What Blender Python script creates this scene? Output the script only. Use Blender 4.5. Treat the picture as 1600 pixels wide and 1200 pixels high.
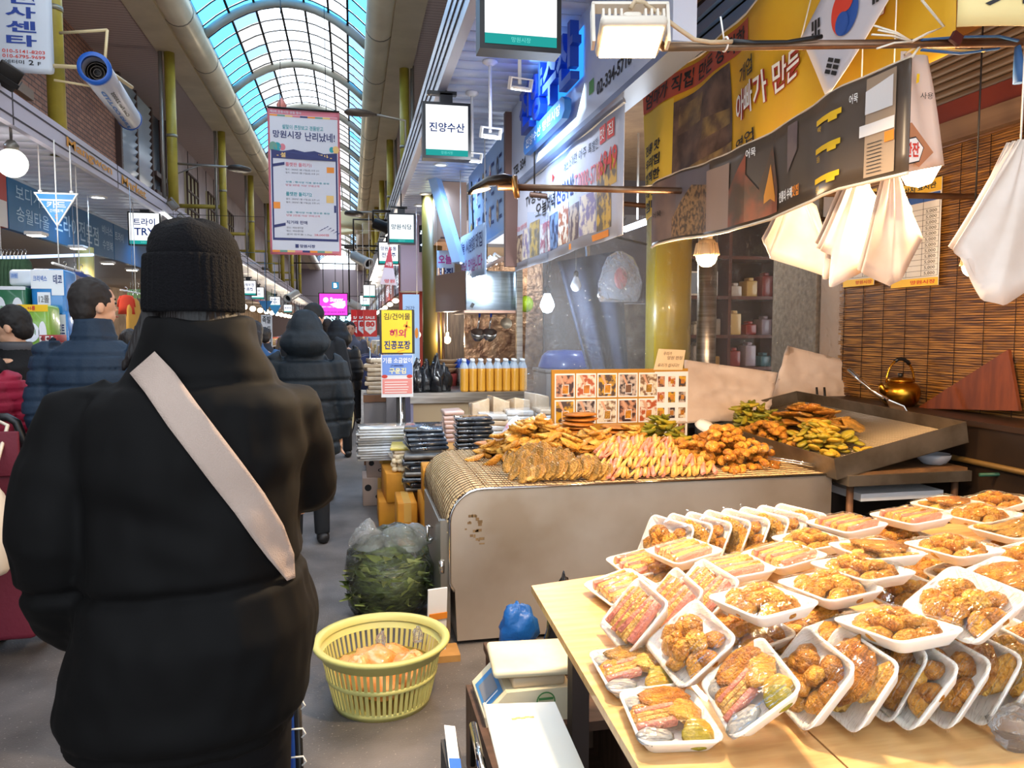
# Covered Korean market street with a fritter stall -- procedural Blender scene
import bpy, bmesh, math, random
from mathutils import Vector, Matrix, noise
random.seed(11)
PI = math.pi
S = bpy.context.scene
COL = S.collection
for o in list(bpy.data.objects):
 bpy.data.objects.remove(o)
# ------------------------------------------------------------------ camera
F, VPU, VPV, CAMH = 1200.0, 550.0, 515.0, 1.5
PITCH = math.atan((600 - VPV) / F)
YAW = math.atan((800 - VPU) * math.cos(PITCH) / F)
cam_data = bpy.data.cameras.new('camera')
cam_data.sensor_width = 36.0
cam_data.lens = F / 1600 * 36.0
cam_data.clip_start = 0.05
cam_data.clip_end = 300
cam = bpy.data.objects.new('camera', cam_data)
cam.location = (0, 0, CAMH)
cam.rotation_euler = (PI / 2 - PITCH, 0, -YAW)
COL.objects.link(cam)
S.camera = cam
# ------------------------------------------------------------------ view + sky
S.view_settings.view_transform = 'Standard'
S.view_settings.look = 'None'
S.view_settings.gamma = 1.0
S.view_settings.exposure = 0.4
S.view_settings.use_curve_mapping = False
S.cycles.transparent_max_bounces = 24
S.cycles.max_bounces = 8
S.cycles.sample_clamp_indirect = 6.0
W = bpy.data.worlds.new('sky')
S.world = W
W.use_nodes = True
bg = W.node_tree.nodes['Background']
bg.inputs[0].default_value = (0.80, 0.90, 1.0, 1)
bg.inputs[1].default_value = 3.1
WARM = (1.0, 0.66, 0.34)
COOL = (0.42, 0.66, 1.0)
NEUT = (1.0, 0.90, 0.78)
def lamp(kind, name, loc, power, color, size=0.1, rot=None, spread=None, sy=None, blend=None, cone=None):
 d = bpy.data.lights.new(name, kind)
 d.energy = power
 d.color = color
 if kind == 'AREA':
  d.size = size
  if sy:
   d.shape = 'RECTANGLE'
   d.size_y = sy
  if spread:
   d.spread = spread
 elif kind == 'SPOT':
  d.spot_size = cone or 2.2
  d.spot_blend = blend or 0.6
  d.shadow_soft_size = size
 else:
  d.shadow_soft_size = size
 o = bpy.data.objects.new(name, d)
 o.location = loc
 if rot:
  o.rotation_euler = rot
 COL.objects.link(o)
 return o
# ------------------------------------------------------------------ pixel -> world helpers (at a chosen real distance)
_R = Vector((math.cos(YAW), -math.sin(YAW), 0))
_F = Vector((math.sin(YAW) * math.cos(PITCH), math.cos(YAW) * math.cos(PITCH), -math.sin(PITCH)))
_U = Vector((math.sin(YAW) * math.sin(PITCH), math.cos(YAW) * math.sin(PITCH), math.cos(PITCH)))
def ray(u, v):
 return _R * ((u - 800) / F) + _U * (-(v - 600) / F) + _F
def aty(u, v, y):
 d = ray(u, v)
 return Vector((0, 0, CAMH)) + d * (y / d.y)
def atx(u, v, x):
 d = ray(u, v)
 return Vector((0, 0, CAMH)) + d * (x / d.x)
def atz(u, v, z):
 d = ray(u, v)
 return Vector((0, 0, CAMH)) + d * ((z - CAMH) / d.z)
# ------------------------------------------------------------------ materials
def lin(h):
 h = h.lstrip('#')
 r = []
 for i in (0, 2, 4):
  c = int(h[i:i + 2], 16) / 255
  r.append(c / 12.92 if c <= 0.04045 else ((c + 0.055) / 1.055) ** 2.4)
 return (r[0], r[1], r[2], 1)
_M = {}
def mat(name, col='#888888', rough=0.5, metal=0.0, col2=None, ns=8.0, bump=0.0, bs=40.0, emit=0.0, spec=0.5, trans=0.0,
  alpha=1.0, sheen=0.0, coat=0.0, sss=0.0, stretch=None, lo=0.35, hi=0.65, ior=1.45):
 if name in _M:
  return _M[name]
 m = bpy.data.materials.new(name)
 m.use_nodes = True
 nt = m.node_tree
 b = nt.nodes['Principled BSDF']
 b.inputs['Base Color'].default_value = lin(col)
 b.inputs['Roughness'].default_value = rough
 b.inputs['Metallic'].default_value = metal
 b.inputs['Specular IOR Level'].default_value = spec
 b.inputs['Transmission Weight'].default_value = trans
 b.inputs['Alpha'].default_value = alpha
 b.inputs['Coat Weight'].default_value = coat
 b.inputs['IOR'].default_value = ior
 if sheen:
  b.inputs['Sheen Weight'].default_value = sheen
 if sss:
  b.inputs['Subsurface Weight'].default_value = sss
  b.inputs['Subsurface Radius'].default_value = (0.02, 0.01, 0.005)
 if emit:
  b.inputs['Emission Color'].default_value = lin(col)
  b.inputs['Emission Strength'].default_value = emit
 vec = None
 if col2 or bump:
  tc = nt.nodes.new('ShaderNodeTexCoord')
  mp = nt.nodes.new('ShaderNodeMapping')
  if stretch:
   mp.inputs['Scale'].default_value = stretch
  nt.links.new(tc.outputs['Object'], mp.inputs[0])
  vec = mp.outputs[0]
 if col2:
  n = nt.nodes.new('ShaderNodeTexNoise')
  n.inputs['Scale'].default_value = ns
  n.inputs['Detail'].default_value = 4
  nt.links.new(vec, n.inputs['Vector'])
  r = nt.nodes.new('ShaderNodeValToRGB')
  r.color_ramp.elements[0].position = lo
  r.color_ramp.elements[1].position = hi
  r.color_ramp.elements[0].color = lin(col)
  r.color_ramp.elements[1].color = lin(col2)
  nt.links.new(n.outputs['Fac'], r.inputs[0])
  nt.links.new(r.outputs[0], b.inputs['Base Color'])
 if bump:
  n2 = nt.nodes.new('ShaderNodeTexNoise')
  n2.inputs['Scale'].default_value = bs
  n2.inputs['Detail'].default_value = 3
  nt.links.new(vec, n2.inputs['Vector'])
  bp = nt.nodes.new('ShaderNodeBump')
  bp.inputs['Strength'].default_value = bump
  bp.inputs['Distance'].default_value = 0.02
  nt.links.new(n2.outputs['Fac'], bp.inputs['Height'])
  nt.links.new(bp.outputs[0], b.inputs['Normal'])
 _M[name] = m
 return m
def film(name, tint='#ffffff', gloss=0.25, scale=18.0, strength=0.6, milk=0.0, rough=0.06, dist=0.03, streak=(1, 1, 1)):
 """clear wrapping plastic: transparent with a wrinkled glossy layer and a little haze"""
 if name in _M:
  return _M[name]
 m = bpy.data.materials.new(name)
 m.use_nodes = True
 nt = m.node_tree
 nt.nodes.clear()
 out = nt.nodes.new('ShaderNodeOutputMaterial')
 tr = nt.nodes.new('ShaderNodeBsdfTransparent')
 tr.inputs[0].default_value = lin(tint)
 gl = nt.nodes.new('ShaderNodeBsdfGlossy')
 gl.inputs['Roughness'].default_value = rough
 df = nt.nodes.new('ShaderNodeBsdfDiffuse')
 df.inputs[0].default_value = (0.85, 0.87, 0.9, 1)
 tl = nt.nodes.new('ShaderNodeBsdfTranslucent')
 tl.inputs[0].default_value = (0.85, 0.87, 0.9, 1)
 tc = nt.nodes.new('ShaderNodeTexCoord')
 n = nt.nodes.new('ShaderNodeTexNoise')
 n.inputs['Scale'].default_value = scale
 n.inputs['Detail'].default_value = 3
 n.inputs['Distortion'].default_value = 1.2
 mp = nt.nodes.new('ShaderNodeMapping')
 mp.inputs['Scale'].default_value = streak
 mp.inputs['Rotation'].default_value = (0, 0, 0.5)
 nt.links.new(tc.outputs['Object'], mp.inputs[0])
 nt.links.new(mp.outputs[0], n.inputs['Vector'])
 bp = nt.nodes.new('ShaderNodeBump')
 bp.inputs['Strength'].default_value = strength
 bp.inputs['Distance'].default_value = dist
 nt.links.new(n.outputs['Fac'], bp.inputs['Height'])
 nt.links.new(bp.outputs[0], gl.inputs['Normal'])
 lw = nt.nodes.new('ShaderNodeLayerWeight')
 lw.inputs['Blend'].default_value = gloss
 nt.links.new(bp.outputs[0], lw.inputs['Normal'])
 mx = nt.nodes.new('ShaderNodeMixShader')
 nt.links.new(lw.outputs['Fresnel'], mx.inputs[0])
 nt.links.new(tr.outputs[0], mx.inputs[1])
 nt.links.new(gl.outputs[0], mx.inputs[2])
 last = mx.outputs[0]
 if milk:
  ad = nt.nodes.new('ShaderNodeMixShader')
  ad.inputs[0].default_value = 0.5
  nt.links.new(df.outputs[0], ad.inputs[1])
  nt.links.new(tl.outputs[0], ad.inputs[2])
  m2 = nt.nodes.new('ShaderNodeMixShader')
  m2.inputs[0].default_value = milk
  nt.links.new(last, m2.inputs[1])
  nt.links.new(ad.outputs[0], m2.inputs[2])
  last = m2.outputs[0]
 nt.links.new(last, out.inputs[0])
 _M[name] = m
 return m
def emat(name, col, strength):
 if name in _M:
  return _M[name]
 m = bpy.data.materials.new(name)
 m.use_nodes = True
 nt = m.node_tree
 nt.nodes.clear()
 out = nt.nodes.new('ShaderNodeOutputMaterial')
 e = nt.nodes.new('ShaderNodeEmission')
 e.inputs[0].default_value = lin(col)
 e.inputs[1].default_value = strength
 nt.links.new(e.outputs[0], out.inputs[0])
 _M[name] = m
 return m
# ------------------------------------------------------------------ mesh builder
_bevcache = {}
def bev_box(sx, sy, sz, b, seg=2):
 k = (round(sx, 4), round(sy, 4), round(sz, 4), round(b, 4), seg)
 if k not in _bevcache:
  bm = bmesh.new()
  bmesh.ops.create_cube(bm, size=1.0)
  for v in bm.verts:
   v.co.x *= sx
   v.co.y *= sy
   v.co.z *= sz
  bmesh.ops.bevel(bm, geom=bm.edges[:], offset=b, segments=seg, affect='EDGES', profile=0.5)
  bm.verts.index_update()
  _bevcache[k] = ([v.co.copy() for v in bm.verts], [[v.index for v in f.verts] for f in bm.faces])
  bm.free()
 return _bevcache[k]
def rotm(rx=0, ry=0, rz=0):
 return Matrix.Rotation(rz, 4, 'Z') @ Matrix.Rotation(ry, 4, 'Y') @ Matrix.Rotation(rx, 4, 'X')
class MB:
 def __init__(self):
  self.v = []
  self.f = []
  self.m = []
  self.s = []
 def add(self, vs, fs, m=0, smooth=False, mtx=None):
  n = len(self.v)
  if mtx is not None:
   vs = [mtx @ Vector(p) for p in vs]
  self.v.extend(tuple(p) for p in vs)
  self.f.extend([i + n for i in f] for f in fs)
  self.m.extend([m] * len(fs))
  self.s.extend([smooth] * len(fs))
  return self
 def box(self, c, s, rot=None, m=0, bev=0.0, seg=2):
  T = Matrix.Translation(Vector(c))
  if rot is not None:
   T = T @ (rot if isinstance(rot, Matrix) else rotm(*rot))
  if bev:
   vs, fs = bev_box(s[0], s[1], s[2], min(bev, 0.49 * min(s)), seg)
   return self.add(vs, fs, m, True, T)
  x, y, z = s[0] / 2, s[1] / 2, s[2] / 2
  vs = [(-x, -y, -z), (x, -y, -z), (x, y, -z), (-x, y, -z), (-x, -y, z), (x, -y, z), (x, y, z), (-x, y, z)]
  fs = [(0, 3, 2, 1), (4, 5, 6, 7), (0, 1, 5, 4), (1, 2, 6, 5), (2, 3, 7, 6), (3, 0, 4, 7)]
  return self.add(vs, fs, m, False, T)
 def bx(self, x0, x1, y0, y1, z0, z1, m=0, bev=0.0):
  return self.box(((x0 + x1) / 2, (y0 + y1) / 2, (z0 + z1) / 2), (abs(x1 - x0), abs(y1 - y0), abs(z1 - z0)), None, m, bev)
 def tube(self, pts, r, n=8, m=0, caps=True, closed=False, flat=None):
  pts = [Vector(p) for p in pts]
  k = len(pts)
  rs = r if isinstance(r, (list, tuple)) else [r] * k
  vs, fs = [], []
  ref = None
  for i in range(k):
   if closed:
    t = pts[(i + 1) % k] - pts[i - 1]
   else:
    t = pts[min(i + 1, k - 1)] - pts[max(i - 1, 0)]
   t.normalize()
   if ref is None:
    ref = Vector((0, 0, 1)) if abs(t.z) < 0.9 else Vector((1, 0, 0))
   a = (ref - t * ref.dot(t))
   if a.length < 1e-4:
    a = t.orthogonal()
   a.normalize()
   ref = a
   b = t.cross(a)
   fl = flat or 1.0
   for j in range(n):
    w = 2 * PI * j / n
    vs.append(pts[i] + a * (math.cos(w) * rs[i] * fl) + b * (math.sin(w) * rs[i]))
  q = k if closed else k - 1
  for i in range(q):
   i2 = (i + 1) % k
   for j in range(n):
    j2 = (j + 1) % n
    fs.append((i * n + j, i * n + j2, i2 * n + j2, i2 * n + j))
  self.add(vs, fs, m, True)
  if caps and not closed:
   n0 = len(self.v) - k * n
   self.f.append([n0 + j for j in range(n)][::-1])
   self.f.append([n0 + (k - 1) * n + j for j in range(n)])
   self.m += [m, m]
   self.s += [False, False]
  return self
 def lathe(self, prof, n=20, mtx=None, m=0, smooth=True, cap=True, sx=1.0, sy=1.0):
  vs, fs = [], []
  for (r, z) in prof:
   for j in range(n):
    w = 2 * PI * j / n
    vs.append((r * math.cos(w) * sx, r * math.sin(w) * sy, z))
  k = len(prof)
  for i in range(k - 1):
   for j in range(n):
    j2 = (j + 1) % n
    fs.append((i * n + j, i * n + j2, (i + 1) * n + j2, (i + 1) * n + j))
  if cap:
   if prof[0][0] > 1e-5:
    fs.append(tuple(range(n))[::-1])
   if prof[-1][0] > 1e-5:
    fs.append(tuple((k - 1) * n + j for j in range(n)))
  return self.add(vs, fs, m, smooth, mtx)
 def loft(self, rings, m=0, smooth=True, cap=True, closed=True, mtx=None):
  n = len(rings[0])
  vs = [p for r in rings for p in r]
  fs = []
  for i in range(len(rings) - 1):
   for j in range(n if closed else n - 1):
    j2 = (j + 1) % n
    fs.append((i * n + j, i * n + j2, (i + 1) * n + j2, (i + 1) * n + j))
  if cap:
   fs.append(tuple(range(n))[::-1])
   fs.append(tuple((len(rings) - 1) * n + j for j in range(n)))
  return self.add(vs, fs, m, smooth, mtx)
 def ell(self, c, r, nu=12, nv=8, m=0, rot=None):
  vs, fs = [], []
  T = Matrix.Translation(Vector(c))
  if rot is not None:
   T = T @ (rot if isinstance(rot, Matrix) else rotm(*rot))
  vs.append((0, 0, -r[2]))
  for i in range(1, nv):
   ph = -PI / 2 + PI * i / nv
   for j in range(nu):
    w = 2 * PI * j / nu
    vs.append((r[0] * math.cos(ph) * math.cos(w), r[1] * math.cos(ph) * math.sin(w), r[2] * math.sin(ph)))
  vs.append((0, 0, r[2]))
  for j in range(nu):
   fs.append((0, 1 + (j + 1) % nu, 1 + j))
   for i in range(nv - 2):
    a = 1 + i * nu
    fs.append((a + j, a + (j + 1) % nu, a + nu + (j + 1) % nu, a + nu + j))
   a = 1 + (nv - 2) * nu
   fs.append((a + j, a + (j + 1) % nu, len(vs) - 1))
  return self.add(vs, fs, m, True, T)
 def grid(self, fn, nu, nv, m=0, smooth=True):
  vs = [fn(i / nu, j / nv) for j in range(nv + 1) for i in range(nu + 1)]
  fs = [(j * (nu + 1) + i, j * (nu + 1) + i + 1, (j + 1) * (nu + 1) + i + 1, (j + 1) * (nu + 1) + i) for j in range(nv) for i in range(nu)]
  return self.add(vs, fs, m, smooth)
 def slab(self, fn, nu, nv, th, m=0, smooth=True):
  """thin solid sheet: fn(u,v,off)"""
  a = [fn(i / nu, j / nv, th / 2) for j in range(nv + 1) for i in range(nu + 1)]
  b = [fn(i / nu, j / nv, -th / 2) for j in range(nv + 1) for i in range(nu + 1)]
  n = len(a)
  w = nu + 1
  fs = []
  for j in range(nv):
   for i in range(nu):
    q = (j * w + i, j * w + i + 1, (j + 1) * w + i + 1, (j + 1) * w + i)
    fs.append(q)
    fs.append(tuple(n + k for k in q[::-1]))
  rim = [i for i in range(w)] + [j * w + nu for j in range(1, nv + 1)] + [nv * w + i for i in range(nu - 1, -1, -1)] + [j * w for j in range(nv - 1, 0, -1)]
  for k in range(len(rim)):
   p, q = rim[k], rim[(k + 1) % len(rim)]
   fs.append((p, n + p, n + q, q))
  return self.add(a + b, fs, m, smooth)
 def prism(self, poly, depth, mtx=None, m=0):
  n = len(poly)
  vs = [(p[0], p[1], 0) for p in poly] + [(p[0], p[1], depth) for p in poly]
  fs = [tuple(range(n))[::-1], tuple(range(n, 2 * n))]
  fs += [(i, (i + 1) % n, n + (i + 1) % n, n + i) for i in range(n)]
  return self.add(vs, fs, m, False, mtx)
 def mesh(self, name, mats):
  me = bpy.data.meshes.new(name)
  me.from_pydata(self.v, [], self.f)
  if not isinstance(mats, (list, tuple)):
   mats = [mats]
  for x in mats:
   me.materials.append(x)
  me.polygons.foreach_set('material_index', self.m)
  me.polygons.foreach_set('use_smooth', self.s)
  me.update()
  return me
 def build(self, name, mats, parent=None, local=False):
  o = obj(name, self.mesh(name, mats), parent, local)
  if name in FINE:
   o['kind'] = 'stuff'
  return o
FINE = ('lettering', 'photo_print', 'bands', 'table_print', 'phone_lettering', 'menu_text', 'printed_panels', 'print')
def obj(name, me, parent=None, local=False):
 o = bpy.data.objects.new(name, me)
 COL.objects.link(o)
 if parent is not None:
  o.parent = parent
  if not local and parent.parent is None:
   o.matrix_parent_inverse = parent.matrix_basis.inverted()
 return o
def tag(o, label, cat, group=None):
 o['label'] = label
 o['category'] = cat
 if group:
  o['group'] = group
 return o
def struct(o):
 o['kind'] = 'structure'
 return o
def stuff(o):
 o['kind'] = 'stuff'
 return o
def thing(name, label, cat, loc=(0, 0, 0), group=None, rot=(0, 0, 0)):
 o = bpy.data.objects.new(name, None)
 o.empty_display_size = 0.1
 o.location = loc
 o.rotation_euler = rot
 COL.objects.link(o)
 return tag(o, label, cat, group)
def kids(o):
 return [c for c in o.children]
def copy_tree(o, parent=None):
 c = o.copy()
 COL.objects.link(c)
 if parent is not None:
  c.parent = parent
 for ch in o.children:
  copy_tree(ch, c)
 return c
# ------------------------------------------------------------------ print on planes
class Pl:
 """a printable plane: origin, s-axis, t-axis (metres) and an optional warp along the normal"""
 def __init__(self, o, ux, uy, warp=None):
  self.o = Vector(o)
  self.ux = Vector(ux).normalized()
  self.uy = Vector(uy).normalized()
  self.n = self.ux.cross(self.uy).normalized()
  self.warp = warp
 def p(self, s, t, off=0.0):
  q = self.o + self.ux * s + self.uy * t
  if self.warp:
   w = self.warp(s, t)
   if isinstance(w, (tuple, list)):
    q = q + self.uy * w[1]
    w = w[0]
   off += w
  return q + self.n * off
_tc = {}
def tx(s, bold=0.0, ext=0.0):
 k = (s, bold, ext)
 if k not in _tc:
  cu = bpy.data.curves.new('t', 'FONT')
  cu.body = s
  cu.size = 1
  cu.resolution_u = 2
  cu.offset = bold
  cu.extrude = ext
  cu.fill_mode = 'BOTH' if ext else 'FRONT'
  ob = bpy.data.objects.new('t', cu)
  me = ob.to_mesh()
  vs = [tuple(v.co) for v in me.vertices]
  fs = [tuple(p.vertices) for p in me.polygons]
  ob.to_mesh_clear()
  bpy.data.objects.remove(ob)
  bpy.data.curves.remove(cu)
  if not vs:
   vs, fs = [(0, 0, 0), (1, 0, 0), (0, 1, 0)], []
  x0 = min(p[0] for p in vs)
  x1 = max(p[0] for p in vs)
  y0 = min(p[1] for p in vs)
  y1 = max(p[1] for p in vs)
  _tc[k] = (vs, fs, x0, y0, max(x1 - x0, 1e-3), max(y1 - y0, 1e-3))
 return _tc[k]
def letter(mb, pl, s, x0, y0, x1, y1, m=0, bold=0.012, off=0.003, keep=False, ext=0.0, slant=0.0):
 vs, fs, ax, ay, w, h = tx(s, bold, 1.0 if ext else 0.0)
 kx, ky = (x1 - x0) / w, (y1 - y0) / h
 dx, dy = x0, y0
 if keep:
  k = min(kx, ky)
  dx += ((x1 - x0) - w * k) / 2
  dy += ((y1 - y0) - h * k) / 2
  kx = ky = k
 out = []
 for p in vs:
  yy = (p[1] - ay) * ky
  out.append(pl.p(dx + (p[0] - ax) * kx + slant * yy, dy + yy, off + (p[2] * ext if ext else 0)))
 mb.add(out, fs, m)
 return mb
def quad(mb, pl, x0, y0, x1, y1, m=0, off=0.0015, n=1, k=1):
 mb.grid(lambda a, b: pl.p(x0 + (x1 - x0) * a, y0 + (y1 - y0) * b, off), n, k, m, n > 1)
 return mb
def poly(mb, pl, pts, m=0, off=0.0015):
 mb.add([pl.p(a, b, off) for a, b in pts], [tuple(range(len(pts)))], m)
 return mb
def disc(mb, pl, cx, cy, r, m=0, off=0.002, n=24, ry=None, a0=0, a1=2 * PI):
 ry = ry or r
 full = abs(a1 - a0 - 2 * PI) < 1e-6
 k = n if full else n + 1
 poly(mb, pl, [(cx + r * math.cos(a0 + (a1 - a0) * i / n), cy + ry * math.sin(a0 + (a1 - a0) * i / n)) for i in range(k)], m, off)
 return mb
def board(mb, pl, x0, y0, x1, y1, th, m=0, bev=0.0):
 """solid panel whose front face lies at off=0"""
 vs = [pl.p(a, b, c) for c in (0, -th) for a, b in ((x0, y0), (x1, y0), (x1, y1), (x0, y1))]
 mb.add(vs, [(0, 1, 2, 3), (7, 6, 5, 4), (4, 5, 1, 0), (5, 6, 2, 1), (6, 7, 3, 2), (7, 4, 0, 3)], m)
 return mb
# ------------------------------------------------------------------ common materials
STEEL = mat('brushed_steel', '#b9b4ad', 0.28, 1.0, col2='#8f8a84', ns=3, bump=0.05, bs=25, stretch=(1, 1, 18))
STEEL_D = mat('dull_steel', '#8d8780', 0.42, 1.0, col2='#5d5852', ns=6, bump=0.06, bs=30)
CHROME = mat('chrome', '#d8d6d2', 0.12, 1.0)
ALU = mat('aluminium', '#b5b5b8', 0.35, 0.9)
BLACK = mat('black_plastic', '#121214', 0.4)
DARK = mat('dark_metal', '#2a2623', 0.45, 0.5)
WHITE = mat('white_plastic', '#e9e6e0', 0.45)
FOAM = mat('foam_white', '#f3efe6', 0.55, sss=0.1)
OLIVE = mat('olive_paint', '#b3a03c', 0.4, col2='#a08e34', ns=4, bump=0.03)
BEIGE = mat('beige_metal', '#d2c2a4', 0.42, col2='#c2b294', ns=2)
CARD = mat('cardboard', '#b98a4e', 0.85, col2='#a87a42', ns=12, bump=0.05)
CARD2 = mat('cardboard_orange', '#cf8a1e', 0.7, col2='#b87615', ns=6, bump=0.05)
NAVY_INK = mat('ink_navy', '#1d2f6e', 0.6)
BLACK_INK = mat('ink_black', '#1c1a1c', 0.6)
RED_INK = mat('ink_red', '#c63a2c', 0.6)
WHITE_INK = mat('ink_white', '#f2f0ea', 0.6)
YEL_INK = mat('ink_yellow', '#efc11a', 0.6)
BLUE_INK = mat('ink_blue', '#2b64b8', 0.6)
PUR_INK = mat('ink_purple', '#a02a8e', 0.6)
ORG_INK = mat('ink_orange', '#e0862a', 0.6)
GRN_INK = mat('ink_green', '#4d8a4a', 0.6)
TEAL_INK = mat('ink_teal', '#1f8f96', 0.6)
GREY_INK = mat('ink_grey', '#77757a', 0.6)
PINK_INK = mat('ink_pink', '#d87a80', 0.6)
BRN_INK = mat('ink_brown', '#6a4a35', 0.6)
PAPER = mat('paper_white', '#e2dfdd', 0.7)
VINYL = mat('vinyl_white', '#c9c8cc', 0.45, bump=0.03, bs=6)
LED = emat('led_white', '#f4f8ff', 7.0)
LEDW = emat('led_warm', '#ffdca0', 14.0)
BULBW = emat('bulb_warm', '#ffe0ac', 16.0)
BOXLIT = emat('lightbox_panel', '#fbfdff', 1.05)
TEALLIT = emat('lightbox_teal', '#2aa7a2', 0.75)
# ================================================================== the setting
ZS = 3.2          # right soffit
ZL = 3.3          # left soffit
ZC = 6.2          # upper side ceilings
def floor_mat():
 m = mat('floor_asphalt', '#6a6462', 0.42, bump=0.16, bs=120)
 nt = m.node_tree
 b = nt.nodes['Principled BSDF']
 tc = nt.nodes.new('ShaderNodeTexCoord')
 def nz(scale, detail=5, dist=0.0):
  n = nt.nodes.new('ShaderNodeTexNoise')
  n.inputs['Scale'].default_value = scale
  n.inputs['Detail'].default_value = detail
  n.inputs['Distortion'].default_value = dist
  nt.links.new(tc.outputs['Object'], n.inputs['Vector'])
  return n
 def ramp(n, p0, c0, p1, c1):
  r = nt.nodes.new('ShaderNodeValToRGB')
  r.color_ramp.elements[0].position = p0
  r.color_ramp.elements[1].position = p1
  r.color_ramp.elements[0].color = c0
  r.color_ramp.elements[1].color = c1
  nt.links.new(n.outputs['Fac'], r.inputs[0])
  return r
 base = ramp(nz(3.0, 8), 0.3, lin('#565250'), 0.7, lin('#7a7370'))
 blot = ramp(nz(0.9, 6, 0.6), 0.46, (0, 0, 0, 1), 0.72, (1, 1, 1, 1))
 mx = nt.nodes.new('ShaderNodeMix')
 mx.data_type = 'RGBA'
 nt.links.new(blot.outputs[0], mx.inputs['Factor'])
 nt.links.new(base.outputs[0], mx.inputs[6])
 mx.inputs[7].default_value = lin('#3c3734')
 sp = ramp(nz(90, 2), 0.66, (0, 0, 0, 1), 0.72, (1, 1, 1, 1))
 m2 = nt.nodes.new('ShaderNodeMix')
 m2.data_type = 'RGBA'
 nt.links.new(sp.outputs[0], m2.inputs['Factor'])
 nt.links.new(mx.outputs[2], m2.inputs[6])
 m2.inputs[7].default_value = lin('#938b84')
 nt.links.new(m2.outputs[2], b.inputs['Base Color'])
 rr = nt.nodes.new('ShaderNodeMapRange')
 rr.inputs[3].default_value = 0.55
 rr.inputs[4].default_value = 0.38
 nt.links.new(blot.outputs[0], rr.inputs[0])
 nt.links.new(rr.outputs[0], b.inputs['Roughness'])
 return m
struct(MB().bx(-9, 9, -4, 70, -0.1, 0).build('floor', floor_mat()))
def stripe_mat(name, c0, c1, pitch, axis='Y', rough=0.45):
 m = mat(name, c0, rough)
 nt = m.node_tree
 b = nt.nodes['Principled BSDF']
 tc = nt.nodes.new('ShaderNodeTexCoord')
 sx = nt.nodes.new('ShaderNodeSeparateXYZ')
 nt.links.new(tc.outputs['Object'], sx.inputs[0])
 d = nt.nodes.new('ShaderNodeMath')
 d.operation = 'DIVIDE'
 d.inputs[1].default_value = pitch
 nt.links.new(sx.outputs[axis], d.inputs[0])
 fr = nt.nodes.new('ShaderNodeMath')
 fr.operation = 'FRACT'
 nt.links.new(d.outputs[0], fr.inputs[0])
 r = nt.nodes.new('ShaderNodeValToRGB')
 e = r.color_ramp.elements
 e[0].position = 0.10
 e[0].color = lin(c1)
 e[1].position = 0.18
 e[1].color = lin(c0)
 nt.links.new(fr.outputs[0], r.inputs[0])
 nt.links.new(r.outputs[0], b.inputs['Base Color'])
 bp = nt.nodes.new('ShaderNodeBump')
 bp.inputs['Strength'].default_value = 0.5
 bp.inputs['Distance'].default_value = 0.02
 nt.links.new(r.outputs[0], bp.inputs['Height'])
 nt.links.new(bp.outputs[0], b.inputs['Normal'])
 return m
def brick_mat():
 m = mat('old_brick', '#7d5a48', 0.8)
 nt = m.node_tree
 b = nt.nodes['Principled BSDF']
 tc = nt.nodes.new('ShaderNodeTexCoord')
 mp = nt.nodes.new('ShaderNodeMapping')
 mp.inputs['Rotation'].default_value = (0, 0, 0)
 sx = nt.nodes.new('ShaderNodeSeparateXYZ')
 cx = nt.nodes.new('ShaderNodeCombineXYZ')
 nt.links.new(tc.outputs['Object'], sx.inputs[0])
 nt.links.new(sx.outputs['Y'], cx.inputs[0])
 nt.links.new(sx.outputs['Z'], cx.inputs[1])
 br = nt.nodes.new('ShaderNodeTexBrick')
 br.inputs['Color1'].default_value = lin('#b08068')
 br.inputs['Color2'].default_value = lin('#946a58')
 br.inputs['Mortar'].default_value = lin('#64504a')
 br.inputs['Scale'].default_value = 1.0
 br.inputs['Mortar Size'].default_value = 0.010
 br.inputs['Brick Width'].default_value = 0.22
 br.inputs['Row Height'].default_value = 0.075
 nt.links.new(cx.outputs[0], br.inputs['Vector'])
 nt.links.new(br.outputs['Color'], b.inputs['Base Color'])
 bp = nt.nodes.new('ShaderNodeBump')
 bp.inputs['Strength'].default_value = 0.6
 bp.invert = True
 nt.links.new(br.outputs['Fac'], bp.inputs['Height'])
 nt.links.new(bp.outputs[0], b.inputs['Normal'])
 return m
PALE = mat('pale_panel', '#9c9092', 0.5)
FASC = mat('fascia_panel', '#c6c0cc', 0.35, 0.1)
FASCD = mat('fascia_groove', '#3c3638', 0.6)
SOFF = mat('soffit_plank', '#b4c0da', 0.35)
SOFFL = mat('soffit_plank_left', '#bcbcca', 0.35)
UPC = stripe_mat('upper_ceiling_slats', '#c0aca4', '#85746e', 0.10, 'Y')
CREAM = mat('cream_wall', '#b8a898', 0.6, col2='#a09286', ns=3)
# ---- upper walls and side ceilings
wl = struct(MB().bx(-4.5, -4.2, -6, 15.6, 3.3, ZC).bx(-4.5, -4.2, 15.6, 19.2, 3.3, 3.7).build('wall_left', brick_mat()))
struct(MB().bx(-4.5, -4.2, 19.2, 62, 3.3, ZC).build('wall_left_far', mat('pale_wall', '#c4b8ba', 0.6, col2='#b0a4a6', ns=2)))
struct(MB().bx(1.75, 2.0, -6, 62, 3.4, ZC).build('wall_right_upper', CREAM))
# protruding brick arch course
MB().bx(-4.2, -4.12, 9.0, 11.6, 4.55, 4.68).bx(-4.2, -4.14, 9.0, 9.25, 3.5, 4.55).build('brick_ledge', mat('ledge_stone', '#94806f', 0.8), wl)
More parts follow.
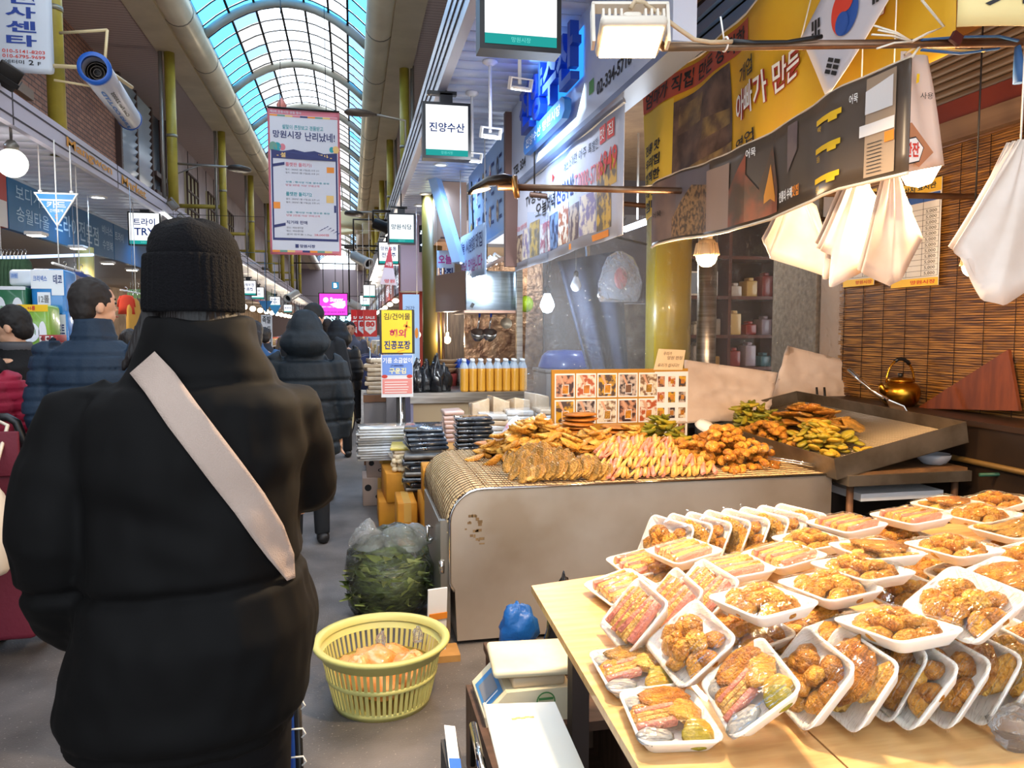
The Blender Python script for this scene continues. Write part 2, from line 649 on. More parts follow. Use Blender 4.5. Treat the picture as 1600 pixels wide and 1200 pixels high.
# louvre window, dark frame and lean panels of the upper floor
lv = struct(MB().bx(-4.24, -4.2, 15.6, 17.9, 3.7, ZC).build('window_1', mat('window_dark', '#4a5560', 0.3)))
lm = MB().box((0, 0, 0), (0.02, 1.05, 0.16), (0, 0.5, 0)).mesh('louvre_blade', mat('louvre_glass', '#8fa3b8', 0.15, 0.1))
for c in range(2):
 for k in range(17):
  o = obj('louvre_blade', lm, lv)
  o.location = (-4.14, 16.15 + c * 1.12, 3.82 + k * 0.14)
MB().bx(-4.2, -4.1, 15.55, 15.65, 3.6, ZC).bx(-4.2, -4.1, 16.67, 16.75, 3.6, ZC).bx(-4.2, -4.1, 17.85, 17.95, 3.6, ZC).build('window_frame', mat('frame_brown', '#4f3a33', 0.5), lv)
w2 = struct(MB().bx(-4.24, -4.2, 17.95, 19.2, 3.7, ZC).build('window_2', mat('window_dark', '#4a5560')))
MB().bx(-4.2, -4.05, 18.9, 19.25, 4.4, ZC).bx(-4.2, -4.05, 17.95, 19.2, 4.35, 4.5).bx(-4.2, -4.05, 17.95, 19.2, 4.8, 4.9).build('window_frame', mat('frame_brown', '#4f3a33'), w2)
for i, y in enumerate((21.5, 24.5, 28.0, 33.0)):
 w = struct(MB().bx(-4.2, -4.15, y, y + 1.5, 4.2, 5.6).build('window_%d' % (i + 3), mat('window_lit', '#b9b08a', 0.4)))
 f = MB()
 for k in range(4):
  f.bx(-4.15, -4.11, y + k * 0.48, y + k * 0.48 + 0.06, 4.2, 5.6)
 for k in range(4):
  f.bx(-4.15, -4.11, y, y + 1.5, 4.2 + k * 0.45, 4.25 + k * 0.45)
 f.build('window_frame', mat('frame_brown', '#4f3a33'), w)
# slab seams on the far pale wall
for k in range(7):
 MB().bx(-4.2, -4.185, 19.4 + k * 1.3, 19.42 + k * 1.3, 3.5, ZC).build('panel_seam', FASCD, bpy.data.objects['wall_left_far'])
XTL, XTR = -2.52, 0.50        # the two gutter tubes along the skylight
struct(MB().bx(-9, XTL - 0.25, -6, 62, ZC, ZC + 0.1).build('ceiling_left_upper', UPC))
struct(MB().bx(XTR + 0.52, 9, -6, 62, ZC, ZC + 0.1).build('ceiling_right_upper', UPC))
t1 = struct(MB().bx(XTL - 0.62, XTL - 0.18, 2, 62, ZC - 0.05, ZC + 0.02).build('trim_1', BEIGE))
t2 = struct(MB().bx(XTR + 0.18, XTR + 0.62, 2, 62, ZC - 0.05, ZC + 0.02).build('trim_2', BEIGE))
for x, nm in ((XTL, 'trim_3'), (XTR, 'trim_4')):
 t = struct(MB().tube([(x, 2, ZC + 0.12), (x, 62, ZC + 0.12)], 0.22, 20).build(nm, mat('gutter_tube', '#ddcdae', 0.33, 0.2, col2='#cbbb9c', ns=1.5)))
 j = MB()
 for k in range(12):
  j.tube([(x, 4 + k * 2.2, ZC + 0.12), (x, 4.03 + k * 2.2, ZC + 0.12)], 0.226, 20)
 j.build('pipe_joint', mat('joint_dark', '#6f6553', 0.5), t)
# ---- arched skylight
AX0, AX1, AZ0, ARISE = XTL + 0.18, XTR - 0.18, ZC + 0.28, 0.62
FR = [0, 0.15, 0.30, 0.453, 0.607, 0.76, 0.88, 1.0]
def arch(f, y, dz=0.0):
 return Vector((AX0 + (AX1 - AX0) * f, y, AZ0 + ARISE * (1 - (2 * f - 1) ** 2) + dz))
def glassmat(name, tint, gl, milk):
 m = bpy.data.materials.new(name)
 m.use_nodes = True
 nt = m.node_tree
 nt.nodes.clear()
 out = nt.nodes.new('ShaderNodeOutputMaterial')
 tr = nt.nodes.new('ShaderNodeBsdfTransparent')
 tr.inputs[0].default_value = lin(tint)
 tl = nt.nodes.new('ShaderNodeBsdfTranslucent')
 tl.inputs[0].default_value = lin(tint)
 gs = nt.nodes.new('ShaderNodeBsdfGlossy')
 gs.inputs['Roughness'].default_value = 0.15
 a = nt.nodes.new('ShaderNodeMixShader')
 a.inputs[0].default_value = milk
 nt.links.new(tr.outputs[0], a.inputs[1])
 nt.links.new(tl.outputs[0], a.inputs[2])
 b = nt.nodes.new('ShaderNodeMixShader')
 b.inputs[0].default_value = gl
 nt.links.new(a.outputs[0], b.inputs[1])
 nt.links.new(gs.outputs[0], b.inputs[2])
 nt.links.new(b.outputs[0], out.inputs[0])
 return m
G_BLUE = glassmat('pane_blue', '#58b4ee', 0.06, 0.15)
G_DEEP = glassmat('pane_deep_blue', '#2f8fd8', 0.06, 0.15)
G_WHITE = glassmat('pane_clear', '#ffffff', 0.06, 0.15)
G_GREY = glassmat('pane_smoked', '#a69d96', 0.06, 0.15)
G_SLATE = glassmat('pane_slate', '#7a93ad', 0.06, 0.15)
sky = thing('arched_skylight', 'long arched skylight of blue and white panes over the market street', 'skylight', (-1.0, 2.0, 6.48))
RIB = mat('rib_paint', '#9b988c', 0.4)
for k in range(16):
 y = 7.8 + 3.1 * k
 MB().tube([arch(i / 16, y, -0.05) for i in range(17)], 0.075, 8).build('rib', RIB, sky)
pur = MB()
for f in FR[1:-1]:
 pur.tube([arch(f, 2, 0), arch(f, 59, 0)], 0.022, 6)
pur.build('purlin', DARK, sky)
bars = MB()
PITCHY = 0.52
ny = 27
for k in range(ny + 1):
 y = 8.6 + k * PITCHY
 bars.tube([arch(i / 12, y, 0.0) for i in range(13)], 0.012, 4, 0, False)
for k in range(36):
 y = 23.2 + k * 1.03
 bars.tube([arch(i / 10, y, 0.0) for i in range(11)], 0.014, 4, 0, False)
bars.build('glazing_bar', DARK, sky)
pm = {}
for c in range(7):
 f0, f1 = FR[c], FR[c + 1]
 for key, mt in (('b', G_BLUE), ('d', G_DEEP), ('w', G_WHITE), ('g', G_GREY), ('s', G_SLATE)):
  q = MB()
  a, b2 = arch(f0, 0, 0.012), arch(f1, 0, 0.012)
  mid = arch((f0 + f1) / 2, 0, 0.012)
  vs = []
  for yy in (0.015, PITCHY - 0.015):
   for p in (a, mid, b2):
    vs.append((p.x, yy, p.z))
  q.add(vs, [(0, 1, 4, 3), (1, 2, 5, 4)], 0, True)
  pm[(c, key)] = q.mesh('pane', mt)
for k in range(ny):
 y = 8.6 + k * PITCHY
 for c in range(7):
  side = c in (0, 1, 5, 6)
  if y < 13.95:
   kk = k % 6
   key = 'w' if (kk in (1, 2) and c in (2, 3, 4, 5)) or (kk == 3 and c in (4, 5)) else ('d' if kk in (4, 5) else 'b')
   if y > 13.3:
    key = 'b' if c != 6 else 's'
  elif side:
   key = ('b' if (c == 0) else ('g' if (k + c) % 3 else 's')) if c < 3 else ('g' if c == 5 else ('s' if k % 4 else 'b'))
  else:
   key = 'w'
  o = obj('pane', pm[(c, key)], sky)
  o.location.y = y
far = MB()
for k in range(35):
 y = 8.6 + ny * PITCHY + k * 1.03
 for c in range(7):
  a, b2 = arch(FR[c], y, 0.012), arch(FR[c + 1], y, 0.012)
  far.add([a, b2, b2 + Vector((0, 1.0, 0)), a + Vector((0, 1.0, 0))], [(0, 1, 2, 3)], 0 if c in (2, 3, 4) else (2 if c in (0, 6) else 1))
stuff(far.build('far_panes', [G_WHITE, G_GREY, G_SLATE], sky))
sd = MB()
for x, sg in ((AX0 - 0.02, -1), (AX1 + 0.02, 1)):
 sd.bx(x - 0.02, x + 0.02, 2, 61.8, ZC + 0.1, AZ0 + 0.05)
sd.build('kerb_flashing', BEIGE, sky)
# ---- end of the street
struct(MB().bx(-9, AX0, 62, 62.3, 0, 8).bx(AX1, 9, 62, 62.3, 0, 8).bx(AX0, AX1, 62, 62.3, 0, 6.2).build('wall_back', mat('end_wall', '#8d8088', 0.6)))
# dropped cross beam with ring ceiling between the two arcade sections
struct(MB().bx(AX0 - 0.4, AX1 + 0.4, 33, 33.35, 5.5, 6.4).build('trim_5', mat('cream_beam', '#c9c3a0', 0.5)))
ring = MB()
ring.lathe([(1.15, 5.05), (1.2, 5.18), (1.45, 5.2), (1.5, 5.05), (1.45, 4.98), (1.2, 4.98), (1.15, 5.05)], 36, Matrix.Translation((-1.0, 31.0, 0.35)), cap=False)
struct(ring.build('trim_6', mat('cream_beam', '#c9c3a0')))
# ---- left awning: fascia, soffit planks
XF = -2.8
fl = struct(MB().bx(XF - 0.06, XF, -6, 62, 3.24, 3.52).build('trim_7', FASC))
g = MB()
for z in (3.30, 3.445):
 g.bx(XF - 0.01, XF + 0.004, 3, 62, z, z + 0.016)
g.build('groove', FASCD, fl)
for k in range(14):
 MB().bx(XF - 0.01, XF + 0.003, 4.4 + k * 3.0, 4.42 + k * 3.0, 3.24, 3.52).build('joint', FASCD, fl)
orange = mat('letter_orange', '#d8932a', 0.5)
pf = Pl((XF + 0.006, 8.6, 3.32), (0, 1, 0), (0, 0, 1))
MBt = MB()
letter(MBt, pf, 'Mangwon', 0.05, 0.0, 1.55, 0.125, 0, 0.02, 0.004)
letter(MBt, pf, 'Market', 1.95, 0.0, 3.1, 0.115, 0, 0.02, 0.004)
MBt.build('lettering', orange, fl)
sl = struct(MB().bx(-4.3, XF - 0.06, -6, 62, ZL + 0.03, ZL + 0.06).build('ceiling_left_soffit', DARK))
pk = MB().box((-3.56, 0, ZL + 0.012), (1.40, 0.286, 0.024), None, 0, 0.004, 1).mesh('soffit_plank', SOFFL)
for k in range(60):
 o = obj('soffit_plank', pk, sl)
 o.location.y = 4 + k * 0.30
stuff(MB().bx(-4.26, XF - 0.06, 22, 62, ZL, ZL + 0.02).build('far_planks', stripe_mat('far_soffit_left', '#9a9aa8', '#55535c', 0.3, 'Y'), sl))
# ---- right awning: fascia, soffit planks
XR = 0.60
fr = struct(MB().bx(XR, XR + 0.06, 2.5, 62, 3.14, 3.50).build('trim_8', mat('fascia_silver', '#a9a3a6', 0.3, 0.35)))
g = MB()
for z in (3.22, 3.31, 3.40):
 g.bx(XR - 0.006, XR + 0.01, 2.5, 62, z, z + 0.012)
g.build('groove', FASCD, fr)
sr = struct(MB().bx(XR + 0.06, 1.35, 2.0, 62, ZS + 0.03, ZS + 0.06).build('ceiling_right_soffit', DARK))
pk = MB().box((1.0, 0, ZS + 0.012), (0.70, 0.152, 0.024), None, 0, 0.003, 1).mesh('soffit_plank', SOFF)
for k in range(112):
 o = obj('soffit_plank', pk, sr)
 o.location.y = 2.1 + k * 0.163
stuff(MB().bx(XR + 0.06, 1.35, 20.4, 62, ZS, ZS + 0.02).build('far_planks', stripe_mat('far_soffit_right', '#aab4cc', '#5c6070', 0.163, 'Y'), sr))
# ---- olive steel columns of the arcade
for i, y in enumerate((8.9, 14.2, 19.5, 24.8, 30.1, 35.4, 41, 47)):
 for x, sd in ((-2.95, 'shop fronts with the blue signboard'), (0.98, 'fish shop row')):
  if x > 0 and y < 9:
   continue
  c = thing('steel_column', 'olive painted steel column behind the awning of the ' + sd, 'column', (x, y, 3.3), 'arcade columns above the awnings')
  MB().tube([(x, y, 3.3), (x, y, ZC)], 0.085, 16).build('shaft', OLIVE, c)
  MB().tube([(x, y, 4.75), (x, y, 4.8)], 0.093, 16).build('clamp', mat('clamp_grey', '#8f8a78', 0.4, 0.6), c)
  if i >= 1:
   MB().tube([(x - 0.14 * (1 if x < 0 else -1), y - 0.03, 3.3), (x - 0.14 * (1 if x < 0 else -1), y - 0.03, ZC)], 0.035, 8).build('drain_pipe', mat('pipe_grey', '#a09a90', 0.35, 0.5), c)
 # tie beams across between column heads
 if i >= 2:
  struct(MB().tube([(-2.95, y, 4.4), (-4.2, y, 4.4)], 0.05, 6).build('trim_%d' % (20 + i), OLIVE))
# ================================================================== signs and lamps shared by both sides
def hang(mb, p, r=0.008):
 """rod from p up to the soffit, or up and across to the nearer fascia"""
 x, y, z = p
 if x > XR + 0.06:
  mb.tube([(x, y, z), (x, y, ZS + 0.01)], r, 6)
 elif x < XF - 0.06:
  mb.tube([(x, y, z), (x, y, ZL + 0.01)], r, 6)
 else:
  xe = XR + 0.01 if x > -1.2 else XF - 0.01
  ze = min(max(z + 0.02, 3.3), 3.45)
  mb.tube([(x, y, z), (x, y, ze), (xe, y, ze)], r, 6)
 return mb
def lightbox(name, label, x, y, z, w, h, lines, group, yaw=0.0, ink=None, bracket=True):
 """double sided hanging light box facing along the street; (x, y, z) is the panel centre"""
 ink = ink or emat('sign_ink_blue', '#123a8c', 0.5)
 t = thing(name, label, 'sign', (x, y, z - h / 2), group)
 cs, sn = math.cos(yaw), math.sin(yaw)
 pl = Pl((x - w / 2 * cs, y - 0.05 - w / 2 * sn, z - h / 2), (cs, sn, 0), (0, 0, 1))
 f = MB()
 board(f, pl, -0.02, -0.02, w + 0.02, h + 0.02, 0.1)
 f.build('case', BLACK, t)
 p = MB()
 quad(p, pl, 0, 0.12 * h, w, h, 0, 0.003)
 p.build('lit_panel', BOXLIT, t)
 p = MB()
 quad(p, pl, 0, 0, w, 0.12 * h, 0, 0.003)
 p.build('teal_band', TEALLIT, t)
 q = MB()
 n = len(lines)
 lh = min(0.24 * h, 0.5 * h / max(n, 1))
 for i, s in enumerate(lines):
  c = 0.56 * h + (n - 1) * lh * 0.65 - i * lh * 1.3
  letter(q, pl, s, 0.08 * w, c - lh / 2, 0.92 * w, c + lh / 2, 0, 0.02, 0.005, keep=True)
 if lines:
  q.build('lettering', ink, t)
 q = MB()
 letter(q, pl, '망원시장', 0.3 * w, 0.03 * h, 0.7 * w, 0.09 * h, 0, 0.0, 0.005, keep=True)
 q.build('band_lettering', emat('band_ink', '#7ff0e6', 0.7), t)
 if bracket:
  b = MB()
  hang(b, (x, y, z + h / 2 + 0.09))
  b.box((x, y, z + h / 2 + 0.045), (0.30 * w, 0.05, 0.09))
  b.box((x - 0.1 * w, y, z + h / 2 + 0.09), (0.7 * w, 0.05, 0.025))
  b.build('bracket', BLACK, t)
 return t
def globe_lamp(p, r, label):
 x, y, z = p
 t = thing('globe_lamp', label, 'lamp', (x, y, z - r))
 MB().ell((x, y, z), (r, r, r), 20, 14).build('globe', emat('globe_glass', '#f6f6ea', 1.5), t)
 MB().lathe([(0.055, z + r - 0.02), (0.06, z + r + 0.03), (0.03, z + r + 0.07), (0.012, z + r + 0.07), (0.012, ZL), (0.05, ZL)], 14, Matrix.Translation((x, y, 0))).build('stem', mat('lamp_grey', '#7a756c', 0.4, 0.6), t)
 lamp('POINT', 'globe_light', (x, y, z - r - 0.03), 25, (1, 0.95, 0.86), r)
 return t
def street_lamp(px, py, pz, wall_x, label, r=0.2):
 """dark flat lamp head on a thin horizontal arm"""
 t = thing('arm_lamp', label, 'lamp', (wall_x, py, pz), 'dark arm lamps along the arcade')
 MB().lathe([(0.0, 0.02), (r * 0.5, 0.05), (r * 0.9, 0.03), (r, -0.005), (r * 0.93, -0.03), (0, -0.035)], 20, Matrix.Translation((px, py, pz)) @ rotm(0, 0.06, 0)).build('lamp_head', mat('lamp_bronze', '#4f463e', 0.45, 0.4), t)
 MB().tube([(px, py, pz + 0.02), (wall_x, py, pz + 0.05)], 0.02, 6).tube([(px + (wall_x - px) * 0.6, py, pz + 0.03), (wall_x, py, pz - 0.15)], 0.012, 6).build('arm', mat('lamp_arm', '#8a847a', 0.4, 0.5), t)
 return t
def camera_cctv(p, label, yaw, L=0.34, col=None):
 x, y, z = p
 t = thing('security_camera', label, 'camera', (x, y, z), 'tube cameras along the arcade', (0, 0, yaw))
 m = Matrix.Rotation(PI / 2 + 0.35, 4, 'X')
 MB().lathe([(0.0, 0), (0.06, 0.0), (0.085, 0.01), (0.085, L), (0.095, L), (0.095, L + 0.03), (0.07, L + 0.03), (0.06, L - 0.02)], 16, m, cap=False).build('housing', col or mat('cam_white', '#b9b2a8', 0.4), t, True)
 MB().lathe([(0, L - 0.02), (0.06, L - 0.02), (0.06, L - 0.015)], 16, m).build('lens', BLACK, t, True)
 hang(MB(), (x, y, z), 0.018).build('mount', DARK, t)
 return t
def flood(name, label, p, rot, w=0.3, h=0.22, d=0.1, body=None, glow=None, group=None, power=0, color=(1, 1, 1), fins=True):
 """LED floodlight: finned housing with a glowing face that looks along its local -Z"""
 t = thing(name, label, 'floodlight', p, group, rot)
 body = body or WHITE
 MB().box((0, 0, d * 0.3), (w, h, d * 0.6), None, 0, 0.012).build('housing', body, t, True)
 if fins:
  q = MB()
  for k in range(11):
   if 3 < k < 7:
    continue
   q.box((-w * 0.45 + k * w * 0.09, 0, d * 0.8), (0.006, h * 0.86, d * 0.45))
  q.build('fin', body, t, True)
  MB().box((0, 0, d * 0.85), (w * 0.3, h * 0.7, d * 0.5), None, 0, 0.01).build('driver_box', body, t, True)
 MB().box((0, 0, -0.002), (w * 0.88, h * 0.82, 0.006)).build('lit_face', glow or LED, t, True)
 q = MB()
 q.box((-w / 2 - 0.012, 0, d * 0.9), (0.008, 0.04, d * 2.2))
 q.box((w / 2 + 0.012, 0, d * 0.9), (0.008, 0.04, d * 2.2))
 q.box((0, 0, d * 2.0), (w + 0.03, 0.04, 0.008))
 q.build('yoke', body, t, True)
 if power:
  l = lamp('AREA', name + '_light', (0, 0, -0.02), power, color, w * 0.85, sy=h * 0.8)
  l.parent = t
 return t
def downlight(x, y, z, label, power=0, color=COOL, r=0.075, group='round downlights in the soffit planks'):
 t = thing('downlight', label, 'downlight', (x, y, z), group)
 MB().lathe([(r * 1.25, 0), (r * 1.3, -0.012), (r, -0.02), (r * 0.98, -0.006)], 20, Matrix.Translation((x, y, z)), cap=False).build('rim', WHITE, t)
 MB().lathe([(0, -0.008), (r, -0.008)], 20, Matrix.Translation((x, y, z))).build('lens', emat('downlight_glow', '#f2f7ff', 5.0), t)
 if power:
  lamp('SPOT', 'downlight_beam', (x, y, z - 0.03), power, color, 0.07, cone=2.7, blend=0.8)
 return t
# ================================================================== left side: signs above
# tall white vertical sign
t = thing('vertical_sign', 'tall white vertical sign with blue Korean letters and red phone numbers', 'sign', (-2.72, 7.5, 3.7))
pl = Pl((-2.95, 7.45, 3.71), (1, 0, 0), (0, 0, 1))
MB().box((-2.725, 7.5, 4.56), (0.45, 0.1, 1.7), None, 0, 0.03).build('case', mat('sign_acrylic', '#c3cbd6', 0.4), t)
q = MB()
for i, c in enumerate('타센사천포마'):
 letter(q, pl, c, 0.11, 0.20 + i * 0.117, 0.345, 0.295 + i * 0.117, 0, 0.03, 0.004)
q.build('lettering', mat('sign_navy', '#243f8c', 0.5), t)
q = MB()
letter(q, pl, '010-5141-8203', 0.075, 0.142, 0.405, 0.172, 0, 0.015, 0.004)
letter(q, pl, '010-6795-9699', 0.075, 0.100, 0.405, 0.130, 0, 0.015, 0.004)
q.build('phone_numbers', RED_INK, t)
q = MB()
letter(q, pl, '에터미', 0.09, 0.052, 0.24, 0.085, 0, 0.012, 0.004)
letter(q, pl, '2', 0.275, 0.048, 0.315, 0.09, 0, 0.02, 0.004)
letter(q, pl, 'F', 0.345, 0.048, 0.37, 0.078, 0, 0.015, 0.004)
q.build('small_lettering', BLACK_INK, t)
MB().tube([(-2.5, 7.5, 3.78), (-2.1, 7.55, 3.80), (-2.0, 8.0, 3.78)], 0.018, 8).tube([(-2.5, 7.5, 3.66), (-2.15, 7.5, 3.62)], 0.01, 6).build('bracket', mat('bracket_cream', '#c9b58a', 0.5), t)
# dark floodlight under that sign
flood('wall_floodlight', 'dark square floodlight tilted below the white vertical sign', tuple(aty(12, 118, 7.2)), (2.2, 0.5, 0.5), 0.18, 0.2, 0.06, DARK, mat('unlit_lens', '#2a1d17', 0.2), None, 0, fins=False)
# conveyor fan tube
A, B = aty(147, 106, 7.2), aty(203, 186, 10.0)
dirv = (B - A).normalized()
Lf = (B - A).length
zq = dirv.to_track_quat('Z', 'Y').to_matrix().to_4x4()
Tm = Matrix.Translation(A) @ zq
t = thing('tube_fan', 'white tube fan with blue rings and black lettering beside an olive column', 'fan', tuple(A))
MB().lathe([(0.118, 0.05), (0.125, 0.06), (0.125, Lf - 0.05), (0.118, Lf - 0.04), (0.10, Lf - 0.1), (0.095, 0.25), (0.1, 0.05)], 28, Tm, cap=False).build('housing', mat('fan_white', '#bcbcc4', 0.35), t)
for z0 in (0.0, Lf - 0.08):
 MB().lathe([(0.098, z0), (0.13, z0), (0.134, z0 + 0.03), (0.13, z0 + 0.08), (0.1, z0 + 0.08), (0.098, z0)], 28, Tm, cap=False).build('end_ring', mat('fan_blue', '#1e56ac', 0.4), t)
MB().lathe([(0.0, 0.22), (0.096, 0.22)], 20, Tm).build('guard_plate', mat('fan_dark', '#3a322e', 0.5), t)
for r in (0.03, 0.055, 0.08):
 MB().tube([Tm @ Vector((r * math.cos(w), r * math.sin(w), 0.2)) for w in [2 * PI * i / 18 for i in range(18)]], 0.004, 5, closed=True).build('guard_ring', mat('fan_wire', '#6d6258', 0.4, 0.5), t)
class Cyl:
 """print wrapped on the fan tube"""
 def __init__(self, T, r, s0, ang, flip):
  self.T, self.r, self.s0, self.a, self.fl = T, r, s0, ang, flip
 def p(self, s, tt, off=0):
  w = self.a + tt / self.r
  return self.T @ Vector(((self.r + off) * math.cos(w), (self.r + off) * math.sin(w), self.s0 + s))
# find the angle on the tube that faces the camera
cv = (Tm.inverted() @ Vector((0, 0, CAMH)))
acam = math.atan2(cv.y, cv.x)
for txt, lo, hi, s0, s1, mt, bd in (('Con Fan 2300S', -0.012, 0.022, 1.9, 0.5, BLACK_INK, 0.02), ('ILJUNG CO.,LTD', -0.09, -0.045, 2.9, 0.35, mat('fan_print', '#3f74b8', 0.5), 0.06)):
 q = MB()
 vs, fs, ax, ay, w, h = tx(txt, bd)
 c = Cyl(Tm, 0.126, 0, acam, 1)
 q.add([c.p(s0 + (s1 - s0) * (p[0] - ax) / w, -(lo + (hi - lo) * (p[1] - ay) / h), 0.001) for p in vs], fs)
 q.build('lettering', mt, t)
MB().tube([tuple(A + dirv * 0.5 + Vector((0.02, 0, 0.1))), tuple(A + dirv * 0.55 + Vector((0.05, 0, 0.45)))], 0.014, 6).tube([tuple(A + dirv * 0.55 + Vector((0.05, 0, 0.45))), tuple(A + dirv * 0.5 + Vector((-0.4, 0.2, 0.45)))], 0.014, 6).build('hanger', mat('bracket_cream', '#c9b58a'), t)
globe_lamp(aty(19, 255, 7.6), 0.125, 'round white globe lamp hanging under the soffit beside the blue signboard')
# blue signboard of the towel and underwear shop
XB = -3.85
t = thing('shop_signboard', 'long turquoise blue signboard with white Korean letters over the towel shop', 'sign', (XB, 9.4, 2.66))
pl = Pl((XB, 9.4, 2.66), (0, 1, 0), (0, 0, 1))
SBLUE = mat('sign_blue', '#1a6a9a', 0.35, col2='#15608f', ns=1.2)
for s0, s1 in ((0.55, 4.55), (4.58, 9.5)):
 q = MB()
 board(q, pl, s0, 0, s1, 0.62, 0.08)
 q.build('panel', SBLUE, t)
q = MB()
board(q, pl, -3.0, 0.0, 0.52, 0.62, 0.08)
q.build('end_panel', [mat('sign_redwhite', '#b7493a', 0.4)], t)
q = MB()
LT = mat('sign_letter_pale', '#b9d6e8', 0.4)
letter(q, pl, '보디가드', 0.75, 0.37, 1.75, 0.55, 0, 0.0, 0.005)
letter(q, pl, '송월타올', 0.75, 0.12, 1.75, 0.30, 0, 0.0, 0.005)
letter(q, pl, '트라이전문점', 1.95, 0.13, 3.75, 0.42, 0, 0.008, 0.005)
letter(q, pl, '비너스', 3.95, 0.36, 4.48, 0.50, 0, 0.0, 0.005)
letter(q, pl, '수영복', 3.95, 0.12, 4.48, 0.27, 0, 0.0, 0.005)
letter(q, pl, '트라이', 4.62, 0.33, 5.1, 0.48, 0, 0.01, 0.005)
q.build('lettering', LT, t)
q = MB()
quad(q, pl, -0.2, 0, 0.5, 0.3, 0, 0.004)
q.build('white_patch', PAPER, t)
MB().bx(XB - 0.02, XB + 0.015, 9.9, 18.9, 3.25, 3.28).build('top_edge', mat('sign_edge', '#c8d2da', 0.3, 0.5), t)
# hanging triangle card sign
c = aty(88, 322, 8.4)
t = thing('triangle_sign', 'blue hanging triangle sign reading card in white, point downwards', 'sign', (c.x, c.y, c.z - 0.16))
R3 = 0.2
pts = [(-R3, 0.13), (R3, 0.13), (0, -0.2)]
pl = Pl((c.x, c.y, c.z), (1, 0, 0), (0, 0, 1))
for sc_, off, mt, nm in ((1.0, 0, WHITE, 'rim'), (0.88, 0.004, mat('tri_blue', '#2f86c0', 0.4), 'face')):
 q = MB()
 pp = [(a * sc_, b * sc_) for a, b in pts]
 q.add([pl.p(a, b, o2) for o2 in (off, off - 0.02) for a, b in pp], [(0, 1, 2), (5, 4, 3), (0, 3, 4, 1), (1, 4, 5, 2), (2, 5, 3, 0)])
 q.build(nm, mt, t)
q = MB()
quad(q, pl, -0.16, 0.05, 0.16, 0.065, 0, 0.006)
letter(q, pl, '카드', -0.085, -0.02, 0.085, 0.045, 0, 0.02, 0.006)
letter(q, pl, '간편결제', -0.06, -0.06, 0.06, -0.03, 0, 0.0, 0.006)
q.build('lettering', WHITE_INK, t)
q = MB()
letter(q, pl, 'Z', -0.015, -0.12, 0.015, -0.085, 0, 0.05, 0.006)
q.build('emblem', ORG_INK, t)
MB().tube([(c.x - 0.14, c.y, c.z + 0.12), (c.x - 0.14, c.y, ZL)], 0.006, 5).tube([(c.x + 0.14, c.y, c.z + 0.12), (c.x + 0.14, c.y, ZL)], 0.006, 5).ell((c.x - 0.14, c.y, c.z + 0.14), (0.02, 0.02, 0.015), 8, 6).ell((c.x + 0.14, c.y, c.z + 0.14), (0.02, 0.02, 0.015), 8, 6).build('hanger', WHITE, t)
c = aty(227, 358, 12.6)
lightbox('lightbox_sign', 'square white lightbox sign reading TRY under the left soffit', c.x, c.y, c.z, 0.42, 0.46, ['트라이', 'TRY'], 'hanging lightbox signs along the awnings')
# far left lightboxes, each with its own wording
for u, v, y, w, ls, lab in ((388, 450, 20.0, 0.36, ['봉래우장', '기름집'], 'white lightbox sign with two blue lines beside the dark beanie'),
       (403, 458, 24.0, 0.34, ['나우', '옥외'], 'lightbox sign half hidden behind the two line lightbox'),
       (430, 471, 25.5, 0.30, ['햇빛농산', '청과'], 'small lightbox sign over a hanging blue pennant'),
       (450, 482, 30.0, 0.28, ['홍제떡집'], 'smallest lightbox sign next to the dark hood, left row')):
 c = aty(u, v, y)
 lightbox('lightbox_sign', lab, c.x, c.y, c.z, w, w * 0.95, ls, 'hanging lightbox signs along the awnings')
for u, v, y in ((415, 478, 19.0), (430, 484, 22.0)):
 c = aty(u, v, y)
 q = Pl((c.x, c.y, c.z), (1, 0, 0), (0, 0, 1))
 k = MB()
 pp = [(-0.16, 0.12), (0.16, 0.12), (0, -0.16)]
 k.add([q.p(a, b, o2) for o2 in (0, -0.02) for a, b in pp], [(0, 1, 2), (5, 4, 3), (0, 3, 4, 1), (1, 4, 5, 2), (2, 5, 3, 0)])
 hang(k, (c.x, c.y + 0.01, c.z + 0.1), 0.006)
 tag(k.build('triangle_sign', mat('tri_blue', '#2f86c0')), 'plain blue triangle pennant sign hanging in the far left row', 'sign', 'far triangle signs')
# small floodlights on the fascia
for u, v, y, r in ((268, 322, 11.5, (0.6, 0.9, 0)), (283, 345, 12.5, (0.7, 0.8, 0.2))):
 flood('fascia_floodlight', 'small dark floodlight clamped to the left awning fascia', tuple(atx(u, v, XF + 0.06)), r, 0.16, 0.14, 0.05, mat('flood_tan', '#6a5a4a', 0.5), BLACK, 'fascia floodlights', fins=False)
# tube light under the fascia
t = thing('strip_light', 'thin white strip light fixed under the left awning edge', 'light', tuple(atx(265, 342, XF + 0.03)))
a = atx(255, 333, XF + 0.03)
b = atx(276, 350, XF + 0.03)
MB().tube([a, b], 0.022, 8).build('tube', emat('strip_glow', '#ffffff', 4), t)
MB().tube([a + Vector((0, 0, 0.03)), b + Vector((0, 0, 0.03))], 0.02, 6).build('holder', WHITE, t)
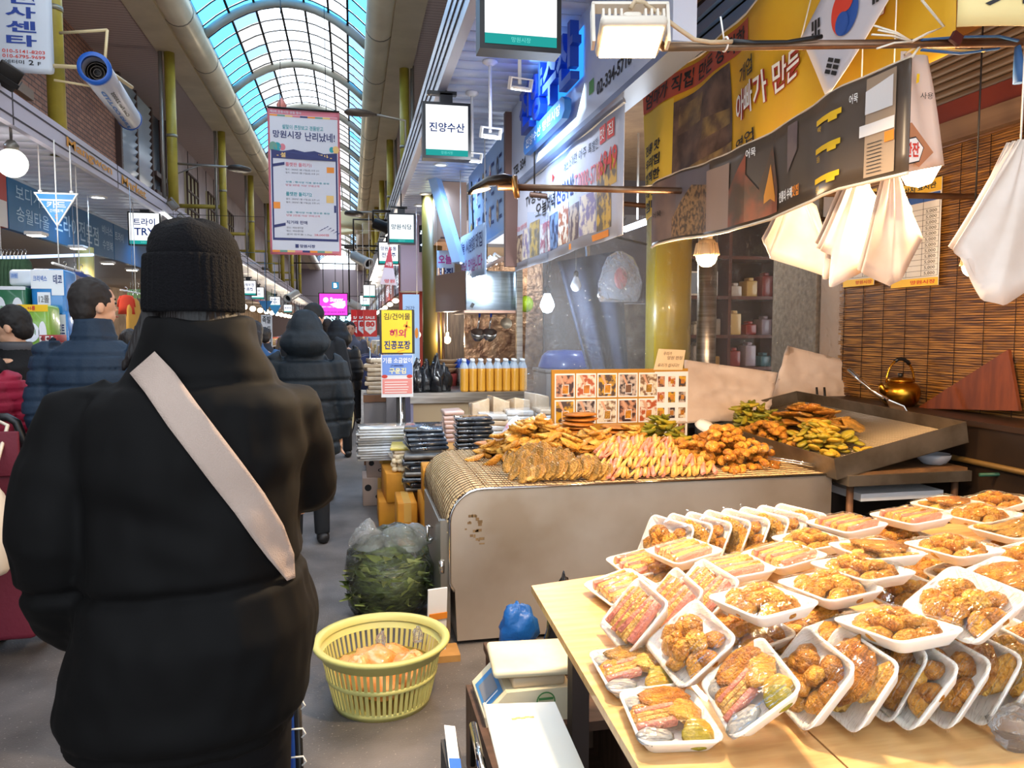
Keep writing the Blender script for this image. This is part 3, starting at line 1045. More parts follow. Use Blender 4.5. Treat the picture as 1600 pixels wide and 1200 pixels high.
# arm lamps
street_lamp(*aty(374, 264, 14.2), -2.95, 'flat dark arm lamp on the left column beside the event banner', 0.2)
street_lamp(*aty(411, 420, 26), -2.95, 'flat dark arm lamp low on the left near the event banner base', 0.2)
t = thing('cobra_lamp', 'dark drop shaped lamp head on an arm near the lit fish shop sign', 'lamp', tuple(aty(562, 176, 9.0)))
c = aty(562, 176, 9.0)
MB().loft([[(c.x + dx, c.y + 0.07 * s * math.cos(w), c.z + dz + 0.045 * s * math.sin(w)) for w in [2 * PI * k / 12 for k in range(12)]] for dx, s, dz in ((-0.17, 0.25, 0.0), (-0.13, 0.85, 0), (-0.02, 1.0, 0.0), (0.08, 0.8, -0.005), (0.16, 0.35, -0.012), (0.19, 0.25, -0.015))]).build('lamp_head', mat('lamp_bronze', '#4f463e'), t)
MB().tube([(c.x + 0.18, c.y, c.z - 0.015), (XR + 0.03, c.y, c.z - 0.06), (XR + 0.03, c.y, 3.45)], 0.014, 6).build('arm', mat('lamp_arm', '#8a847a'), t)
for u, v, y in ((553, 334, 14.0), (548, 387, 20.0)):
 street_lamp(*aty(u, v, y), XR, 'small dark arm lamp reaching from the right awning towards the event banner', 0.17)
camera_cctv(aty(553, 400, 13.0), 'thick tube camera with a dark lens beside the red tag banners', 0.6, 0.42)
camera_cctv(aty(464, 458, 17.0), 'pale tube camera on a pole left of the pink screen', -0.5, 0.36)
camera_cctv(aty(546, 472, 18.0), 'small pale tube camera right of the pink screen', 2.4, 0.30)
camera_cctv(aty(583, 348, 12.0), 'dark camera on the right awning below the arm lamps', 1.5, 0.22, DARK)
# ================================================================== event banner hanging across the street
t = thing('event_banner', 'tall pink edged event banner with Korean text hanging under the skylight', 'banner', (-0.55, 10.0, 2.45))
BW, BH = 0.86, 1.78
pl = Pl((-0.975, 10.0, 2.43), (1, 0.05, 0), (0, 0, 1), lambda s, tt: 0.012 * math.sin(s * 5 + tt * 1.4))
NAV = mat('ban_navy', '#23285e', 0.55)
BPNK = mat('ban_pink', '#c8707c', 0.55)
q = MB()
q.slab(lambda a, b, o2: pl.p(a * BW, b * BH, o2), 10, 16, 0.006)
q.build('cloth', BPNK, t)
INKS = [mat('ban_white', '#c6c5cd', 0.55), NAV, BPNK, ORG_INK, TEAL_INK, mat('ban_green', '#5f8a78', 0.5), mat('ban_sand', '#d9b26a', 0.5), GREY_INK]
q = MB()
quad(q, pl, 0.025, 0.03, BW - 0.025, BH - 0.075, 0, 0.005, 8, 12)
for i in range(9):
 c = [3, 5, 6, 2, 1][i % 5]
 quad(q, pl, 0.025 + i * 0.09, 0.03, 0.025 + (i + 1) * 0.09, 0.055, c, 0.007)
 quad(q, pl, 0.025 + i * 0.09, BH - 0.10, 0.025 + (i + 1) * 0.09, BH - 0.08, c, 0.007)
for x0, x1, y0, y1 in ((0.035, BW - 0.035, 0.175, 0.205), (0.035, 0.055, 0.175, 1.20), (BW - 0.055, BW - 0.035, 0.175, 1.20)):
 quad(q, pl, x0, y0, x1, y1, 1, 0.007, 6, 6)
poly(q, pl, [(0.035, 1.17), (BW - 0.035, 1.17), (BW - 0.035, 1.27), (0.66, 1.255), (0.55, 1.285), (0.43, 1.265), (0.3, 1.29), (0.17, 1.26), (0.035, 1.275)], 1, 0.008)
for cx, r, c in ((0.06, 0.05, 5), (0.11, 0.045, 4), (0.17, 0.035, 2), (0.76, 0.03, 4), (0.81, 0.04, 6)):
 disc(q, pl, cx, 1.31, r, c, 0.0075, 14, r * 1.2)
for cx, cy, w, h, c in ((0.74, 1.06, 0.09, 0.07, 3), (0.73, 0.70, 0.09, 0.09, 6), (0.09, 0.60, 0.08, 0.08, 3), (0.79, 0.58, 0.025, 0.09, 1)):
 quad(q, pl, cx - w / 2, cy - h / 2, cx + w / 2, cy + h / 2, c, 0.008)
for y in (1.10, 0.36):
 poly(q, pl, [(0.05, y - 0.035), (0.19, y - 0.005), (0.19, y + 0.03), (0.05, y)], 1, 0.009)
for i in range(7):
 x = 0.58 + 0.035 * i
 poly(q, pl, [(x, 0.33 - 0.02 * abs(i - 2)), (x + 0.05, 0.37 - 0.02 * abs(i - 2)), (x + 0.055, 0.36 - 0.02 * abs(i - 2))], 1, 0.009)
q.build('printed_panels', INKS, t)
q = MB()
letter(q, pl, '설맞이 큰장보고 경품받고', 0.17, 1.53, 0.66, 1.585, 4, 0.01, 0.009)
letter(q, pl, '망원시장', 0.06, 1.42, 0.40, 1.51, 1, 0.02, 0.009)
letter(q, pl, '난리났네!', 0.44, 1.40, 0.80, 1.51, 1, 0.02, 0.009)
letter(q, pl, '- 설맞이 이벤트 행사 -', 0.1, 1.185, 0.76, 1.245, 6, 0.03, 0.011)
letter(q, pl, '룰렛판 돌리기1', 0.20, 1.08, 0.51, 1.13, 2, 0.015, 0.009)
letter(q, pl, '룰렛판 돌리기2', 0.20, 0.72, 0.51, 0.77, 4, 0.015, 0.009)
letter(q, pl, '직거래 판매', 0.20, 0.375, 0.45, 0.42, 1, 0.015, 0.009)
for y in (1.04, 1.0, 0.68, 0.64, 0.33, 0.29):
 letter(q, pl, '일시 : 2020년 1월 17일(금) 오후 2시' if round(y * 100) % 8 in (0, 4) else '장소 : 배송센터앞', 0.20, y - 0.012, 0.6 if round(y * 100) % 8 in (0, 4) else 0.40, y + 0.015, 7, 0.01, 0.009)
for y in (0.88, 0.51):
 letter(q, pl, '상품 : 행사장 이용 영수증 증정', 0.20, y, 0.72, y + 0.022, 4, 0.01, 0.009)
 letter(q, pl, '당일 2만원 이상 구매고객', 0.20, y - 0.04, 0.6, y - 0.015, 2, 0.01, 0.009)
letter(q, pl, '굴비 한두름 1.7kg', 0.20, 0.235, 0.50, 0.262, 7, 0.01, 0.009)
letter(q, pl, '28,000원', 0.53, 0.235, 0.71, 0.268, 2, 0.02, 0.009)
quad(q, pl, 0.30, 0.085, 0.34, 0.13, 1, 0.009)
letter(q, pl, '망원시장', 0.355, 0.088, 0.54, 0.128, 1, 0.03, 0.009)
letter(q, pl, '제2회 전통시장 명절 행사', 0.03, BH - 0.062, 0.40, BH - 0.03, 0, 0.012, 0.009)
q.build('lettering', INKS, t)
MB().tube([tuple(pl.p(0, BH, 0)), tuple(pl.p(BW, BH, 0))], 0.012, 6).tube([tuple(pl.p(0.15, BH, 0)), (-0.83, 10.6, ZC)], 0.004, 4).tube([tuple(pl.p(0.7, BH, 0)), (-0.3, 10.6, ZC + 0.5)], 0.004, 4).build('hanging_rod', DARK, t)
t = thing('paper_lantern', 'small pink paper lantern above the event banner', 'lantern', tuple(aty(440, 164, 10.3)))
c = aty(440, 164, 10.3)
MB().lathe([(0.005, -0.075), (0.05, -0.05), (0.062, 0), (0.03, 0.06), (0.004, 0.09)], 14, Matrix.Translation(c)).build('shade', mat('lantern_pink', '#d98a7c', 0.6), t)
MB().tube([tuple(c + Vector((0, 0, 0.09))), tuple(c + Vector((0, 0, 0.35)))], 0.003, 4).build('string', DARK, t)
# ================================================================== the towel shop
struct(MB().bx(-9, XB - 0.09, -6, 18.95, 2.66, 2.70).build('ceiling_left_shop', mat('shop_ceiling', '#a09690', 0.5)))
struct(MB().bx(-7.4, -7.2, -6, 22, 0, 2.66).build('wall_left_shop', mat('shop_back', '#8a6f5c', 0.7, col2='#6d5648', ns=2)))
t = thing('steel_column', 'olive steel column standing in the towel shop front beside navy coats', 'column', (-3.95, 12.0, 0), 'arcade columns at street level')
cc = aty(135, 440, 12.0)
MB().tube([(cc.x, 12.0, 0), (cc.x, 12.0, 2.66)], 0.11, 16).build('shaft', mat('olive_pale', '#a8985a', 0.4), t)
for u, v, y in ((57, 370, 10.0), (122, 391, 11.5), (168, 407, 14.0), (206, 419, 15.5)):
 c = aty(u, v, y)
 t = thing('ceiling_spotlight', 'bright square spotlight recessed in the towel shop ceiling', 'spotlight', (c.x, c.y, 2.62), 'towel shop spotlights')
 MB().box((c.x, c.y, 2.615), (0.2, 0.2, 0.04), None, 0, 0.01).build('frame', WHITE, t)
 MB().box((c.x, c.y, 2.592), (0.15, 0.15, 0.01)).build('lens', emat('spot_glow', '#fff2dc', 9), t)
 lamp('SPOT', 'shop_spot', (c.x, c.y, 2.55), 90, (1, 0.9, 0.76), 0.08, cone=2.6)
t = thing('light_rail', 'thin pale blue light rail running under the towel shop ceiling', 'rail', tuple(aty(80, 403, 9.5)))
MB().tube([tuple(aty(-5, 403, 9.5)), tuple(aty(145, 398, 11.5))], 0.02, 6).build('tube', emat('rail_glow', '#b9d6ff', 1.6), t)
for a in (aty(2, 403, 9.6), aty(140, 398, 11.43)):
 MB().tube([a, (a.x, a.y, ZL + 0.005 if a.x > -3.94 else 2.665)], 0.005, 5).build('hanging_rod', WHITE, t)
# tissue packs
PACKB = mat('pack_blue', '#2b7fc4', 0.25, coat=0.5)
PACKW = mat('pack_white', '#dcdfe6', 0.25, coat=0.5)
PACKG = mat('pack_green', '#2f6a4a', 0.25, coat=0.5)
PACKL = mat('pack_lime', '#7fae3a', 0.25, coat=0.5)
def pack(u0, v0, u1, v1, y, base, dep, label, prints, rot=0.0):
 a, b = aty(u0, v1, y), aty(u1, v0, y)
 w, h = b.x - a.x, b.z - a.z
 t = thing('tissue_pack', label, 'tissue pack', ((a.x + b.x) / 2, y, a.z))
 q = MB()
 q.box(((a.x + b.x) / 2, y + dep / 2, (a.z + b.z) / 2), (w, dep, h), None, 0, 0.03, 3)
 q.build('wrapped_body', base, t)
 pl = Pl((a.x, y - 0.002, a.z), (1, 0, 0), (0, 0, 1))
 for pr in prints:
  q = MB()
  if pr[0] == 'q':
   quad(q, pl, pr[1] * w, pr[2] * h, pr[3] * w, pr[4] * h, 0, 0.003)
   q.build('printed_panel', pr[5], t)
  elif pr[0] == 'd':
   disc(q, pl, pr[1] * w, pr[2] * h, pr[3] * w, 0, 0.004, 20, pr[4] * h)
   q.build('printed_panel', pr[5], t)
  else:
   letter(q, pl, pr[6], pr[1] * w, pr[2] * h, pr[3] * w, pr[4] * h, 0, 0.02, 0.006)
   q.build('lettering', pr[5], t)
 return t
Yp = 6.9
pack(50, 420, 100, 512, Yp, PACKB, 0.3, 'large blue tissue pack with white label panels beside the coats', [('q', 0.03, 0.66, 0.62, 0.98, PACKW), ('q', 0.62, 0.55, 0.98, 0.98, PACKW), ('q', 0.2, 0.35, 0.58, 0.6, PACKW), ('t', 0.1, 0.78, 0.5, 0.88, BLUE_INK, '크리넥스'), ('t', 0.68, 0.74, 0.94, 0.9, NAVY_INK, '데코'), ('t', 0.24, 0.42, 0.54, 0.55, GREY_INK, '12롤')])
pack(50, 484, 104, 560, Yp, PACKB, 0.3, 'blue and white tissue pack under the large blue pack', [('q', 0.05, 0.05, 0.35, 0.95, PACKW), ('q', 0.6, 0.3, 0.97, 0.9, PACKW), ('t', 0.64, 0.5, 0.94, 0.7, NAVY_INK, '소프트')])
pack(13, 421, 52, 447, Yp + 0.1, PACKW, 0.3, 'white tissue pack with a small blue logo atop the green packs', [('q', 0.1, 0.45, 0.4, 0.8, mat('pale_blue', '#a9b9d6', 0.4)), ('t', 0.13, 0.52, 0.37, 0.72, BLUE_INK, '크린')])
pack(38, 446, 54, 500, Yp + 0.12, mat('pack_navy', '#233a7c', 0.3, coat=0.4), 0.3, 'narrow navy tissue pack wedged between green and blue packs', [])
pack(-14, 447, 40, 506, Yp, PACKG, 0.3, 'dark green tissue pack with white oval labels', [('d', 0.27, 0.42, 0.16, 0.3, PACKW), ('d', 0.76, 0.42, 0.15, 0.28, PACKW), ('t', 0.14, 0.32, 0.4, 0.48, GRN_INK, '그린'), ('t', 0.64, 0.32, 0.88, 0.48, GRN_INK, '네이처'), ('q', 0.0, 0.9, 1.0, 0.99, PACKW)])
pack(29, 476, 75, 548, Yp - 0.35, PACKL, 0.26, 'lime green tissue pack with a yellow band in front of the blue packs', [('q', 0.0, 0.85, 1.0, 1.0, YEL_INK), ('d', 0.4, 0.4, 0.3, 0.22, PACKW), ('d', 0.8, 0.36, 0.13, 0.28, PACKW), ('t', 0.22, 0.34, 0.58, 0.46, GRN_INK, '네이처'), ('t', 0.35, 0.88, 0.6, 0.97, RED_INK, '+6롤')])
t = thing('goods_shelf', 'low brown shelf unit under the stacked tissue packs', 'shelf', (-3.4, 7.05, 0))
a, b = aty(-20, 560, Yp), aty(112, 560, Yp)
MB().bx(a.x, b.x, Yp - 0.4, Yp + 0.35, a.z - 0.04, a.z).build('shelf_board', mat('shelf_wood', '#7a5236', 0.6), t)
for x in (a.x + 0.05, b.x - 0.05):
 MB().bx(x - 0.03, x + 0.03, Yp - 0.35, Yp + 0.3, 0, a.z - 0.04).build('upright', mat('shelf_wood', '#7a5236'), t)
# carton towers of red and white boxes under the shelf
RBX = mat('carton_red', '#a03030', 0.5)
for i in range(8):
 for j in range(3):
  z0 = aty(70, 625, 6.4).z
  zz = z0 + i * 0.062
  c0 = aty(64 + j * 9, 600, 6.4)
  o = MB().bx(c0.x, c0.x + 0.046, 6.4, 6.6, zz, zz + 0.058, 0, 0.004)
  q = Pl((c0.x, 6.4, zz), (1, 0, 0), (0, 0, 1))
  quad(o, q, 0.004, 0.008, 0.03 if j % 2 else 0.018, 0.05, 1, 0.001)
  disc(o, q, 0.022, 0.03, 0.012, 2, 0.0015, 8)
  tag(o.build('small_carton', [RBX, PAPER, mat('carton_deep', '#6e1f22', 0.5)]), 'small red and white carton stacked beside the black coat', 'carton', 'stacked red and white cartons')
z0 = aty(70, 625, 6.4).z
c0 = aty(60, 600, 6.4)
t = thing('wooden_stool', 'brown wooden stool under the red carton stack', 'stool', (c0.x + 0.1, 6.5, 0))
MB().bx(c0.x - 0.02, c0.x + 0.2, 6.36, 6.64, z0 - 0.03, z0).build('seat', mat('shelf_wood', '#7a5236'), t)
for dx in (0.0, 0.16):
 MB().bx(c0.x + dx, c0.x + dx + 0.03, 6.4, 6.6, 0, z0 - 0.03).build('leg', mat('shelf_wood', '#7a5236'), t)
# coats and curtains on hangers
def coat(p, w, h, m, label, yaw=0.0, sleeves=True, m2=None):
 t = thing('hanging_coat', label, 'coat', p, 'garments on the towel shop rails', (0, 0, yaw))
 prof = [(0.0, 0.16, 0.05), (-0.05, 0.36, 0.07), (-0.2, 0.44, 0.09), (-0.6, 0.46, 0.10), (-1.0, 0.52, 0.11)]
 rings = []
 for z, a, d in prof:
  rings.append([(w * a * math.cos(x) * 1.1, d * w * 2 * math.sin(x), z * h) for x in [2 * PI * k / 16 for k in range(16)]])
 MB().loft(rings).build('body', m, t, True)
 if sleeves:
  for s in (-1, 1):
   MB().tube([(s * w * 0.34, 0, -0.06 * h), (s * w * 0.5, 0.0, -0.3 * h), (s * w * 0.55, 0.02, -0.62 * h)], [0.06 * w * 1.6, 0.055 * w * 1.5, 0.05 * w * 1.4], 10).build('sleeve', m2 or m, t, True)
 MB().tube([(0, 0, 0), (0, 0, 0.05), (0.02, 0, 0.08), (0.0, 0, 0.1), (-0.02, 0, 0.09)] + ([(0, 0, 0.1), (0, 0, (ZL + 0.005 if p[0] > -3.94 else 2.665) - p[2])] if label.startswith(('navy blue', 'ochre')) else []), 0.004, 5).build('hanger_hook', CHROME, t, True)
 return t
NAVYC = mat('coat_navy', '#26386e', 0.8)
TAUPE = mat('coat_taupe', '#6e5f60', 0.85)
coat(aty(102, 425, 8.2), 0.5, 0.85, TAUPE, 'taupe coat hanging beside the blue tissue packs', 1.2)
coat(aty(117, 425, 8.6), 0.5, 0.9, NAVYC, 'navy blue coat hanging next to the taupe coat', 1.2)
coat(aty(128, 428, 9.0), 0.5, 0.85, mat('coat_grey', '#8a8494', 0.8), 'pale grey coat hanging against the olive column', 1.2)
coat(aty(197, 461, 10.5), 0.17, 0.24, mat('coat_red', '#c23a22', 0.8), 'small red jacket hanging near the navy puffer man', 0.3)
for i, cl in enumerate(('#b98a3a', '#4f463a', '#c9993f', '#3a3536')):
 coat(aty(208 + i * 7, 466, 10.6 + i * 0.15), 0.3, 0.75, mat('scarf_%d' % i, cl, 0.85), '%s scarf hanging behind the navy puffer man' % ('ochre', 'dark olive', 'mustard', 'charcoal')[i], 1.3, False)
for i in range(7):
 c = aty(4 + i * 6, 405, 8.8)
 coat(c, 0.22, 0.55, mat('green_cloth', '#3d5a3c', 0.85, col2='#2c452d', ns=8), 'dark green cloth hanging in a row above the white tissue pack', 1.4, False)
for i in range(9):
 c = aty(204 + i * 4, 452, 12.5)
 coat(c, 0.2, 0.5, mat('sage_cloth', '#7d9460', 0.85, col2='#52683f', ns=8), 'sage green cloth hanging in a row near the small red jacket', 1.4, False)
t = thing('clothes_rail', 'white clothes rail carrying the coats in the towel shop', 'rail', tuple(aty(100, 418, 8.4)))
MB().tube([tuple(aty(82, 411, 8.0)), tuple(aty(130, 426, 9.4))], 0.013, 6).build('bar', WHITE, t)
for u, v, y in ((92, 412, 8.2), (124, 422, 9.2)):
 a = aty(u, v, y)
 MB().tube([a, (a.x, a.y, ZL + 0.005 if a.x > -3.94 else 2.665)], 0.006, 5).build('hanging_rod', WHITE, t)
t = thing('clothes_rail', 'pale wire rail carrying the green cloths behind the navy puffer man', 'rail', tuple(aty(215, 450, 12.3)))
MB().tube([tuple(aty(188, 453, 11.0)), tuple(aty(240, 463, 13.0))], 0.012, 6).build('bar', WHITE, t)
a = aty(212, 456, 11.9)
MB().tube([a, (a.x, a.y, ZL + 0.005 if a.x > -3.94 else 2.665)], 0.006, 5).build('hanging_rod', WHITE, t)
# bright pack heap at knee height behind the coat man
for i, (u, v, cl, lab) in enumerate(((78, 632, '#3f7fc0', 'blue patterned bag of goods on the heap by the cartons'), (70, 618, '#c9cdd6', 'white paper parcel on the heap by the cartons'), (80, 655, '#b8a98a', 'striped folded cloth on the heap'), (68, 688, '#c9a63a', 'yellow packet lowest on the heap'), (56, 726, '#a8323a', 'red patterned packet at the foot of the heap'), (40, 735, '#b9b4b0', 'grey white packet at the foot of the heap'))):
 c = aty(u, v, 5.9)
 q = MB()
 q.ell((0, 0, 0), (0.10, 0.09, 0.06), 12, 8)
 o = q.build('goods_packet', mat('packet_%d' % i, cl, 0.35, col2='#e8e4dc', ns=14, lo=0.5, hi=0.62))
 o.location = c
 o.rotation_euler = (0.2 * i, 0.1, 0.5 * i)
 tag(o, lab, 'packet')
t = thing('goods_crate', 'low dark crate holding the packet heap on the floor', 'crate', (aty(60, 740, 6.0).x, 6.0, 0))
a, b = aty(35, 740, 6.0), aty(100, 640, 6.0)
MB().bx(a.x, b.x, 5.75, 6.2, 0, 0.35).bx(a.x - 0.02, b.x + 0.02, 5.73, 6.22, 0.33, 0.37).build('box', mat('crate_dark', '#3a2a26', 0.7), t)
MB().bx(a.x + 0.15, b.x, 5.95, 6.2, 0.37, 0.75).build('upper_box', mat('crate_brown', '#5a4032', 0.7), t)
# ================================================================== far left shop row
cols = ['#2f6f8a', '#8a6a3a', '#35506e', '#6a3a3a', '#4a6a4a', '#777080', '#3a5a78', '#7a5a4a', '#56607a']
names = ['행복정육점', '망원떡집', '서울과일', '큰집반찬', '우리분식', '제일상회', '시장약국', '부자수산', '참기름집']
kinds = ['slate blue', 'tan brown', 'deep blue', 'maroon', 'moss green', 'grey violet', 'steel blue', 'cocoa brown', 'dusky blue']
for i in range(9):
 y0 = 19.0 + i * 4.6
 t = thing('shop_signboard', kinds[i] + ' signboard on the far left row of shops', 'sign', (XB, y0, 2.66))
 pl = Pl((XB, y0, 2.66), (0, 1, 0), (0, 0, 1))
 q = MB()
 board(q, pl, 0, 0, 4.5, 0.64, 0.08)
 q.build('panel', mat('lsign_%d' % i, cols[i], 0.4), t)
 q = MB()
 letter(q, pl, names[i], 0.6, 0.15, 3.8, 0.5, 0, 0.02, 0.006)
 q.build('lettering', LT, t)
 # merchandise on a display table
 tb = thing('display_table', 'goods table of the far left shop under the %s signboard' % kinds[i], 'table', (-3.9, y0 + 2, 0))
 MB().bx(-4.6, -3.4, y0 + 0.3, y0 + 4.2, 0.72, 0.76).build('table_top', mat('table_grey', '#8a8078', 0.6), tb)
 for yy in (y0 + 0.4, y0 + 4.1):
  for xx in (-4.5, -3.5):
   MB().bx(xx - 0.025, xx + 0.025, yy - 0.025, yy + 0.025, 0, 0.72).build('leg', DARK, tb)
 for k in range(8):
  cl = random.choice(['#c9a878', '#b0483a', '#d8d2c4', '#7a9a5a', '#d8a83a', '#8a6a9a', '#5a88b8'])
  hh = random.uniform(0.15, 0.42)
  yy = y0 + 0.5 + k * 0.47
  tag(MB().bx(-4.2, -3.6, yy, yy + 0.36, 0.76, 0.76 + hh, 0, 0.02).build('goods_box', mat('goods_' + cl, cl, 0.5)), 'boxed goods set out on the %s shop table' % kinds[i], 'box', 'boxed goods on far left tables')
 for k in range(2):
  c = (-3.5, y0 + 1.0 + k * 2.3, 2.25)
  b = thing('hanging_bulb', 'glowing bulb over the far left goods tables', 'bulb', c, 'bulbs over the far left tables')
  MB().ell(c, (0.11, 0.11, 0.10), 12, 8).build('bulb_glass', emat('far_bulb', '#ffe9c6', 6), b)
  MB().tube([(c[0], c[1], 2.34), (c[0], c[1], ZL)], 0.012, 6).build('cord', DARK, b)
 lamp('POINT', 'left_row_light', (-3.5, y0 + 2.2, 2.1), 60, (1, 0.86, 0.68), 0.15)
struct(MB().bx(-6.6, -6.4, 22, 62, 0, 2.66).build('wall_left_shops', mat('shop_back_far', '#b89c80', 0.7, col2='#80684f', ns=2)))
struct(MB().bx(-7.2, XB - 0.09, 19, 62, 2.66, 2.7).build('ceiling_left_shops', mat('shop_ceiling', '#a09690')))
t = thing('paper_price_sheet', 'white paper sheet with stacked black letters in the far left row', 'sheet', tuple(aty(418, 530, 13)))
a, b = aty(409, 545, 13), aty(425, 492, 13)
pl = Pl((a.x, 13, a.z), (1, 0, 0), (0, 0, 1))
q = MB()
board(q, pl, 0, 0, b.x - a.x, b.z - a.z, 0.01)
q.build('sheet', PAPER, t)
q = MB()
for i, s in enumerate(('한입', '모듬', '족발')):
 letter(q, pl, s, 0.02, 0.07 + i * 0.17, b.x - a.x - 0.02, 0.19 + i * 0.17, 0, 0.02, 0.004)
q.build('lettering', BLACK_INK, t)
hang(MB(), pl.p(0.09, b.z - a.z - 0.01), 0.005).build('cord', DARK, t)
# soffit downlights on the left
for i in range(9):
 downlight(-3.3, 16.5 + i * 3.2, ZL, 'round downlight in the left soffit', 30 if i % 2 == 0 else 0, COOL, 0.09, 'round downlights in the left soffit')
for y in (7.5, 11.5, 15.0):
 downlight(-3.35, y, ZL, 'round downlight in the left soffit', 40, COOL, 0.09, 'round downlights in the left soffit')
# ================================================================== far centre: pink screen and B sign
c = aty(521, 476, 41)
t = thing('pink_screen', 'bright pink advertising screen hung across the far street', 'screen', (c.x, 41, c.z - 0.6))
pl = Pl((c.x - 0.70, 41, c.z - 0.54), (1, 0, 0), (0, 0, 1))
q = MB()
board(q, pl, -0.05, -0.05, 1.45, 1.15, 0.15)
q.build('case', DARK, t)
q = MB()
quad(q, pl, 0, 0, 1.4, 1.1, 0, 0.005)
q.build('screen_face', emat('screen_pink', '#ff4fe0', 0.95), t)
q = MB()
disc(q, pl, 0.32, 0.78, 0.14, 0, 0.008, 16)
letter(q, pl, 'Sunny', 0.52, 0.62, 1.2, 0.92, 0, 0.06, 0.008)
poly(q, pl, [(0.5, 0.55), (0.9, 0.7), (1.3, 0.75), (1.32, 0.5), (1.2, 0.35), (0.9, 0.35)], 0, 0.007)
letter(q, pl, '설맞이 이벤트 행사', 0.1, 0.38, 0.8, 0.46, 0, 0.02, 0.008)
letter(q, pl, '망원시장 SHOW 쇼핑센터', 0.12, 0.1, 1.28, 0.2, 1, 0.02, 0.008)
q.build('screen_print', [emat('screen_white', '#ffe2fb', 1.1), emat('screen_violet', '#7a2fb8', 0.6)], t)
MB().tube([(c.x - 0.5, 41.05, c.z + 0.5), (c.x - 0.5, 41.05, 4.9)], 0.02, 6).tube([(c.x + 0.5, 41.05, c.z + 0.5), (c.x + 0.5, 41.05, 4.9)], 0.02, 6).tube([(-2.9, 41.05, 4.9), (0.94, 41.05, 4.9)], 0.03, 6).build('hanging_frame', DARK, t)
c = aty(524, 446, 40.5)
t = thing('letter_sign', 'small blue lit sign with a white letter B above the pink screen', 'sign', (c.x, 40.5, c.z - 0.15))
pl = Pl((c.x - 0.17, 40.5, c.z - 0.17), (1, 0, 0), (0, 0, 1))
q = MB()
board(q, pl, 0, 0, 0.34, 0.34, 0.08)
q.build('case', emat('b_blue', '#2f8fc0', 0.8), t)
q = MB()
MB().tube([(c.x, 40.55, c.z + 0.1), (c.x, 40.55, 7.05)], 0.015, 6).build('hanging_rod', DARK, t)
letter(q, pl, 'B', 0.08, 0.05, 0.26, 0.29, 0, 0.05, 0.006)
q.build('lettering', emat('b_white', '#ffffff', 1.5), t)
for u, v, y, s in ((515, 497, 45, '수산'), (540, 497, 45, '청과')):
 c = aty(u, v, y)
 t = thing('lit_letters', 'glowing blue white letters %s under the pink screen' % ('on the left' if u < 520 else 'on the right'), 'sign', (c.x, y, c.z))
 t['label'] = 'glowing cyan letter sign under the pink screen ' + ('beside the hooded coat' if u < 520 else 'beside the red sale tags')
 MB().tube([(c.x - 0.3, y, c.z + 0.2), (c.x - 0.3, y, 3.4), (XF if u < 520 else XR, y, 3.4)], 0.02, 6).build('hanging_frame', DARK, t)
 pl = Pl((c.x - 0.4, y, c.z - 0.25), (1, 0, 0), (0, 0, 1))
 q = MB()
 board(q, pl, 0, -0.05, 0.8, 0.55, 0.1)
 q.build('backing', mat('teal_dark', '#1a4a5a', 0.5), t)
 q = MB()
 letter(q, pl, s, 0.06, 0.05, 0.74, 0.45, 0, 0.05, 0.006)
 q.build('letters', emat('cyan_glow', '#c8f2ff', 2.0), t)
# ================================================================== right side: soffit lights and lightboxes
LBG = 'hanging lightbox signs along the awnings'
c = aty(810, 12, 3.2)
lightbox('lightbox_sign', 'big lightbox sign over the fish shop with only a teal band of letters', c.x, 3.2, c.z, 0.30, 0.34, [], LBG)
q = MB()
letter(q, Pl((c.x - 0.15, 3.145, c.z - 0.17), (1, 0, 0), (0, 0, 1)), '망원시장', 0.08, 0.008, 0.22, 0.033, 0, 0.0, 0.004)
c = aty(697, 207, 5.4)
lightbox('lightbox_sign', 'white lightbox sign reading the fish shop name in navy letters', c.x, 5.4, c.z, 0.29, 0.34, ['진양수산'], LBG)
c = aty(627, 358, 9.5)
lightbox('lightbox_sign', 'white lightbox sign reading the restaurant name with four teal letters', c.x, 9.5, c.z, 0.29, 0.33, ['망원식당'], LBG, ink=emat('sign_ink_teal', '#0f6a86', 0.5))
c = aty(607, 396, 12.3)
lightbox('lightbox_sign', 'white lightbox sign with two lines half covered by a red pennant', c.x, 12.3, c.z, 0.29, 0.32, ['망원유통', '전자주'], LBG)
for u, v, y, w, ls, lab in ((577, 455, 18.5, 0.26, [], 'blank white lightbox sign over the red shop front'), (570, 470, 22, 0.26, ['나우'], 'small lightbox sign behind the blank one, right row'), (565, 482, 26, 0.26, ['옥상'], 'farthest lightbox sign above the red sale tags')):
 c = aty(u, v, y)
 lightbox('lightbox_sign', lab, c.x, y, c.z, w, w * 1.05, ls, LBG)
dl = ('nearest the hanging fish shop lightbox', 'between the lightbox and the slanted panel', 'over the slanted white panel', 'beside the restaurant lightbox', 'above the two line lightbox', 'past the restaurant lightbox')
for i, (u, v) in enumerate(((689, 256), (677, 280), (665, 302), (655, 320), (648, 335), (640, 351))):
 c = atz(u, v, ZS)
 downlight(c.x, c.y, ZS, 'round cool downlight in the right soffit ' + dl[i], 55, COOL, 0.06)
for i in range(10):
 downlight(0.95, 16.5 + i * 3.0, ZS, 'round cool downlight in the far right soffit', 45 if i % 2 == 0 else 0, COOL, 0.07, 'far right soffit downlights')
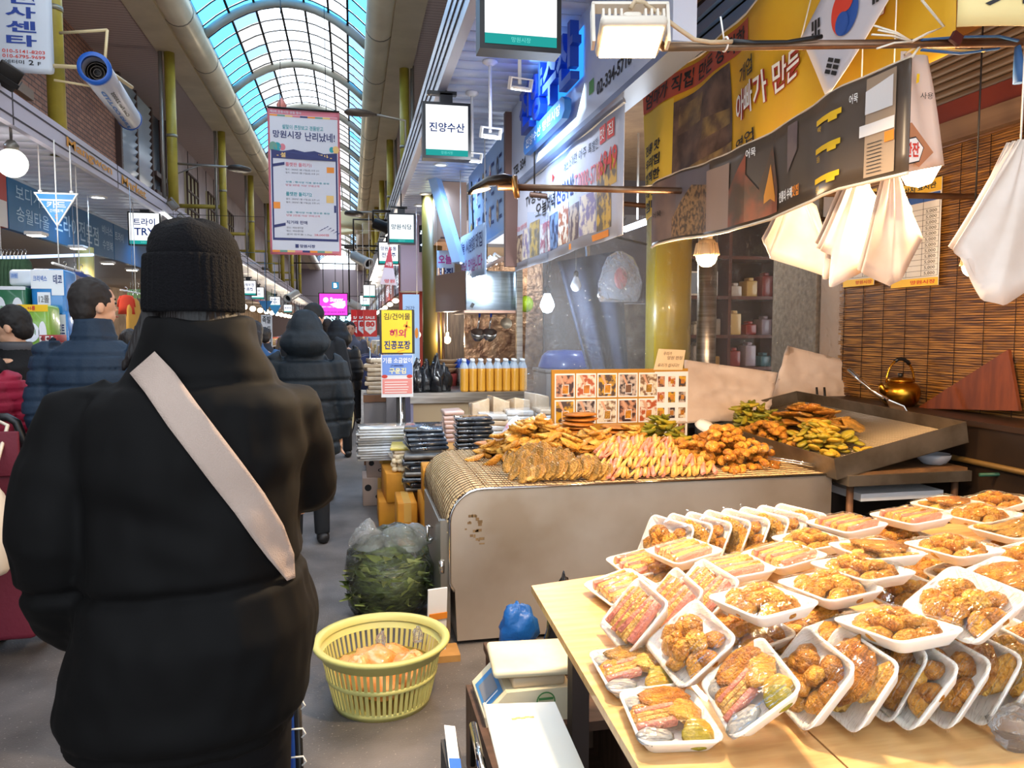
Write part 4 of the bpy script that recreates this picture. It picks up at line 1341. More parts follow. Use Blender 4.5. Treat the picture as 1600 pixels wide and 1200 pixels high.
for i, (u, v0, v1) in enumerate(((812, 45, 140), (766, 95, 215), (738, 144, 252))):
 p0 = atz(u, v0, ZS)
 p1 = aty(u, v1, p0.y)
 lab = ('white floodlight on a rod beside the blue lit letters', 'white floodlight on a rod between two others', 'white floodlight on a rod beside the fish shop lightbox')[i]
 t = flood('rod_floodlight', lab, (p1.x, p1.y, p1.z), (0.35, 0, 0.2), 0.105, 0.08, 0.03, WHITE, LED, None, (7, 7, 5)[i], (0.85, 0.92, 1), fins=False)
 m = t.matrix_basis.inverted()
 q = MB()
 q.tube([m @ Vector((p1.x, p1.y, p1.z + 0.03)), m @ Vector((p1.x, p1.y, ZS))], 0.011, 8)
 q.lathe([(0.045, 0), (0.05, -0.012), (0.02, -0.03)], 14, m @ Matrix.Translation((p1.x, p1.y, ZS)))
 q.build('rod', WHITE, t, True)
# ================================================================== fish shop: signboard with blue letters
XS = 1.245
t = thing('fish_shop_signboard', 'white fish shop signboard with raised blue letters and blue glow', 'sign', (XS, 4.6, 2.63))
pl = Pl((XS, 6.0, 2.63), (0, -1, 0), (0, 0, 1))
q = MB()
board(q, pl, 0, 0, 3.1, 0.57, 0.1)
q.build('panel', mat('sign_satin', '#b9c4da', 0.3, 0.15), t)
q = MB()
letter(q, pl, '진양수산', 0.62, 0.21, 1.95, 0.53, 0, 0.03, 0.05, ext=0.025)
q.build('raised_letters', mat('letter_blue', '#1840a8', 0.35, 0.1), t)
q = MB()
pts = [(0.78, 0.06), (1.72, 0.06), (1.78, 0.09), (1.78, 0.15), (1.72, 0.18), (0.78, 0.18), (0.74, 0.15), (0.74, 0.09)]
q.add([pl.p(a, b, o2) for o2 in (0.07, 0.03) for a, b in pts], [tuple(range(8)), tuple(range(15, 7, -1))] + [(i, 8 + i, 8 + (i + 1) % 8, (i + 1) % 8) for i in range(8)])
q.build('name_plate', mat('plate_blue', '#2a6ab0', 0.35), t)
q = MB()
letter(q, pl, '진양수산 망원시장', 0.82, 0.09, 1.70, 0.15, 0, 0.0, 0.073)
q.build('plate_lettering', WHITE_INK, t)
q = MB()
for a in (0.7, 1.0, 1.35, 1.68):
 for b in (0.25, 0.45):
  q.tube([pl.p(a, b, 0), pl.p(a, b, 0.04)], 0.004, 5)
q.build('stand_off', CHROME, t)
q = MB()
letter(q, pl, '02-334-5718', 2.15, 0.06, 2.65, 0.13, 0, 0.03, 0.003)
letter(q, pl, 'TEL 334', 0.08, 0.05, 0.5, 0.12, 0, 0.03, 0.003)
q.build('phone_lettering', BLACK_INK, t)
q = MB()
quad(q, pl, 2.02, 0.10, 2.10, 0.17, 0, 0.003)
q.build('green_mark', GRN_INK, t)
q = MB()
board(q, pl, -0.06, -0.03, 3.1, 0.0, 0.13)
q.build('lower_rail', mat('rail_grey', '#7a86a0', 0.35, 0.4), t)
MB().bx(XS - 0.05, XS + 0.06, 6.0, 6.07, 2.0, ZS - 0.005).build('side_post', mat('post_brown', '#5a4038', 0.5), t)
# glow on the panel round letters and plate, made of emissive faces
q = MB()
quad(q, pl, 0.66, 0.235, 1.92, 0.50, 0, 0.004)
q.build('halo_glow', emat('halo_blue', '#2f8ff8', 1.3), t)
q = MB()
poly(q, pl, [(0.84, 0.0), (1.8, 0.0), (1.95, 0.06), (1.95, 0.19), (1.80, 0.05), (0.9, 0.05)], 0, 0.005)
q.build('lower_glow', emat('halo_white', '#dff2ff', 1.6), t)
lamp('AREA', 'halo_light', (XS - 0.12, 4.75, 2.85), 8, (0.25, 0.5, 1.0), 1.2, (0, -PI / 2, 0), sy=0.25)
# photographs used on printed vinyl
PH = [mat('photo_%d' % i, a, 0.5, col2=b, ns=s, lo=0.45, hi=0.55) for i, (a, b, s) in enumerate((('#b9a48a', '#5f4a4a', 14), ('#8a7fa0', '#d8cbb8', 18), ('#c9a23a', '#6a5a40', 14), ('#b05a6a', '#e0d6d0', 16), ('#6f86a8', '#2d3550', 12), ('#d8c9b0', '#9a5a3a', 20)))]
# hanging banner of the fish shop
t = thing('fish_shop_banner', 'large white vinyl banner with food photos hanging below the fish shop sign', 'banner', (1.3, 4.9, 1.97))
pl = Pl((1.30, 6.12, 1.965), (0, -1, 0), (0, 0, 1), lambda s, tt: 0.012 * math.sin(s * 4.5) * (1 - tt) + 0.006 * math.sin(s * 11 + tt * 3))
L, Hh = 2.5, 0.625
q = MB()
q.slab(lambda a, b, o2: pl.p(a * L, b * Hh, o2), 30, 6, 0.004)
q.build('vinyl', mat('vinyl_fish', '#b6b9c8', 0.5), t)
q = MB()
for i in range(9):
 quad(q, pl, 0.06 + i * 0.255, 0.06 + 0.005 * (i % 2), 0.30 + i * 0.255, 0.27 + 0.02 * (i % 3), i % 6, 0.004, 3, 2)
quad(q, pl, 2.1, 0.27, 2.42, 0.42, 2, 0.004, 3, 2)
q.build('food_photo', PH, t)
q = MB()
MATS = [BLACK_INK, NAVY_INK, RED_INK, PAPER, ORG_INK, PINK_INK]
letter(q, pl, 'TV방영', 0.42, 0.44, 0.85, 0.53, 0, 0.01, 0.006)
letter(q, pl, '오늘저녁', 0.72, 0.32, 1.25, 0.43, 0, 0.012, 0.006)
letter(q, pl, '진양수산', 1.28, 0.33, 1.72, 0.45, 1, 0.02, 0.006)
letter(q, pl, 'T.0000-5718', 1.74, 0.33, 2.16, 0.43, 5, 0.01, 0.006)
letter(q, pl, '6949', 2.16, 0.34, 2.43, 0.46, 2, 0.02, 0.007)
letter(q, pl, '예스 소개한 아주 특별한', 1.45, 0.50, 2.14, 0.56, 0, 0.0, 0.006)
for i, s in enumerate('맛집'):
 quad(q, pl, 2.17 + i * 0.12, 0.505, 2.27 + i * 0.12, 0.595, 2, 0.006)
 letter(q, pl, s, 2.185 + i * 0.12, 0.52, 2.255 + i * 0.12, 0.58, 3, 0.01, 0.008)
letter(q, pl, '오늘 방영 맛집', 0.12, 0.30, 0.45, 0.34, 2, 0.0, 0.006)
disc(q, pl, 0.07, 0.40, 0.05, 2, 0.006, 16)
quad(q, pl, 1.6, 0.015, 2.3, 0.05, 4, 0.006)
disc(q, pl, 1.2, 0.52, 0.035, 2, 0.006, 3)
q.build('lettering', MATS, t)
MB().tube([pl.p(0, Hh + 0.01, 0), pl.p(L, Hh + 0.01, 0)], 0.008, 6).build('top_rope', WHITE, t)
# menu boards and purple lettered vinyl further in
t = thing('menu_board', 'pale blue menu board with rows of dish photos beside the white banner', 'sign', (1.3, 7.4, 2.2))
pl = Pl((1.28, 8.5, 2.35), (0, -1, 0), (0, 0, 1))
q = MB()
board(q, pl, 0, 0, 2.3, 0.82, 0.05)
q.build('board', mat('menu_blue', '#8fb0d8', 0.4), t)
q = MB()
for i in range(6):
 disc(q, pl, 0.2 + i * 0.38, 0.55, 0.06, i % 6, 0.004, 12, 0.13)
 disc(q, pl, 0.2 + i * 0.38, 0.2, 0.06, (i + 2) % 6, 0.004, 12, 0.1)
q.build('dish_photo', PH, t)
q = MB()
for i in range(6):
 for j in range(5):
  quad(q, pl, 0.28 + i * 0.38, 0.12 + j * 0.13, 0.40 + i * 0.38, 0.15 + j * 0.13, 0, 0.004)
q.build('menu_text', NAVY_INK, t)
t = thing('soup_banner', 'white vinyl banner with purple and black brush letters hanging over the steel hood', 'banner', (1.2, 7.2, 2.0))
pl = Pl((1.16, 8.3, 2.02), (0, -1, -0.02), (0, 0, 1), lambda s, tt: 0.01 * math.sin(s * 7))
q = MB()
q.slab(lambda a, b, o2: pl.p(a * 1.55, b * 0.46, o2), 14, 4, 0.004)
q.build('vinyl', mat('vinyl_blueish', '#a9c0e0', 0.5), t)
q = MB()
letter(q, pl, '오늘 시원칼칼 맛집', 0.05, 0.26, 1.4, 0.40, 0, 0.015, 0.004)
letter(q, pl, '식당 맛있습니다', 0.12, 0.06, 1.4, 0.20, 1, 0.015, 0.004)
disc(q, pl, 0.08, 0.12, 0.06, 2, 0.004, 12)
q.build('lettering', [NAVY_INK, PUR_INK, BRN_INK], t)
MB().tube([pl.p(0, 0.46), pl.p(0.0, 1.18)], 0.004, 4).tube([pl.p(1.5, 0.46), pl.p(1.5, 1.18)], 0.004, 4).build('cord', WHITE, t)
t = thing('slanted_light_panel', 'narrow slanted white light panel with black letters beside a tan box', 'sign', tuple(aty(703, 345, 8.2)))
a, b = aty(722, 412, 8.0), aty(684, 282, 8.6)
d = (b - a)
q = MB()
pl = Pl(a, d, (0.6, -1, 0))
board(q, pl, 0, -0.07, d.length, 0.07, 0.08)
q.build('case', mat('panel_bluewhite', '#a9c8ea', 0.35), t)
q = MB()
pl2 = Pl(b + Vector((-0.02, -0.04, 0)), -d, (0.9, -0.2, 0.3))
for i, s in enumerate(('진양', '수산시장', '오늘')):
 letter(q, pl2, s, 0.12 + i * 0.27, -0.03, 0.34 + i * 0.27, 0.04, 0, 0.04, 0.02)
q.build('lettering', BLACK_INK, t)
MB().tube([a + Vector((-0.015, -0.05, 0)), b + Vector((-0.015, -0.05, 0))], 0.014, 6).build('light_tube', emat('tube_cool', '#e6f2ff', 3), t)
t = thing('tan_sign_box', 'tan wooden sign box behind the slanted light panel', 'box', tuple(aty(708, 340, 8.8)))
a, b = aty(688, 372, 9.0), aty(727, 275, 9.0)
MB().bx(a.x, b.x, 8.9, 10.5, a.z, ZS - 0.01).build('box', mat('tan_box', '#a98a78', 0.6), t)
MB().bx(a.x - 0.01, b.x + 0.01, 8.88, 8.92, a.z - 0.02, a.z).build('lower_trim', mat('post_brown', '#5a4038'), t)
t = thing('purple_text_banner', 'long white banner with purple heading hanging beside the olive post', 'banner', tuple(aty(696, 440, 9.4)))
a, b = aty(683, 488, 9.4), aty(710, 392, 9.4)
pl = Pl((a.x, 9.4, a.z), (1, -0.3, 0), (0, 0, 1), lambda s, tt: 0.015 * math.sin(tt * 5))
w, h = (b.x - a.x) * 1.02, b.z - a.z
q = MB()
q.slab(lambda u, v, o2: pl.p(u * w, v * h, o2), 4, 8, 0.004)
q.build('vinyl', mat('vinyl_blueish', '#a9c0e0'), t)
q = MB()
letter(q, pl, '오늘', 0.02, h * 0.78, w * 0.85, h * 0.93, 1, 0.03, 0.005)
letter(q, pl, '맛집', 0.03, h * 0.55, w * 0.9, h * 0.72, 0, 0.03, 0.005)
for j in range(5):
 quad(q, pl, 0.03, h * (0.1 + 0.08 * j), w * 0.88, h * (0.12 + 0.08 * j), 2, 0.005)
q.build('lettering', [NAVY_INK, PUR_INK, GREY_INK], t)
MB().tube([pl.p(0, h), pl.p(0, h + 0.5)], 0.004, 4).tube([pl.p(w, h), pl.p(w, h + 0.5)], 0.004, 4).build('cord', WHITE, t)
# ---- steel hood, shelf lights
t = thing('steel_hood', 'brushed steel extractor hood box over the fish shop pots', 'hood', tuple(aty(765, 485, 7.7)))
a, b = aty(728, 485, 7.7), aty(806, 424, 7.7)
MB().bx(a.x, b.x, 7.7, 8.6, a.z, b.z, 0, 0.006).build('box', mat('hood_steel', '#a9bac9', 0.3, 0.9, col2='#93a2b0', ns=3, stretch=(1, 1, 14)), t)
MB().add([(a.x - 0.005, 7.7, a.z), (a.x - 0.005, 7.7, b.z), (a.x - 0.22, 8.5, b.z), (a.x - 0.22, 8.5, a.z), (a.x, 8.6, a.z), (a.x, 8.6, b.z)], [(0, 1, 2, 3), (3, 2, 5, 4), (0, 3, 4), (1, 5, 2)]).build('side_cheek', mat('hood_side', '#8a6a58', 0.4, 0.6), t)
MB().bx(a.x - 0.02, b.x + 0.02, 7.68, 8.6, a.z - 0.025, a.z).build('lower_lip', mat('hood_lip', '#b08a78', 0.5, 0.3), t)
MB().box(tuple(aty(738, 477, 7.69)), (0.03, 0.012, 0.045), (0, 0.5, 0)).build('switch', BLACK, t)
MB().tube([(a.x + 0.25, 8.2, b.z), (a.x + 0.25, 8.2, ZS)], 0.06, 10).build('duct', STEEL, t)
flood('hood_lamp', 'small spot lamp clipped on the steel hood face', tuple(aty(737, 431, 7.62)), (0.9, 0.4, 0), 0.05, 0.04, 0.02, WHITE, LED, None, 4, (0.9, 0.95, 1), fins=False)
for i, (u, v) in enumerate(((752, 416), (760, 412), (769, 408), (777, 404))):
 flood('shelf_lamp', 'white louvre lamp in the row above the steel hood', tuple(aty(u, v, 7.5 - 0.1 * i)), (0.6, 0.5, 0.3), 0.07, 0.045, 0.015, WHITE, LED, 'lamp row above the steel hood', 5 if i % 2 else 0, (0.85, 0.93, 1), fins=False)
t = thing('lamp_shelf', 'pale shelf carrying the lamp row above the steel hood', 'shelf', tuple(aty(760, 420, 7.4)))
a = aty(742, 424, 7.5)
b = aty(800, 398, 6.6)
MB().tube([a, b], 0.022, 4).build('rail', mat('tan_box', '#a98a78'), t)
MB().tube([a + Vector((0, 0, 0.0)), a + Vector((0, 0.2, 0.9))], 0.008, 5).build('stay', DARK, t)
t = thing('price_board', 'dark board with white menu words above the lamp row', 'sign', tuple(aty(796, 375, 7.0)))
pl = Pl(aty(788, 398, 7.2), (1, -0.6, 0), (0, 0, 1))
q = MB()
board(q, pl, 0, 0, 0.22, 0.25, 0.02)
q.build('board', mat('board_black', '#28303a', 0.5), t)
q = MB()
for i in range(4):
 letter(q, pl, ('진양', '수산', '오늘', '맛집')[i], 0.02, 0.02 + i * 0.058, 0.2, 0.065 + i * 0.058, 0, 0.02, 0.003)
q.build('lettering', WHITE_INK, t)
# ---- fish shop serving counter
t = thing('serving_counter', 'fish shop counter with steel edge and cream front panel', 'counter', (1.15, 7.3, 0))
MB().bx(0.53, 2.2, 7.3, 8.9, 0.86, 0.90, 0, 0.006).build('steel_top', STEEL, t)
MB().bx(0.53, 2.2, 7.285, 7.3, 0.80, 0.90).build('steel_edge', STEEL, t)
MB().bx(0.56, 2.15, 7.33, 8.85, 0.0, 0.86).build('cabinet', mat('counter_cream', '#b39a78', 0.55), t)
MB().bx(0.535, 0.56, 7.31, 8.85, 0, 0.86).build('end_post', mat('post_lilac', '#8a86a0', 0.5), t)
BOT = mat('bottle_juice', '#d89a34', 0.25, coat=0.6)
BTOP = mat('bottle_clear', '#aebccb', 0.15, coat=0.6, alpha=0.75)
prof = [(0.0, 0), (0.036, 0), (0.04, 0.008)]
for k in range(9):
 prof += [(0.041, 0.02 + k * 0.022), (0.0385, 0.03 + k * 0.022)]
mb1 = MB().lathe(prof + [(0.04, 0.222), (0.036, 0.235), (0, 0.235)], 14).mesh('juice', BOT)
mb2 = MB().lathe([(0.041, 0.222), (0.036, 0.245), (0.019, 0.28), (0.017, 0.292)], 14, cap=False).mesh('shoulder', BTOP)
mb3 = MB().lathe([(0.0195, 0.285), (0.0195, 0.312), (0, 0.312)], 14).mesh('cap', mat('cap_blue', '#d2d8e0', 0.4))
for r in range(3):
 for k in range(8):
  o = thing('juice_bottle', 'clear ridged bottle of orange juice in the rows on the fish shop counter', 'bottle', (1.065 + k * 0.0835 + 0.01 * r, 7.40 + r * 0.09, 0.90), 'juice bottles on the fish shop counter')
  obj('juice', mb1, o, True)
  obj('shoulder', mb2, o, True)
  obj('cap', mb3, o, True)
BAGB = mat('bag_black', '#17181c', 0.22, coat=0.4, bump=0.35, bs=14)
def crumpled(name, mt, c, r, seed, label, cat, group=None, amp=0.25, fr=6.0, top=0.0, n=22, flat=0.6):
 """lumpy bag: an ellipsoid pushed about by noise, flat underneath, drawn in at the top"""
 q = MB()
 q.ell((0, 0, 0), (1, 1, 1), n, n - 6)
 vs = []
 for p in q.v:
  v = Vector(p)
  k = 1 + amp * noise.noise(v * fr * 0.35 + Vector((seed * 3.1, seed, 0))) + amp * 0.45 * noise.noise(v * fr + Vector((0, seed, 0)))
  if top and v.z > 0:
   f = 1 - top * v.z
   v.x *= f
   v.y *= f
  v = Vector((v.x * r[0] * k, v.y * r[1] * k, max(v.z * r[2] * k, -r[2] * flat)))
  vs.append(tuple(v + Vector((0, 0, r[2] * flat))))
 q.v = vs
 o = q.build(name, mt)
 o.location = c
 return tag(o, label, cat, group)
for i, (u, hgt) in enumerate(((652, 0.32), (667, 0.30), (682, 0.36), (695, 0.26))):
 c = aty(u, 608, 7.42)
 crumpled('black_plastic_bag', BAGB, (c.x, 7.45 + 0.05 * (i % 2), 0.90), (0.075, 0.075, hgt * 0.62), i, ('black plastic bag standing beside the yellow post sign', 'slim black plastic bag second along the counter', 'tallest black plastic bag on the counter', 'black plastic bag leaning toward the juice bottles')[i], 'bag', None, 0.35, 5, 0.5)
# bowls, pots, lids
t = thing('bowl_stack', 'stack of brown noodle bowls behind the black bags', 'bowls', (0, 0, 0))
c = aty(700, 580, 8.2)
t.location = (c.x, 8.2, 0.9)
for i in range(3):
 q = MB().lathe([(0.02, 0), (0.06, 0.01), (0.1, 0.05), (0.105, 0.06), (0.095, 0.055), (0, 0.03)], 16, Matrix.Translation((0, 0, 0.13 + i * 0.045)))
 q.build('bowl', mat('bowl_brown', '#9a7a5a', 0.5), t, True)
MB().lathe([(0.09, 0), (0.1, 0.13), (0, 0.13)], 16).build('red_tub', mat('tub_red', '#7a2622', 0.5), t, True)
def pot(p, r, h, label, lid=None):
 t = thing('cooking_pot', label, 'pot', p)
 MB().lathe([(0, 0), (r, 0), (r * 1.02, h), (r * 1.06, h + 0.01), (r, h), (r * 0.96, 0.02), (0, 0.02)], 22).build('body', STEEL, t, True)
 for s in (-1, 1):
  MB().tube([(s * r, -0.05, h * 0.7), (s * (r + 0.05), -0.04, h * 0.75), (s * (r + 0.05), 0.04, h * 0.75), (s * r, 0.05, h * 0.7)], 0.01, 6).build('handle', CHROME, t, True)
 if lid:
  MB().lathe([(r * 1.05, h + 0.01), (r * 0.9, h + 0.06), (r * 0.4, h + 0.10), (0.0, h + 0.11)], 20).build('lid', lid, t, True)
 return t
BLU = mat('plastic_blue', '#1d3f9a', 0.35)
c = aty(722, 575, 8.3)
pot((c.x, 8.3, 0.90), 0.14, 0.18, 'steel pot under a blue plastic cover in the fish shop', BLU)
c = aty(752, 575, 8.1)
pot((c.x, 8.05, 0.90), 0.13, 0.20, 'open steel pot beneath the hanging ladles')
c = aty(785, 600, 8.4)
pot((c.x + 0.1, 8.5, 0.90), 0.17, 0.14, 'wide steel pot under the blue tarpaulin end', mat('lid_teal', '#2277a8', 0.4))
for i, u in enumerate((747, 765)):
 c = aty(u, 521, 7.95)
 t = thing('hanging_ladle', 'steel ladle with a blue handle hanging from the hood, ' + ('touching the blue cover' if i == 0 else 'nearer the strainer'), 'ladle', (c.x, c.y, c.z))
 MB().lathe([(0.0, -0.085), (0.04, -0.075), (0.07, -0.03), (0.078, 0.02), (0.074, 0.02), (0.0, -0.07)], 20, rotm(0.5, 0, 0)).build('bowl', STEEL, t, True)
 MB().tube([(0, 0.02, 0.05), (0.012, 0.02, 0.12), (0.018, 0.02, 0.19)], 0.008, 6).build('shaft', CHROME, t, True)
 MB().tube([(0.018, 0.02, 0.17), (0.022, 0.02, 0.29)], 0.011, 8).build('grip', BLU, t, True)
t = thing('wire_strainer', 'round wire strainer hanging beside the two ladles', 'strainer', tuple(aty(791, 505, 8.2)))
c = aty(791, 505, 8.2)
MB().lathe([(0, -0.05), (0.05, -0.03), (0.065, 0.0)], 16, Matrix.Translation(c) @ rotm(1.2, 0, 0)).build('mesh', mat('wire_pale', '#c9b9a0', 0.5, 0.5), t)
MB().tube([tuple(c + Vector((0, 0, 0.06))), tuple(c + Vector((0, 0, 0.28)))], 0.006, 5).build('handle', CHROME, t)
# steel back wall of the fish shop kitchen with orange glow reflections put into its mottled colour
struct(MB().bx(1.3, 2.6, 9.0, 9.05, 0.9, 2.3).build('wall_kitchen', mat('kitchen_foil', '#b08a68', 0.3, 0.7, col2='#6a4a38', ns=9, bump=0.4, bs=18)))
struct(MB().bx(0.7, 1.24, 11.77, 11.79, 0, 2.5).build('wall_kitchen_red', mat('kitchen_red', '#9a2a1e', 0.5)))
t = thing('steel_post', 'bright square steel post right of the hood', 'post', tuple(aty(811, 560, 7.6)))
a = aty(811, 560, 7.6)
MB().bx(a.x - 0.03, a.x + 0.03, 7.57, 7.63, 0.9, 2.3).build('post', STEEL, t)
t = thing('copper_pipe', 'two thin copper toned pipes beside the kitchen opening', 'pipe', tuple(aty(688, 560, 8.8)))
for dx in (0, 0.05):
 a = aty(686, 560, 8.8)
 MB().tube([(a.x + dx, 8.8, 0.9), (a.x + dx, 8.8, 2.2)], 0.016, 8).build('pipe', mat('copper', '#b08060', 0.3, 0.8), t)
crumpled('green_balloon', mat('lime_rubber', '#a8c41e', 0.4), aty(822, 488, 7.68), (0.075, 0.085, 0.085), 3, 'lime green round ball hanging at the steel post', 'ball', None, 0.05, 3, 0, 18, 1.0)
# bulbs in the kitchen
for u, v, y, lab in ((733, 516, 9.5, 'warm bulb glowing behind the ladles'), (699, 531, 9.8, 'white bulb glowing above the noodle bowls'), (652, 523, 10.5, 'bulb glowing beside the yellow post sign')):
 c = aty(u, v, y)
 b = thing('kitchen_bulb', lab, 'bulb', tuple(c))
 MB().ell(c, (0.045, 0.045, 0.05), 14, 10).build('glass', emat('kbulb', '#ffe2b0', 9), b)
 MB().tube([tuple(c + Vector((0, 0, 0.05))), tuple(c + Vector((0, 0, 0.10)))], 0.02, 8).tube([tuple(c + Vector((0, 0, 0.1))), (c.x, c.y, ZS)], 0.004, 4).build('socket', WHITE, b)
 lamp('POINT', 'kitchen_light', (c.x, c.y - 0.1, c.z), 22, (1, 0.8, 0.55), 0.06)
# ---- yellow post sign
t = thing('post_sign', 'yellow post sign with dried seaweed and vacuum packing words above blue price sheets', 'sign', (0.42, 6.9, 0))
c0, c1 = aty(595, 553, 6.9), aty(646, 484, 6.9)
pl = Pl((c0.x, 6.9, c0.z), (1, 0, 0), (0, 0, 1))
w, h = c1.x - c0.x, c1.z - c0.z
q = MB()
board(q, pl, -0.008, 0, w + 0.008, h, 0.02)
q.build('frame', BLACK, t)
q = MB()
quad(q, pl, 0.01, 0.01, w - 0.015, h - 0.005, 0, 0.003)
q.build('yellow_face', mat('sign_yellow', '#f0c81e', 0.45), t)
q = MB()
letter(q, pl, '김/건어물', 0.03, h * 0.77, w - 0.03, h * 0.92, 0, 0.012, 0.005)
letter(q, pl, '해외', w * 0.27, h * 0.37, w * 0.76, h * 0.56, 1, 0.03, 0.005)
letter(q, pl, '진공포장', 0.03, h * 0.10, w - 0.03, h * 0.30, 2, 0.03, 0.005)
for pp in (((0.68, 0.62), (0.88, 0.58), (0.92, 0.60), (0.72, 0.68)), ((0.74, 0.52), (0.80, 0.52), (0.82, 0.74), (0.78, 0.74)), ((0.5, 0.03), (0.75, 0.09), (0.73, 0.1), (0.5, 0.05))):
 poly(q, pl, [(a * w, b * h) for a, b in pp], 3, 0.005)
q.build('lettering', [BLACK_INK, mat('ink_crimson', '#c01f4a', 0.5), NAVY_INK, ORG_INK], t)
b0, b1 = aty(596, 621, 6.9), aty(645, 554, 6.9)
pl = Pl((b0.x, 6.9, b0.z), (1, 0, 0), (0, 0, 1))
w, h = b1.x - b0.x, b1.z - b0.z
q = MB()
board(q, pl, 0, 0, w, h, 0.015)
q.build('sheet_back', PAPER, t)
q = MB()
quad(q, pl, 0.01, h * 0.52, w - 0.005, h * 0.99, 0, 0.003)
quad(q, pl, 0.01, h * 0.08, w - 0.01, h * 0.43, 1, 0.003)
disc(q, pl, 0.03, h * 0.49, 0.026, 2, 0.005, 16, 0.016)
disc(q, pl, w - 0.03, h * 0.49, 0.026, 2, 0.005, 16, 0.016)
q.build('price_sheets', [mat('sheet_blue', '#6f8fd0', 0.5), mat('sheet_salmon', '#e08a80', 0.5), RED_INK], t)
q = MB()
letter(q, pl, '기름 소금없이', 0.015, h * 0.80, w - 0.01, h * 0.93, 0, 0.02, 0.006)
letter(q, pl, '(7,000원)', w * 0.3, h * 0.71, w * 0.7, h * 0.77, 1, 0.02, 0.006)
letter(q, pl, '구운김', w * 0.25, h * 0.55, w * 0.78, h * 0.69, 2, 0.03, 0.006)
for k in range(5):
 quad(q, pl, 0.03, h * (0.11 + 0.06 * k), w * (0.8 + 0.03 * (k % 3)), h * (0.125 + 0.06 * k), 0, 0.006)
q.build('lettering', [WHITE_INK, NAVY_INK, mat('ink_cream', '#f2e6a8', 0.5)], t)
for dx in (-0.028, 0.028):
 MB().tube([(0.42 + dx, 6.92, 0), (0.42 + dx, 6.92, 0.95)], 0.012, 8).build('post', DARK, t)
MB().tube([(0.42, 6.92, 0), (0.42, 6.92, 0.9)], 0.022, 10).build('centre_post', CHROME, t)
# ================================================================== pile of seaweed packs and cartons in front of the fish shop
WRAPB = mat('wrap_black', '#15161a', 0.12, coat=0.9, col2='#39424e', ns=9, bump=0.5, bs=10)
WRAPW = mat('wrap_white', '#c9ccd0', 0.2, coat=0.7, col2='#a9a49a', ns=8, bump=0.4, bs=14)
WRAPT = mat('wrap_tan', '#cdb79a', 0.25, coat=0.6, col2='#b79a78', ns=8, bump=0.3, bs=14)
def wrapped(x, y, z, sx, sy, sz, m, label, group, yaw=0.0, tilt=0.0, name='seaweed_pack'):
 q = MB()
 q.box((0, 0, sz / 2), (sx, sy, sz), None, 0, min(sz * 0.45, 0.012), 3)
 rnd = random.random() * 9
 q.v = [(p[0] + 0.006 * noise.noise(Vector((p[0] * 14, p[1] * 14, rnd))), p[1], p[2] + 0.25 * sz * noise.noise(Vector((p[0] * 9, p[1] * 9, rnd)))) for p in q.v]
 o = q.build(name, m)
 o.location = (x, y, z)
 o.rotation_euler = (tilt, 0, yaw)
 return tag(o, label, 'pack', group)
def carton(x, y, z, sx, sy, sz, m, label, yaw=0.0, marks=None):
 t = thing('cardboard_carton', label, 'carton', (x, y, z), None, (0, 0, yaw))
 MB().box((0, 0, sz / 2), (sx, sy, sz), None, 0, 0.004, 1).build('box', m, t, True)
 MB().box((0, 0, sz + 0.0005), (0.05, sy * 0.99, 0.001)).box((0, -sy / 2 - 0.0005, sz * 0.8), (0.05, 0.001, sz * 0.38)).build('tape', mat('tape', '#d0a050', 0.3, coat=0.4), t, True)
 if marks:
  pl = Pl((-sx / 2, -sy / 2, 0), (1, 0, 0), (0, 0, 1))
  q = MB()
  letter(q, pl, marks, sx * 0.35, sz * 0.2, sx * 0.9, sz * 0.42, 0, 0.02, 0.002)
  quad(q, pl, sx * 0.5, sz * 0.6, sx * 0.95, sz * 0.85, 1, 0.002)
  disc(q, pl, sx * 0.15, sz * 0.65, sz * 0.12, 0, 0.002, 14)
  q.build('print', [BLACK_INK, mat('carton_print', '#b0842a', 0.6)], t, True)
 return t
PINKC = mat('carton_pinkish', '#b9a294', 0.8)
carton(0.22, 6.75, 0, 0.30, 0.35, 0.24, PINKC, 'pale printed carton on the floor under the long white packs', 0, '어묵')
carton(0.24, 6.75, 0.24, 0.27, 0.32, 0.19, PINKC, 'second pale printed carton stacked under the long white packs', 0, '어묵')
carton(0.24, 7.05, 0.43, 0.30, 0.32, 0.20, PINKC, 'pale printed carton topmost of its stack beside the post sign', 0, '어묵')
carton(0.33, 6.05, 0, 0.30, 0.5, 0.20, CARD2, 'orange brown carton on the floor beside the black packs', 0)
carton(0.36, 6.0, 0.20, 0.27, 0.45, 0.22, CARD2, 'orange brown carton second in the stack beside the black packs', 0.05)
carton(0.62, 5.15, 0, 0.36, 0.42, 0.38, CARD2, 'big taped orange carton behind the steel fritter counter', 0.03)
carton(0.60, 5.15, 0.38, 0.30, 0.34, 0.20, CARD2, 'smaller taped orange carton atop the big one behind the counter', -0.04)
carton(0.35, 5.35, 0, 0.13, 0.4, 0.33, CARD2, 'narrow orange carton against the big taped carton', 0)
